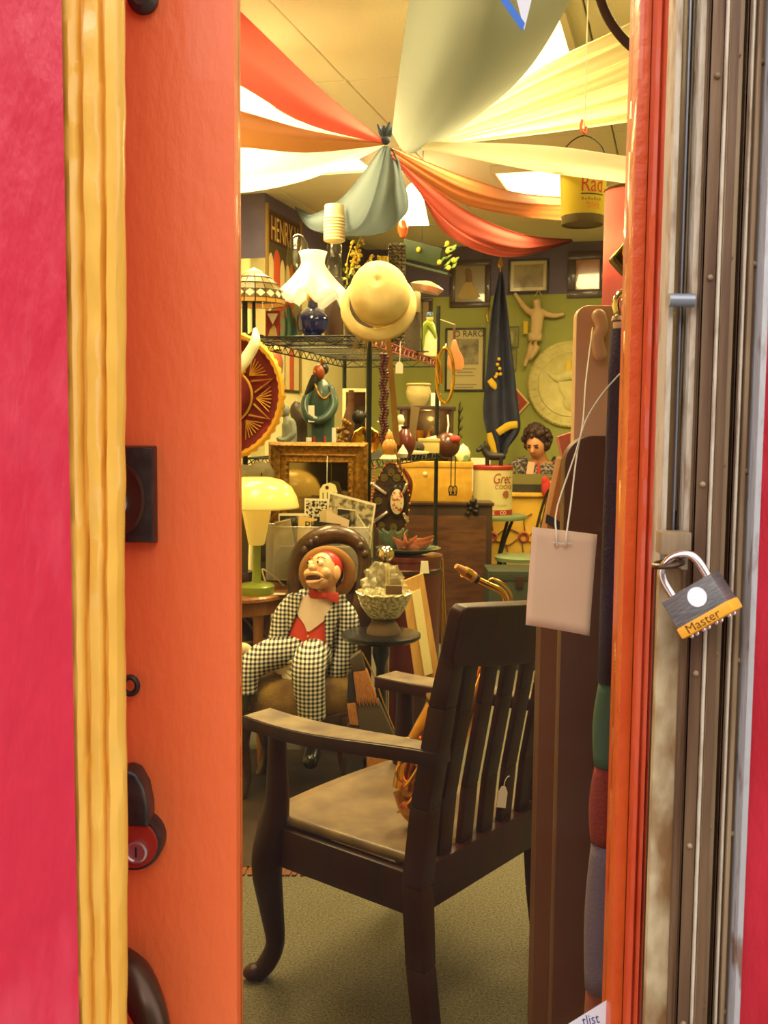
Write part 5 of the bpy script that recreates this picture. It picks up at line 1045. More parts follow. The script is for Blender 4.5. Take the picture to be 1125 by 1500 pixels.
single('fluted_bowl', 'grey green fluted bowl beside the pink leaf dish', 'bowl', bw+Vector((-.07, .04, .02)), lily, M('grey_green_glaze', (96, 110, 88), .3, coat=.3))
singlew('silver_ball', 'small mirrored silver ball on a stand beside the maroon tub', 'ball', PX(566, 4.40, 0), lambda m: (m.ball(P(565, 812, 4.40), .040, 20), m.lathe([(.06, 0), (.05, .02), (.012, .05), (.012, P(565, 812, 4.40).z-.04)], 16, PX(565, 4.40, 0))), M('silver_mirror', (220, 206, 176), .08, 1))
single('paper_label', 'cream paper label hanging off the maroon tub rim', 'label', P(622, 822, 4.475), lambda m: m.prism([(-5, 0), (5, 0), (7, -18), (-7, -18)], -.5, .5), mtagm)
# added crates darken the lowest shelf, hoop and fiddle back on the tall post
for z0_, dz_, lab in ((ZLOW, .31, 'added crate that darkens the lowest wire shelf'), (ZLOW+.312, .29, 'added crate stacked on another to darken the space under the middle shelf')):
    t = Th('dark_filler_crate', lab, 'crate', sh(.22, .25, z0_+.001), rz=-SHA)
    for j in range(3): t.a('slat', t.m1().box(-.19, .19, -.20, -.188, .01+j*dz_/3, (j+.9)*dz_/3), mdbrown, bevel=.002)
    t.a('box', t.m1().box(-.185, .185, -.187, .2, 0, dz_), mdbrown)
t = Th('brass_hoop', 'thin polished brass hoop hanging on the tall shelf post', 'hoop', P(652, 550, 6.52))
t.a('hoop', t.mb().tube([(12*math.cos(2*PI*i/32), -6*math.cos(2*PI*i/32), 40*math.sin(2*PI*i/32)) for i in range(32)], 2.4, 8, closed=True), mbrass)
t.a('loop', t.mb().tube([(0, 0, 40), (1, 4, 46), (0, 12, 44)], .9, 5), mstr)
single('brass_tongs', 'slim brass tongs hanging behind the brass hoop', 'tongs', P(646, 562, 6.45), lambda m: (m.tube([(-2, 0, 0), (-6, 0, 20), (-8, 0, 44)], [1.8, 2.2, 1.4], 7, sm=3), m.tube([(0, 0, 0), (0, 0, 22), (-8, 0, 44)], [1.6, 2, 1.4], 7, sm=3)), mbrass)
t = Th('fiddle_body', 'reddish pale wooden fiddle body hanging behind the tall shelf post', 'fiddle', P(668, 520, 6.74))
t.a('body', t.mb().prism([(-9, -22), (8, -23), (12, -14), (10, -2), (3, 10), (0, 22), (-6, 22), (-8, 8), (-12, -4), (-13, -14)], -4, 4), M('fiddle_varnish', (196, 132, 84), .35, coat=.3), bevel=.006)
t.a('neck', t.mb().prism([(-5, 22), (-1, 22), (-1, 44), (-5, 44)], -3, 1), mwalnut, bevel=.002)
t.a('hanging_loop', t.mw().tube([t.loc+Vector((-3, 0, 44))*t.k, sh(SW, SL, t.loc.z+50*t.k)], .003, 5), mstr)
singlew('wire_easel', 'thin brass wire easel beside the maroon tub', 'easel', PX(650, 4.6, 0), lambda m: (m.tube([PX(645, 4.6, 0), P(648, 818, 4.66)], .004, 6), m.tube([PX(662, 4.6, 0), P(648, 818, 4.66)], .004, 6), m.tube([PX(652, 4.8, 0), P(648, 818, 4.66)], .004, 6)), mbrass)
# ================================================================== BACK WALL
WN = D
def onwall(px, py, off=.0):
    d = ray(px, py); q = (BK-WN*off-CAM).dot(WN)/d.dot(WN); return CAM+d*q
def wallthing(name, label, cat, px, py, group=None, off=.002): return Th(name, label, cat, onwall(px, py, off), group, rz=-A_ROOM)
mfrd = M('frame_dark', (58, 38, 24), .4, coat=.2); mfrb = M('frame_black', (34, 28, 22), .4)
def framed(label, x0, y0, x1, y1, fw_, fm, pm_, mat_=None, mw_=0, name='framed_picture', glass=True):
    t = wallthing(name, label, 'picture', (x0+x1)/2, (y0+y1)/2, 'framed pictures on the back wall'); w, h = (x1-x0)/2, (y1-y0)/2
    for nm, a in (('frame_top', (-w, w, h-fw_, h)), ('frame_bottom', (-w, w, -h, -h+fw_)), ('frame_side', (-w, -w+fw_, -h+fw_, h-fw_)), ('frame_side', (w-fw_, w, -h+fw_, h-fw_))): t.a(nm, t.mb().box(a[0], a[1], -4, 0, a[2], a[3]), fm, bevel=.004)
    if mat_: t.a('mount', t.mb().box(-w+fw_, w-fw_, -1.5, 0, -h+fw_, h-fw_), mat_, smooth=False)
    q = fw_+mw_; t.a('picture', t.mb().box(-w+q, w-q, -2, -.3, -h+q, h-q), pm_, smooth=False)
    return t, w, h
mpic1 = M('sepia_print', (120, 100, 62), .25, col2=(170, 146, 92), ns=5, coat=.5); mpic2 = M('grey_print', (150, 140, 110), .12, col2=(110, 98, 70), ns=6, coat=.9); mpic3 = M('brown_print', (140, 84, 46), .15, col2=(170, 110, 66), ns=5, coat=.8)
t, w, h = framed('dark framed print of a woman in a wide pleated dress', 659, 382, 719, 450, 8, mfrd, M('dress_print_ground', (126, 112, 82), .2, coat=.7))
m = t.mb()
for i in range(9): a = -.42+i*.105; m.tube([(-2, -2.4, 6), (-2+math.sin(a)*34, -2.4, -22+4*abs(a))], [2, 4], 6, flat=.3, ref=(1, 0, 0))
t.a('printed_dress', m, M('dress_sepia', (176, 152, 92), .6)); m = t.mb(); m.ball((-3, -2.2, 16), (5, .6, 6)); m.tube([(-2, -2.2, 12), (-2, -2.2, 2)], [5, 5], 8, flat=.2, ref=(1, 0, 0)); t.a('printed_figure', m, M('figure_sepia', (120, 90, 54), .6))
t, w, h = framed('wide grey photograph in a thin black frame above the crucifix figure', 745, 380, 804, 429, 3, mfrb, mpic2, M('mount_pale', (190, 178, 140), .12, coat=.9), 5)
t, w, h = framed('brown print in a thick dark frame beside the red lampshade', 832, 369, 890, 436, 12, mfrd, mpic3)
t, w, h = framed('dark edge of a small frame behind the standing figurine', 604, 438, 634, 500, 5, mfrd, mpic1)
t, w, h = framed('framed book poster headed O RARO with a grey engraving', 652, 481, 711, 573, 3, mfrb, M('poster_paper', (196, 182, 132), .5, coat=.2), name='framed_poster')
t.a('engraving', t.mb().box(-20, 20, -2.8, -2.1, -7, 30), M('engraving_grey', (96, 88, 66), .5, col2=(160, 148, 112), ns=12), smooth=False)
m = t.mb(); m.text('O RARO', 9, lambda x, y: (-17+x*.92, -2.6, 33+y)); t.a('lettering', m, mink, smooth=False)
for i, (zz, ww) in enumerate(((-14, 17), (-19, 12), (-24, 15), (-37, 18), (-41, 14))): t.a('printed_line', t.mb().box(-ww, ww, -2.6, -2.1, zz, zz+1.4), M('print_soft', (140, 126, 90), .6), smooth=False)
for px_, py_, lab in ((750, 494, 'upper small grey relief tile beside the navy flag'), (747, 528, 'lower small grey relief tile beside the navy flag')):
    t = wallthing('relief_tile', lab, 'tile', px_, py_, 'two relief tiles'); t.a('tile', t.mb().box(-10, 10, -3, 0, -16, 16), M('pewter_green', (120, 118, 66), .5, col2=(96, 92, 50), ns=20, bump=.6, bs=30), bevel=.004)
    t.a('raised_rim', t.mb().tube([(-8, -3, -14), (8, -3, -14), (8, -3, 14), (-8, -3, 14)], 1.2, 5, closed=True), M('pewter_light', (146, 140, 86), .5)); t.a('raised_motif', t.mb().ball((0, -3, 0), (4.5, 1.6, 9)), M('pewter_light', (146, 140, 86), .5))
# crucifix figure (no cross): one continuous skinned body
def skin(name, pts, edges, rad, mat, parent, root=0, sub=2):
    me = bpy.data.meshes.new(name); me.from_pydata([tuple(p) for p in pts], edges, []); o = bpy.data.objects.new(name, me); COL.objects.link(o); o.parent = parent; me.materials.append(mat)
    md_ = o.modifiers.new('skin', 'SKIN'); md_.use_smooth_shade = True
    for i, r in enumerate(rad):
        v = me.skin_vertices[0].data[i]; v.radius = r if hasattr(r, '__len__') else (r, r); v.use_root = (i == root)
    s2 = o.modifiers.new('subdivision', 'SUBSURF'); s2.levels = sub; s2.render_levels = sub; return o
t = wallthing('crucifix_figure', 'pale carved figure with outstretched arms hanging on the green wall', 'sculpture', 782, 495, off=.065)
k_ = t.k; mcor = M('carved_corpus', (206, 178, 130), .6)
pp = [(2, 0, 4), (4, 0, 20), (5, 0, 36), (5, -3, 43), (4, -5, 49), (-9, 0, 38), (-20, 0, 52), (-30, 0, 66), (15, 0, 35), (29, 0, 31), (44, 0, 34), (-1, -3, -6), (-4, -5, -18), (-9, -2, -30), (5, -2, -6), (3, -4, -19), (-6, -1, -32), (-13, -2, -42), (3, -7, 56)]
pp = [Vector(p)*k_ for p in pp]; ed = [(0, 1), (1, 2), (2, 3), (3, 4), (2, 5), (5, 6), (6, 7), (2, 8), (8, 9), (9, 10), (0, 11), (11, 12), (12, 13), (0, 14), (14, 15), (15, 16), (13, 17), (4, 18)]
skin('body', pp, ed, [k_*r for r in (8, 8.5, 8, 4.5, 6.5, 5, 4, 2.6, 5, 4, 2.4, 6, 5, 3.4, 6, 5, 3.2, 2.6, 5.5)], mcor, t.o)
t.a('loincloth', t.mb().lathe([(9.5, -5), (10.5, 2), (9.5, 8)], 20, (2, -1, 0), cap=False, sy=.8), M('carved_cloth', (212, 190, 140), .6), solid=.004)
t.a('halo_rays', t.mb().tube([(0, 2, 60), (5, 2, 70), (10, 2, 60)], .8, 5), mcor)
t.a('yellow_tag', t.mb().box(-15, -9, -3, -2.4, 6, 24), M('yellow_tag', (216, 180, 30), .6), smooth=False)
# great round seal plaque
t = wallthing('round_seal_plaque', 'large pale round plaque with a raised seal on the green wall', 'plaque', 836, 563)
mpl = M('plaster_cream', (206, 196, 130), .7, col2=(192, 180, 112), ns=12, bump=.3, bs=40)
t.a('disc', t.mb().lathe([(63, 0), (63, 4), (60, 7), (57, 6), (48, 5.5), (46, 7), (44, 5.5), (.5, 5.5)], 64, rot=rx), mpl)
m = t.mb()
for i in range(64): a = 2*PI*i/64; m.box(-.8, .8, -8, -6, 58, 62, rot=Matrix.Rotation(a, 3, 'Y'), c=(0, -7, 0))
rd = t.a('rim_beading', m, mpl); rd['kind'] = 'stuff'
m = t.mb()
for i in range(30):
    a = 2*PI*i/30; m.box(-1.6, 1.6, -7.6, -5.5, 49, 55, rot=Matrix.Rotation(a, 3, 'Y'), c=(0, -6, 0))
rd = t.a('raised_lettering_ring', m, mpl); rd['kind'] = 'stuff'
t.a('raised_shield', t.mb().prism([(-16, -6), (0, -32), (18, -8), (18, 4), (-16, 4)], -8.5, -5), mpl, bevel=.004)
t.a('raised_eagle', t.mb().tube([(-34, -6, 18), (-18, -8, 8), (0, -8, 14), (18, -8, 8), (34, -6, 22)], [1.5, 5, 7, 5, 1.5], 8, sm=4, flat=.4, ref=(0, 0, 1)), mpl); t.a('raised_globe', t.mb().lathe([(14, 0), (11, 2), (.4, 3)], 24, (4, -6, -26), rot=rx), mpl)
t.a('yellow_tag', t.mb().box(-6, 0, -9, -8, 20, 34), M('yellow_tag', (216, 180, 30), .6), smooth=False)
# diamond pennant sign behind the flag
t = wallthing('diamond_sign', 'diamond shaped sign in red and teal with a pale border behind the flag', 'sign', 745, 590, off=.01)
dm = lambda r: [(-r, 0), (0, -r*1.12), (r, 0), (0, r*1.12)]
t.a('border', t.mb().prism(dm(31), -3, 0), M('sign_pale', (220, 200, 140), .5), smooth=False); t.a('red_field', t.mb().prism(dm(28), -4, -3), M('sign_red', (160, 56, 40), .5), smooth=False); t.a('teal_field', t.mb().prism(dm(17), -5, -4), M('sign_teal', (66, 112, 104), .5), smooth=False); t.a('pale_point', t.mb().prism([(-10, -5), (16, 0), (-10, 5)], -6, -5), M('sign_pale', (220, 200, 140), .5), smooth=False)
# navy flag on a leaning pole
fp = PX(704, 9.15, 0)
t = Th('flag_on_pole', 'navy flag with gold fringe furled on a leaning pole', 'flag', fp)
ptop = P(733, 392, 9.15); t.a('pole', t.mw().tube([PX(702, 9.15, .02), ptop], .016, 10), mwalnut); t.a('pole_finial', t.mw().lathe([(.02, 0), (.03, .02), (.016, .06), (.003, .09)], 14, ptop), mbrass)
t.a('pole_base', t.mw().lathe([(.17, 0), (.17, .03), (.06, .06), (.03, .12)], 24, PX(702, 9.15, 0)), mblack)
mnav = M('navy_flag', (40, 44, 66), .8, col2=(50, 54, 78), ns=8); mfri = M('gold_fringe', (206, 168, 36), .8, bump=.6, bs=200)
rowsf = [(400, 731, 735), (450, 721, 741), (500, 716, 746), (550, 712, 752), (600, 708, 758), (630, 712, 760), (655, 722, 744), (672, 728, 738)]
def flg(u, v):
    q = crom([Vector(r) for r in rowsf], 40)[int(round(v*40))]; p = P(q.y+(q.z-q.y)*u, q.x, 9.12); p.y += .05*math.sin(u*11+v*2)-.04; return p
t.a('flag_cloth', t.mw().grid(flg, 24, 40), mnav, solid=.008)
def fringe(pts, wv): 
    m = t.mw(); m.tube([P(x, y, 9.02) for x, y in pts], wv, 8, sm=5, flat=.4, ref=(0, 0, 1)); return m
t.a('gold_fringe', fringe([(729, 634), (745, 624), (758, 622)], [.03, .034, .03]), mfri); t.a('gold_fringe', fringe([(717, 556), (723, 564), (726, 570)], [.025, .028, .01]), mfri); t.a('gold_fringe', fringe([(717, 634), (720, 648), (726, 664)], [.02, .03, .015]), mfri)
m = t.mw()
for x, y in ((731, 526), (729, 534), (732, 540), (728, 548), (726, 552), (733, 548)): m.ball(P(x, y, 9.0), .016, 7)
t.a('gold_emblem', m, mfri)
# hung curio oval beside the flag
singlew('brass_hook_ring', 'thin brass ring hanging on the wall beside the flag pole', 'ring', onwall(717, 462, .03), lambda m: m.tube([onwall(717+4*math.cos(a), 462+11*math.sin(a), .02) for a in [2*PI*i/20 for i in range(20)]], .006, 6, closed=True), mbrass)
# ================================================================== LEFT WALL POSTER
def onleft(px, py, off=.004):
    n = E; d = ray(px, py); q = (CORN+n*off-CAM).dot(n)/d.dot(n); return CAM+d*q
def lw(a, z, off=.004): return CORN+D*a+E*off+Z*z          # a metres along the left wall
pA = onleft(391, 304); a0 = (pA-CORN).dot(D); pB = onleft(438, 328); a1 = (pB-CORN).dot(D); zt = pA.z; zb_ = zt-1.35
t = Th('theatre_poster', 'framed poster headed HENRY V with red and white striped tents', 'poster', lw((a0+a1)/2, zb_))
def slab(nm, A0, A1, z0, z1, o0, o1, mat): return t.a(nm, t.mw().hexa([lw(A0, z0, o0), lw(A1, z0, o0), lw(A1, z0, o1), lw(A0, z0, o1)], [lw(A0, z1, o0), lw(A1, z1, o0), lw(A1, z1, o1), lw(A0, z1, o1)]), mat, smooth=False)
slab('backing', a0, a1, zb_, zt, .002, .012, M('poster_olive', (70, 62, 34), .6)); slab('title_band', a0+.02, a1-.02, zt-.24, zt-.02, .012, .014, M('title_brown', (66, 34, 18), .6))
LA = a1-a0
m = t.mw(); tw = max(p[0] for p in txt('HENRY V')[0]); m.text('HENRY V', 1, lambda x, y: lw(a0+.05+x/tw*(LA-.1), zt-.22+y*.18, .016)); t.a('lettering', m, M('title_gold', (206, 172, 84), .6), smooth=False)
for A0, A1, z1, mt in ((.0, .16, .42, 'w'), (.16, .36, .46, 'r'), (.36, .5, .40, 'w'), (.52, .66, .38, 'w'), (.66, .78, .40, 'r'), (.8, .97, .36, 'w')):
    zz = zt-.24-.1; n = 8; Aa, Ab = a0+LA*A0, a0+LA*A1
    m = t.mw(); o_ = [lw(Aa, zb_+.02, .014), lw(Ab, zb_+.02, .014)]+[lw(Ab+(Aa-Ab)*i/n, zz-(.46-z1)+.06*math.sin(PI*i/n), .014) for i in range(n+1)]
    m.add(o_, [tuple(range(len(o_)))]); t.a('striped_tent', m, M('tent_white', (206, 186, 130), .6) if mt == 'w' else M('tent_red', (186, 78, 36), .6), smooth=False)
slab('edge_strip', a0-.03, a0, zb_, zt+.03, .002, .02, M('frame_tan', (140, 112, 50), .5))
slab('edge_strip', a1, a1+.03, zb_, zt+.03, .002, .02, M('frame_tan', (140, 112, 50), .5))
# ================================================================== GLAZED CABINET (behind the shelf)
t = Th('glazed_cabinet', 'dark cabinet with a warm lit inside behind the wire shelf', 'cabinet', PX(622, 7.75, 0), rz=-math.radians(6))
CZ = 1.5+(622-600)/1500*7.55; hw_ = .19
t.a('back', t.m1().box(-hw_, hw_, .22, .24, 0, CZ), mdbrown); t.a('side', t.m1().box(-hw_, -hw_+.02, -.2, .22, 0, CZ), mdbrown); t.a('side', t.m1().box(hw_-.02, hw_, -.2, .22, 0, CZ), mdbrown)
t.a('top', t.m1().box(-hw_-.02, hw_+.02, -.22, .24, CZ, CZ+.03), mdbrown, bevel=.004)
for z in (.05, .6, 1.1, CZ-.3): t.a('shelf', t.m1().box(-hw_+.02, hw_-.02, -.18, .22, z, z+.015), mdbrown)
t.a('glass_door', t.m1().box(-hw_+.02, hw_-.02, -.2, -.196, .05, CZ), mcg)
l = bpy.data.lights.new('cabinet_bulb', 'POINT'); l.energy = 2.2; l.color = (1, .55, .15); l.shadow_soft_size = .02; lo = bpy.data.objects.new('cabinet_bulb', l); COL.objects.link(lo); lo.parent = t.o; lo.location = (0, 0, CZ-.06)
cz = PX(613, 7.7, CZ+.031)
single('carved_pot', 'pale carved pot on top of the glazed cabinet', 'pot', cz, lambda m: m.lathe([(1, 0), (11, 0), (16, 10), (18, 20), (16, 29), (18, 31), (17, 33), (14, 32), (1, 30)], 32, wob=lambda a, j, r, z: (r*(1+.02*math.cos(a*16)), z)), M('pale_clay', (186, 168, 112), .7, bump=.6, bs=40))
single('white_card_box', 'small white box beside the carved pot on the glazed cabinet', 'box', PX(638, 7.68, CZ+.031), lambda m: m.box(-7, 7, -5, 5, 0, 19), mtagm, bevel=.001)
for i, px_ in enumerate((600, 612, 626)):
    single('amber_glassware', ('squat amber glass cup inside the glazed cabinet', 'tall amber goblet inside the glazed cabinet', 'amber glass bottle inside the glazed cabinet')[i], 'glass', PX(px_+2, 7.72, CZ-.284), [lambda m: m.lathe([(1, 0), (5, 0), (7, 10), (6.5, 10), (1, 2)], 16), lambda m: m.lathe([(1, 0), (6, 0), (1.5, 3), (1.5, 10), (6, 16), (7, 26), (6.5, 26), (1, 14)], 16), lambda m: m.lathe([(1, 0), (5, 0), (5.5, 14), (2, 20), (2, 26), (1, 26)], 16)][i], M('amber_cup', (214, 130, 40), .12, coat=.5), 'amber glassware')
# ================================================================== BISTRO TABLE, COOKIE TIN, COUNTER, WOMAN
mgt = M('sage_enamel', (112, 130, 92), .35, coat=.3); mgiron = M('green_iron', (44, 50, 34), .45, .4)
BTZ = 1.5-(752-622)/1500*7.6
t = Th('bistro_table', 'round sage green metal bistro table under the cookie tin', 'table', PX(722, 7.6, 0))
t.a('top', t.m1().lathe([(.01, BTZ-.02), (.235, BTZ-.03), (.24, BTZ-.015), (.235, BTZ), (.01, BTZ)], 44), mgt)
for i in range(4):
    a = PI/4+i*PI/2; c, s_ = math.cos(a), math.sin(a); t.a('leg', t.m1().tube([(.17*c, .17*s_, BTZ-.02), (.05*c, .05*s_, .45), (.2*c, .2*s_, 0)], .012, 8, sm=4), mgiron)
t.a('cross_ring', t.m1().tube([(.07*math.cos(2*PI*i/20), .07*math.sin(2*PI*i/20), .45) for i in range(20)], .009, 6, closed=True), mgiron)
mtin = M('tin_cream', (214, 200, 140), .35, .2, coat=.2); mtinr = M('tin_red', (150, 46, 34), .4)
tp_ = PX(721, 7.58, BTZ)
t = Th('cookie_tin', 'large cream cookie tin with red script lettering and red bands', 'tin', tp_)
h_ = 622+(1.5-BTZ)*1500/7.58-683; r_ = 28.5
t.a('tin_body', t.mb().lathe([(1, 0), (r_, 0), (r_, h_), (1, h_)], 44), mtin); t.a('red_band', t.mb().lathe([(r_+.3, 1), (r_+.4, 2), (r_+.4, 8), (r_+.3, 9)], 44, cap=False), mtinr); t.a('lid', t.mb().lathe([(r_+.6, h_-3), (r_+1, h_-2), (r_+1, h_+2), (r_, h_+3), (1, h_+3)], 44), mtinr)
def oncyl(r, a0): return lambda x, y: (r*math.sin(a0+x/r), -r*math.cos(a0+x/r), y)
def cyltext(par, body, size, r, x0, z, mat, sh_=0, nm='lettering', xs_=1.0):
    f = oncyl(r, 0); par.a(nm, par.mb().text(body, size, lambda x, y: f(x0+x*xs_+y*sh_, z+y)), mat, smooth=False)
cyltext(t, 'Grec', 15, r_+.8, -4, h_-22, mtinr, .2, xs_=.72); cyltext(t, 'COOKIE', 6, r_+.8, 0, h_-30, mtinr); cyltext(t, 'CO.', 5, r_+1, 8, 2.6, M('tin_white', (236, 228, 196), .5)); cyltext(t, 'E', 5, r_+1, -3, 2.6, M('tin_white', (236, 228, 196), .5))
cyltext(t, 'Valuable', 4.5, r_+.8, -2, 14, M('tin_print', (176, 150, 90), .5))
f_ = oncyl(r_+.7, 0); m = t.mb()
for i in range(8): a = i*PI/4; m.add([f_(18, h_-38)]+[f_(18+6*math.cos(a+d), h_-38+6*math.sin(a+d)) for d in (-.25, 0, .25)], [(0, 1, 2, 3)])
t.a('printed_flower', m, mtinr, smooth=False)
lz = tp_.z+(h_+3)*t.k
t = Th('terrier_figurine', 'small black terrier dog figurine on the lid of the cookie tin', 'figurine', (tp_.x, tp_.y-.02, lz))
mdog = M('black_cast_iron', (26, 22, 22), .5)
m = t.mb(); m.tube([(13, 0, 13), (4, 0, 13), (-6, 0, 14), (-12, 0, 20), (-14, 0, 25)], [5, 5.5, 6, 5, 4.5], 12, sm=4, capr=True); t.a('body', m, mdog)
m = t.mb(); m.ball((-15, 0, 26), (5.5, 4.5, 5)); m.tube([(-17, 0, 25), (-23, 0, 22)], [4, 3], 8, capr=True); hd2 = t.a('head', m, mdog)
for s_ in (-1, 1):
    t.a('ear', t.mb().lathe([(2.4, 0), (.3, 7)], 6, (-13, s_*3, 29)), mdog, hd2)
    for x in (-9, 11): t.a('leg', t.mb().tube([(x, s_*3.5, 12), (x, s_*3.5, 0)], [3, 2.6], 8), mdog)
t.a('tail', t.mb().tube([(15, 0, 15), (19, 0, 20), (20, 0, 26)], [2, 1.6, .6], 6, sm=3), mdog)
# wire chair
t = Th('bistro_chair', 'green metal chair with a curved wire back by the bistro table', 'chair', PX(758, 7.0, 0))
CZ_ = 1.5-(812-622)/1500*7.0
t.a('seat', t.m1().lathe([(.01, CZ_-.03), (.165, CZ_-.035), (.17, CZ_-.01), (.15, CZ_), (.01, CZ_)], 36), mgt)
for x, y in ((-.13, -.1), (.13, -.1), (-.13, .11), (.13, .11)): t.a('leg', t.m1().tube([(x*.85, y, CZ_-.03), (x*1.15, y*1.2, 0)], .012, 8), mgiron)
bx_ = [(.10, -.12, CZ_-.01), (.155, -.13, CZ_+.25), (.20, -.10, CZ_+.42), (.22, .02, CZ_+.46), (.20, .12, CZ_+.42), (.155, .15, CZ_+.25), (.10, .14, CZ_-.01)]
t.a('back_hoop', t.m1().tube(bx_, .010, 8, sm=5), mgiron)
for i in range(5): y = -.08+.045*i; t.a('back_wire', t.m1().tube([(.12, y, CZ_-.005), (.17, y, CZ_+.25), (.21, y, CZ_+.43)], .004, 5, sm=3), mgiron)
# counter
KZ = 1.5-(692-622)/1500*8.2; kx0, kx1 = PX(690, 8.2, 0).x, PX(880, 8.2, 0).x
myc = M('yellow_counter', (212, 168, 58), .55, col2=(200, 154, 48), ns=5)
t = Th('yellow_counter', 'mustard yellow shop counter with wheel ornaments in front of the woman', 'counter', ((kx0+kx1)/2, 8.2, 0))
hw_ = (kx1-kx0)/2
t.a('front', t.m1().box(-hw_, hw_, 0, .03, 0, KZ-.18), myc); t.a('end_panel', t.m1().box(-hw_, -hw_+.03, .03, .4, 0, KZ-.18), myc); t.a('end_panel', t.m1().box(hw_-.03, hw_, .03, .4, 0, KZ-.18), myc); t.a('worktop', t.m1().box(-hw_-.02, hw_+.02, -.03, .42, KZ-.18, KZ-.15), myc, bevel=.004)
mwh = M('brown_iron', (110, 66, 30), .5)
for px_ in (720, 767, 815):
    c = PX(px_, 8.19, 1.5-(785-622)/1500*8.19)-t.loc; m = t.m1(); m.tube([(c.x+.035*math.cos(2*PI*i/20), -.012, c.z+.035*math.sin(2*PI*i/20)) for i in range(20)], .012, 6, closed=True)
    wh = t.a('wheel_ornament', m, M('ornament_red', (150, 62, 34), .5))
    for i in range(6): a = i*PI/3+.3; t.a('scroll_spoke', t.m1().tube([(c.x+.05*math.cos(a), -.008, c.z+.05*math.sin(a)), (c.x+.14*math.cos(a+.2), -.008, c.z+.14*math.sin(a+.2)), (c.x+.2*math.cos(a-.1), -.008, c.z+.2*math.sin(a-.1))], .005, 5, sm=4), mwh, wh)
# olive tray box on the counter
t = Th('olive_tray', 'long olive green tray of papers on the yellow counter', 'tray', PX(762, 8.24, KZ-.149))
th_ = .15
t.a('front_board', t.mb().box(-46, 42, -4, -2, 0, 27), M('olive_paint', (110, 102, 48), .6)); t.a('dark_slot', t.mb().box(-44, 40, -5, -4, 0, 12), M('slot_dark', (40, 36, 22), .7)); t.a('floor', t.mb().box(-46, 42, -2, 14, 0, 2), M('olive_paint', (110, 102, 48), .6)); t.a('end_board', t.mb().box(-46, -44, -2, 14, 2, 22), M('olive_paint', (110, 102, 48), .6)); t.a('end_board', t.mb().box(40, 42, -2, 14, 2, 22), M('olive_paint', (110, 102, 48), .6))
ol = t
single('pink_card', 'pinkish paper card held upright in the olive tray', 'card', ol.loc+Vector((.06, .045, .012)), lambda m: m.box(-5, 5, -.5, .5, 0, 42), M('pinkish_card', (206, 160, 130), .7), rot=(0, math.radians(8), 0))
single('red_pen', 'red pen standing up in the olive tray', 'pen', ol.loc+Vector((.155, .045, .012)), lambda m: m.tube([(0, 0, 0), (0, 0, 30), (-1, 0, 42)], [2.2, 2.6, 1.5], 8, capr=False), mred1)
for i, (dx, lab) in enumerate(((-.10, 'clear drinking glass standing in the olive tray'), (-.19, 'dark glass jar standing in the olive tray'))): single('drinking_glass', lab, 'glass', ol.loc+Vector((dx+.04, .045, .012)), lambda m: m.lathe([(1, 0), (6, 0), (7, 36), (6.4, 36), (5.4, 2), (1, 2)], 18), mcg if i == 0 else M('dark_jar', (52, 44, 30), .2))
# white boxes behind the terrier
single('white_carton', 'white carton on the counter behind the terrier figurine', 'carton', PX(703, 8.36, KZ-.149), lambda m: m.box(-14, 14, -6, 8, 0, 48), mpaper, bevel=.002)
# the woman: reading, head bent
mskw = M('skin_woman', (196, 140, 100), .55); mblouse = M('patterned_blouse', (52, 48, 50), .85, col2=(140, 126, 110), ns=46, thr=(.5, .58)); mhw = M('dark_curly_hair', (52, 30, 20), .6, bump=.8, bs=30)
wp = PX(786, 8.78, 0)
t = Th('person', 'person with dark curly hair in a patterned blouse bent over the counter', 'person', wp)
k_ = SCL(Vector((wp.x, 8.78, 1.2))); zc = lambda py: P(786, py, 8.78).z
zs = zc(690)
bpts = [(0, .05, zs-.42), (0, .03, zs-.2), (-.0, 0, zs), (-.005, -.03, zs+.1), (-.03, -.07, zs+.17), (-.045, -.10, zs+.235), (.17, 0, zs+.03), (.23, -.1, zs-.10), (.12, -.28, zs-.09), (.03, -.33, zs-.09), (-.18, 0, zs+.03), (-.25, -.1, zs-.10), (-.17, -.28, zs-.09), (-.07, -.33, zs-.09), (.1, .0, .78), (.12, -.3, .55), (.12, -.32, .06), (.12, -.40, .03), (-.1, .0, .78), (-.12, -.3, .55), (-.12, -.32, .06), (-.12, -.40, .03)]
bed = [(0, 1), (1, 2), (2, 3), (3, 4), (4, 5), (2, 6), (6, 7), (7, 8), (8, 9), (2, 10), (10, 11), (11, 12), (12, 13), (0, 14), (14, 15), (15, 16), (16, 17), (0, 18), (18, 19), (19, 20), (20, 21)]
brad = [(.13, .10), (.13, .10), (.13, .09), .052, .075, .08, .06, .048, .036, .026, .06, .048, .036, .026, .085, .065, .045, .035, .085, .065, .045, .035]
bd = skin('body', bpts, bed, brad, mskw, t.o)
m = t.m1(); m.tube([(0, .05, zs-.44), (0, .03, zs-.2), (0, 0, zs+.02), (0, -.01, zs+.09)], [.165, .17, .175, .08], 20, sm=4, flat=.78, ref=(1, 0, 0))
for s_ in (-1, 1): m.tube([(s_*.1, 0, zs+.06), (s_*.19, -.01, zs+.02), (s_*.245, -.1, zs-.09), (s_*.15, -.26, zs-.085)], [.075, .08, .065, .048], 14, sm=4)
t.a('blouse', m, mblouse)
m = t.m1(); m.tube([(0, .05, zs-.4), (0, .05, .8)], [.165, .17], 18, flat=.8, ref=(1, 0, 0))
for s_ in (-1, 1): m.tube([(s_*.1, 0, .8), (s_*.12, -.3, .57), (s_*.12, -.32, .1)], [.105, .085, .06], 12, sm=4)
t.a('trousers', m, M('dark_trousers', (40, 38, 44), .9))
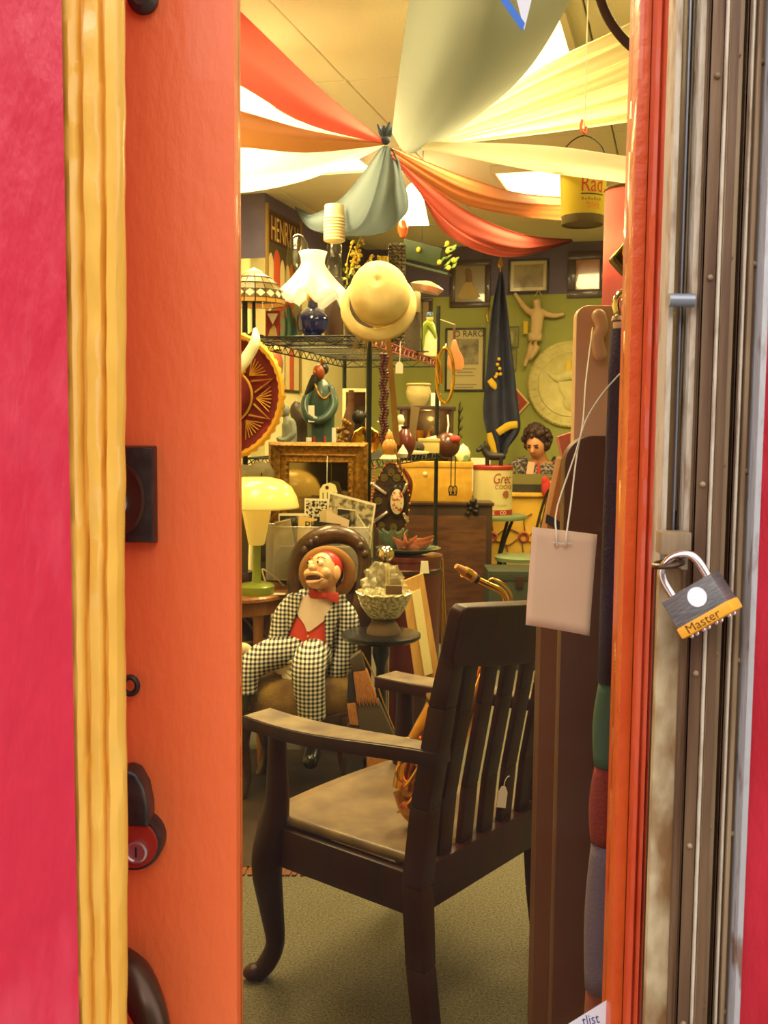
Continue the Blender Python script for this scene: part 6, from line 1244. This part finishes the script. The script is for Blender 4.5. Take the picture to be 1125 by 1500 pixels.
hcw = Vector((-.045, -.10, zs+.235)); RW = Matrix.Rotation(math.radians(-28), 3, 'Z') @ Matrix.Rotation(math.radians(26), 3, 'X')
def HW(x, y, z): return hcw+RW @ Vector((x, y, z))
hdw = t.a('face', t.m1().ball(HW(0, -.012, -.012), (.078, .09, .112), 22, rot=RW), mskw)
t.a('nose', t.m1().tube([HW(0, -.098, .016), HW(0, -.116, -.014), HW(0, -.104, -.022)], [.009, .015, .01], 8, sm=3), mskw, hdw)
for s_ in (-1, 1):
    t.a('eye_socket', t.m1().ball(HW(s_*.032, -.092, .012), (.017, .008, .008), 10, rot=RW), M('lash_dark', (60, 34, 24), .6), hdw); t.a('eyebrow', t.m1().tube([HW(s_*.014, -.099, .032), HW(s_*.05, -.088, .034)], .005, 5), mhw, hdw); t.a('ear', t.m1().ball(HW(s_*.078, 0, -.01), (.012, .024, .032), 10, rot=RW), mskw, hdw)
t.a('mouth', t.m1().tube([HW(-.024, -.094, -.058), HW(0, -.104, -.055), HW(.024, -.094, -.058)], .007, 6, sm=3), M('lips', (150, 72, 58), .5), hdw)
m = t.m1(); rr = random.Random(11); m.ball(HW(.0, .032, .032), (.098, .1, .115), 20, rot=RW)
for i in range(150):
    a = rr.uniform(0, 2*PI); ph = rr.uniform(-.9, 1.5); q = Vector((math.cos(a)*math.cos(ph), math.sin(a)*math.cos(ph), math.sin(ph)))
    if q.y < -.45 and q.z < .55: continue
    m.ball(HW(q.x*.108, .03+q.y*.105, .03+q.z*.118), rr.uniform(.016, .032), 6)
hr_ = t.a('hair', m, mhw, hdw)
for s_ in (-1, 1):                                   # hands on the counter, palm, four fingers and thumb
    m = t.m1(); pc = Vector((s_*.05+(-.02 if s_ > 0 else -.02), -.33, zs-.105)); m.ball(pc, (.036, .042, .016), 12)
    for i in range(4): m.tube([pc+Vector((-.024+i*.016, -.034, 0)), pc+Vector((-.026+i*.017, -.066, .008)), pc+Vector((-.026+i*.017, -.085+.006*abs(i-1.5), -.004))], [.009, .0085, .007], 7, sm=3, capr=True)
    m.tube([pc+Vector((-s_*.03, .01, 0)), pc+Vector((-s_*.052, -.016, .002)), pc+Vector((-s_*.05, -.04, 0))], [.01, .0095, .008], 7, sm=3, capr=True); t.a('hand', m, mskw)
t2 = Th('stool', 'plain dark stool under the person at the counter', 'stool', (wp.x, 8.84, 0)); st_z = .66
t2.a('seat', t2.m1().lathe([(.01, st_z-.04), (.16, st_z-.04), (.17, st_z-.02), (.16, st_z), (.01, st_z)], 30), mdbrown)
for i in range(4): a = PI/4+i*PI/2; t2.a('leg', t2.m1().tube([(.1*math.cos(a), .1*math.sin(a), st_z-.04), (.17*math.cos(a), .17*math.sin(a), 0)], .016, 8), mdbrown)
single('red_cloth_bundle', 'crumpled red cloth hanging at the end of the yellow counter', 'cloth', P(800, 715, 8.145), lambda m: (m.ball((0, 0, 0), (7, 5, 14)), m.ball((3, 0, -14), (6, 5, 12)), m.ball((-2, 0, 10), (5, 4, 8))), M('crimson_cloth', (176, 44, 38), .8))
t = Th('footlocker', 'flat dark green footlocker standing in front of the bistro chair', 'footlocker', PX(752, 6.2, 0))
gz = 1.5-(836-622)/1500*6.2; t.a('trunk_body', t.m1().box(-.16, .22, 0, .3, 0, gz-.06), M('trunk_green', (52, 56, 34), .6), bevel=.006); t.a('lid', t.m1().box(-.165, .225, -.005, .305, gz-.06, gz), M('trunk_green', (52, 56, 34), .6), bevel=.006); t.a('latch', t.m1().box(.0, .05, -.012, -.005, gz-.1, gz-.03), mbrz2, bevel=.002)
# ================================================================== SAXOPHONE ON THE ARMCHAIR
msax = M('sax_brass', (196, 140, 50), .25, 1.0, col2=(150, 96, 36), ns=14); msaxl = M('sax_lacquer', (228, 176, 84), .2, 1.0)
sz0 = .447
b0 = PZ(630, 1188, .49); top = P(741, 897, 2.99)
t = Th('saxophone', 'brass saxophone propped on the seat of the slat-back armchair', 'saxophone', Vector((b0.x, b0.y, sz0)))
bow = [top, top.lerp(b0, .35), top.lerp(b0, .7), b0+Vector((.03, .0, .05)), b0+Vector((.0, .0, -.004)), b0+Vector((-.04, .015, -.0)), b0+Vector((-.06, .03, .05))]
t.a('body_tube', t.mw().tube(bow, [.012, .018, .024, .03, .036, .038, .04], 16, sm=6), msax)
bell0 = b0+Vector((-.06, .03, .05)); ax = (top-b0).normalized()
bl2 = [bell0, bell0+Vector((.012, .01, .07)), bell0+Vector((.045, .015, .14)), bell0+Vector((.085, .02, .20)), bell0+Vector((.098, .02, .225))]
t.a('bell', t.mw().tube(bl2, [.04, .037, .038, .046, .056], 20, sm=5), msax)
for i in range(9):
    q = top.lerp(b0, .12+i*.09); d = Vector((-.028-.001*i, -.012, .004)); 
    ky = t.a('key_cup', t.mw().lathe([(.012+.001*i, 0), (.012+.001*i, .005), (.002, .007)], 16, q+d, rot=Matrix.Rotation(math.radians(-70), 3, 'Y')), msaxl)
    t.a('key_arm', t.mw().tube([q+d, q+d*1.2+Vector((0, -.02, .02))], .0025, 5), msaxl, ky)
for d in (Vector((-.02, -.026, 0)), Vector((-.034, -.016, .01)), Vector((.02, -.026, 0))): t.a('key_rod', t.mw().tube([top.lerp(b0, .1)+d, top.lerp(b0, .86)+d], .003, 6), msaxl)
for q in ((0, -.05, .06), (.0, -.048, .12)): t.a('bell_guard', t.mw().tube([bell0+Vector((.03*math.cos(2*PI*i/14), q[1]+.004, q[2]+.03*math.sin(2*PI*i/14))) for i in range(14)], .004, 6, closed=True), msaxl)
for x, y, r in ((-.035, -.045, .016), (-.06, -.03, .02), (-.02, -.05, .013)):
    for z in (.0, .05):
        kc_ = t.a('key_cup', t.mw().lathe([(r, 0), (r, .005), (.002, .008)], 16, b0+Vector((x, y, .02+z)), rot=rx), msaxl)
for q in ((-.085, -.01, .0), (-.09, -.012, .05)): t.a('key_lever', t.mw().tube([b0+Vector(q), b0+Vector((q[0]+.03, q[1]-.03, q[2]+.04)), b0+Vector((q[0]+.06, q[1]-.03, q[2]+.09))], .004, 6, sm=3), msaxl)
nk = [top, P(741, 880, 2.98), P(734, 866, 2.96), P(716, 857, 2.94), P(700, 849, 2.93)]
t.a('neck', t.mw().tube(nk, [.0125, .0115, .0105, .0095, .009], 14, sm=5), msaxl)
t.a('octave_key', t.mw().tube([P(748, 890, 2.96), P(749, 872, 2.95), P(738, 856, 2.94), P(722, 848, 2.93), P(716, 852, 2.93)], .004, 6, sm=4), msaxl)
t.a('cork', t.mw().tube([P(700, 849, 2.93), P(692, 845, 2.925)], .013, 12), M('cork_dark', (52, 36, 24), .8))
mp = t.a('mouthpiece', t.mw().tube([P(694, 846, 2.925), P(684, 840, 2.915), P(668, 829, 2.90)], [.0165, .0165, .008], 12), M('tan_mouthpiece', (206, 150, 92), .35))
t.a('ligature', t.mw().tube([P(688, 842.5, 2.92), P(680, 837.5, 2.912)], .0178, 12), msaxl, mp)
# ================================================================== RIGHT SIDE, JUST INSIDE THE GLASS
mbb = M('brown_board', (98, 56, 28), .5, col2=(82, 44, 22), ns=5, bump=.06, stretch=(1, 1, .15))
yb = 1.62
def BX(px, py): p = P(px, py, yb); return p
t = Th('brown_board', 'tall dark brown board with a rounded top corner standing by the glass', 'board', Vector((BX(850, 1000).x, yb, 0)))
xL = BX(822, 900).x-t.loc.x; xR = BX(896, 900).x-t.loc.x; zt_ = BX(850, 638).z
out = [(xL, 0), (xR+.03, 0), (xR+.03, zt_), (xL+.045, zt_)]+[(xL+.045-.045*math.sin(a), zt_-.045+.045*math.cos(a)) for a in [PI/2*i/8 for i in range(1, 9)]]
t.a('board', t.m1().prism(out, 0, .035), mbb, bevel=.003)
mpb = M('pinkish_wood', (240, 198, 164), .45, col2=(228, 184, 150), ns=5, bump=.05, coat=.15, stretch=(1, 1, .15))
t = Th('pinkish_board', 'tall pinkish beige board with a carved hook behind the brown board', 'board', Vector((P(880, 600, 1.70).x, 1.70, 0)))
x0_, x1_ = P(841, 600, 1.70).x-t.loc.x, P(905, 600, 1.70).x-t.loc.x; zt_ = P(870, 447, 1.70).z
out = [(x0_, 0), (x1_+.03, 0), (x1_+.03, zt_), (x0_+.02, zt_)]+[(x0_+.02-.02*math.sin(a), zt_-.02+.02*math.cos(a)) for a in [PI/2*i/6 for i in range(1, 7)]]
t.a('board', t.m1().prism(out, 0, .03), mpb, bevel=.004)
m = t.m1(); c = P(878, 490, 1.68)-t.loc; m.tube([(c.x, -.012, c.z+.03), (c.x+.004, -.018, c.z+.012), (c.x-.003, -.02, c.z-.006), (c.x+.003, -.014, c.z-.03)], [.012, .011, .010, .012], 12, sm=5, capr=True); t.a('carved_hook', m, mpb)
# bedpost with silver ball and striped cloth
ps = P(914, 446, 1.42); 
t = Th('ball_post', 'wooden post topped with a silver ball beside the door frame', 'post', Vector((ps.x, 1.42, 0)))
zb2 = P(913, 446, 1.42).z
t.a('post', t.m1().lathe([(.010, 0), (.010, zb2-.08), (.0125, zb2-.06), (.0125, zb2-.035), (.014, zb2-.03), (.014, zb2-.02)], 20), mpb); t.a('ball', t.m1().ball((0, 0, zb2), (.0165, .0165, .0215), 20), M('silver_mirror', (220, 206, 176), .08, 1)); t.a('collar', t.m1().lathe([(.012, zb2-.026), (.017, zb2-.022), (.015, zb2-.016)], 20), mnick)
t = Th('patchwork_cloth', 'hanging cloth of purple teal red and lavender scalloped patches on the post', 'cloth', Vector((ps.x, 1.42, 0)))
bounds = [(1.40, None)]
zz = [P(900, y, 1.38).z for y in (478, 1010, 1135, 1250, 1470)]+[.12]
cols_ = ['purple', 'teal', 'red', 'lavender', 'rust']; cm = {'purple': (52, 34, 60), 'teal': (56, 78, 84), 'red': (132, 42, 34), 'lavender': (112, 98, 116), 'rust': (120, 56, 34)}
for i in range(5):
    za, zb3 = zz[i], zz[i+1]; rb = .0165+.0022*i; bul = .001 if i == 0 else .005
    prof_ = [(rb+bul*math.sin(PI*j/8)*(1.0)+.004*(j/8), za+(zb3-za)*j/8) for j in range(9)]
    t.a(cols_[i]+'_patch', t.m1().lathe(prof_, 24, (0, 0, 0), cap=False), M(cols_[i]+'_fabric', cm[cols_[i]], .85, bump=.3, bs=200), solid=.002)
# cardboard with a navy stripe
t = Th('kraft_bag', 'brown paper bag with a navy stripe behind the brown board', 'bag', Vector((P(812, 780, 1.9).x, 1.9, 0)))
q = [P(795, 800, 1.9), P(838, 800, 1.9), P(838, 665, 1.9), P(822, 672, 1.9)]
t.a('bag', t.mw().hexa(q, [v+Vector((0, .06, 0)) for v in q]), M('kraft_paper', (166, 112, 66), .8), bevel=.002)
q = [P(801, 753, 1.895), P(836, 773, 1.895), P(836, 787, 1.895), P(799, 766, 1.895)]; t.a('navy_stripe', t.mw().hexa(q, [v+Vector((0, .004, 0)) for v in q]), M('navy_print', (40, 40, 66), .7), smooth=False)
q = [P(795, 799, 1.9), P(838, 799, 1.9)]; t.a('stand', t.mw().hexa([q[0], q[1], q[1]+Vector((0, .06, 0)), q[0]+Vector((0, .06, 0))], [Vector((v.x, v.y, 0)) for v in (q[0], q[1], q[1]+Vector((0, .06, 0)), q[0]+Vector((0, .06, 0)))]), mbb, smooth=False)
q = [P(818, 640, 1.92), P(842, 632, 1.92), P(846, 660, 1.92), P(824, 668, 1.92)]; t.a('pink_tissue', t.mw().hexa(q, [v+Vector((0, .03, 0)) for v in q]), M('pink_tissue', (200, 120, 116), .8), smooth=False)
# big blank tag on strings
mtg = M('tag_card_pink', (236, 198, 166), .75, col2=(228, 188, 154), ns=8)
ty = 1.20
t = Th('blank_paper_tag', 'large blank pinkish paper tag hanging on strings inside the glass', 'tag', P(822, 850, ty))
def tagf(u, v):
    a = Vector((780, 772, 0)).lerp(Vector((875, 783, 0)), u); b = Vector((769, 914, 0)).lerp(Vector((862, 930, 0)), u); q = a.lerp(b, v); p = P(q.x, q.y, ty); p.y += .004*math.sin(u*PI)-.006*v*v; return p
t.a('card', t.mw().grid(tagf, 10, 10), mtg, solid=.0012)
T_ = lambda x, y, Y=ty-.002: P(x, y, Y)
t.a('string', t.mw().tube([T_(816, 800), T_(815, 782), T_(817, 740, 1.24), T_(851, 636, 1.34), T_(858, 560, 1.45), T_(868, 480, 1.64)], .0011, 5, sm=4), mstr)
t.a('string', t.mw().tube([T_(828, 800), T_(830, 782), T_(836, 740, 1.24), T_(851, 636, 1.34), T_(880, 580, 1.36), T_(925, 530, 1.385)], .0011, 5, sm=4), mstr)
t.a('knot_thread', t.mw().tube([T_(810, 795), T_(820, 796), T_(838, 796)], .0007, 4, sm=3), mstr)
# yellow hanging pail
pp_ = P(853, 330, 3.15)
t = Th('yellow_pail', 'yellow tin pail with red lettering hanging from the ceiling', 'pail', pp_)
myp = M('pail_yellow', (222, 196, 60), .35, .1, coat=.3)
t.a('pail_body', t.mb().lathe([(29, 4), (30, 6), (34, 84), (34.6, 86)], 40, cap=False), myp, solid=.002); t.a('dark_base', t.mb().lathe([(1, 2), (28.5, 2), (30, 0), (30.6, 2), (31, 12), (30.2, 13)], 40), M('pail_base', (92, 76, 36), .5))
def pcone(x, z): r = 30.8+(z-6)*4/78; return (r*math.sin(x/r), -r*math.cos(x/r), z)
t.a('lettering', t.mb().text('Rad', 23, lambda x, y: pcone(-10+x*.72, 42+y)), M('pail_red', (186, 60, 40), .5), smooth=False)
t.a('underline', t.mb().grid(lambda u, v: pcone(-9+36*u, 38+1.5*v), 12, 1), mink, smooth=False)
for i, (z, x0_, x1_, c_) in enumerate(((30, -8, 24, mink), (24, 0, 22, M('pail_orange', (214, 140, 40), .5)), (19, 2, 22, M('pail_orange', (214, 140, 40), .5)))): 
    n_ = 7-i
    for j in range(n_): xa_ = x0_+(x1_-x0_)*j/n_; t.a('small_print', t.mb().grid(lambda u, v: pcone(xa_+(x1_-x0_)/n_*.7*u, z+4*v*(.6 if j % 2 else 1)), 3, 1), M('pail_print', (150, 128, 40), .5) if i == 0 else c_, smooth=False)
t.a('handle', t.mb().tube([(-34, 0, 82), (-26, 0, 112), (0, 0, 128), (26, 0, 112), (34, 0, 82)], 1, 6, sm=4), mgiron)
t.a('hanging_string', t.m1().tube([(0, 0, 127*t.k), (0, 0, CEIL-pp_.z)], .002, 5), mstr)
t.a('pink_bow', t.mb().tube([(-4, 0, 150), (-6, -2, 138), (0, -2, 130), (2, 0, 140)], 2.4, 6, sm=3), M('pink_ribbon', (214, 120, 90), .7))
# red lampshade and gilt finial
t = Th('red_lampshade', 'tall red cylinder lampshade glowing beside the door frame', 'lamp', Vector((P(918, 400, 2.3).x, 2.3, 0)))
za, zb3 = P(910, 446, 2.3).z, P(910, 278, 2.3).z; r_ = 33*2.3/1500
t.a('shade', t.m1().lathe([(r_, za), (r_, zb3)], 36, cap=False), M('red_shade', (238, 168, 148), .7, transl=.5, emit=(255, 132, 108), es=.2), solid=.003)
t.a('rim', t.m1().tube([(r_*math.cos(2*PI*i/36), r_*math.sin(2*PI*i/36), zb3) for i in range(36)], .004, 6, closed=True), mgold); t.a('stem', t.m1().tube([(0, 0, .02), (0, 0, za+.1)], .012, 10), mblack); t.a('base', t.m1().lathe([(.14, 0), (.14, .02), (.03, .05)], 28), mblack)
l = bpy.data.lights.new('shade_bulb', 'POINT'); l.energy = .6; l.color = (1, .7, .45); l.shadow_soft_size = .03; lo = bpy.data.objects.new('shade_bulb', l); COL.objects.link(lo); lo.parent = t.o; lo.location = (0, 0, (za+zb3)/2)
t = Th('brass_sculpture', 'dark brass angular sculpture beside the red lampshade', 'sculpture', Vector((P(925, 420, 1.85).x, 1.85, 0)))
c = P(920, 380, 1.85)-t.loc; s_ = 1.85/1500
t.a('angular_head', t.m1().prism([(c.x-27*s_, c.z), (c.x+2*s_, c.z+36*s_), (c.x+26*s_, c.z+4*s_), (c.x+6*s_, c.z-30*s_), (c.x-8*s_, c.z-20*s_)], -.02, .02), M('olive_bronze', (112, 96, 36), .25, .9), bevel=.006, seg=3)
t.a('face_ridge', t.m1().tube([(c.x-2*s_, -.024, c.z+28*s_), (c.x-8*s_, -.03, c.z+6*s_), (c.x+4*s_, -.026, c.z-22*s_)], [.004, .008, .005], 8, sm=4), mbrass); t.a('neck_rod', t.m1().tube([(c.x+4*s_, 0, 0.0), (c.x+4*s_, 0, c.z-24*s_)], .010, 10), mbrass); t.a('base', t.m1().lathe([(.07, 0), (.07, .02), (.012, .04)], 20, (c.x+4*s_, 0, 0)), mbrass)
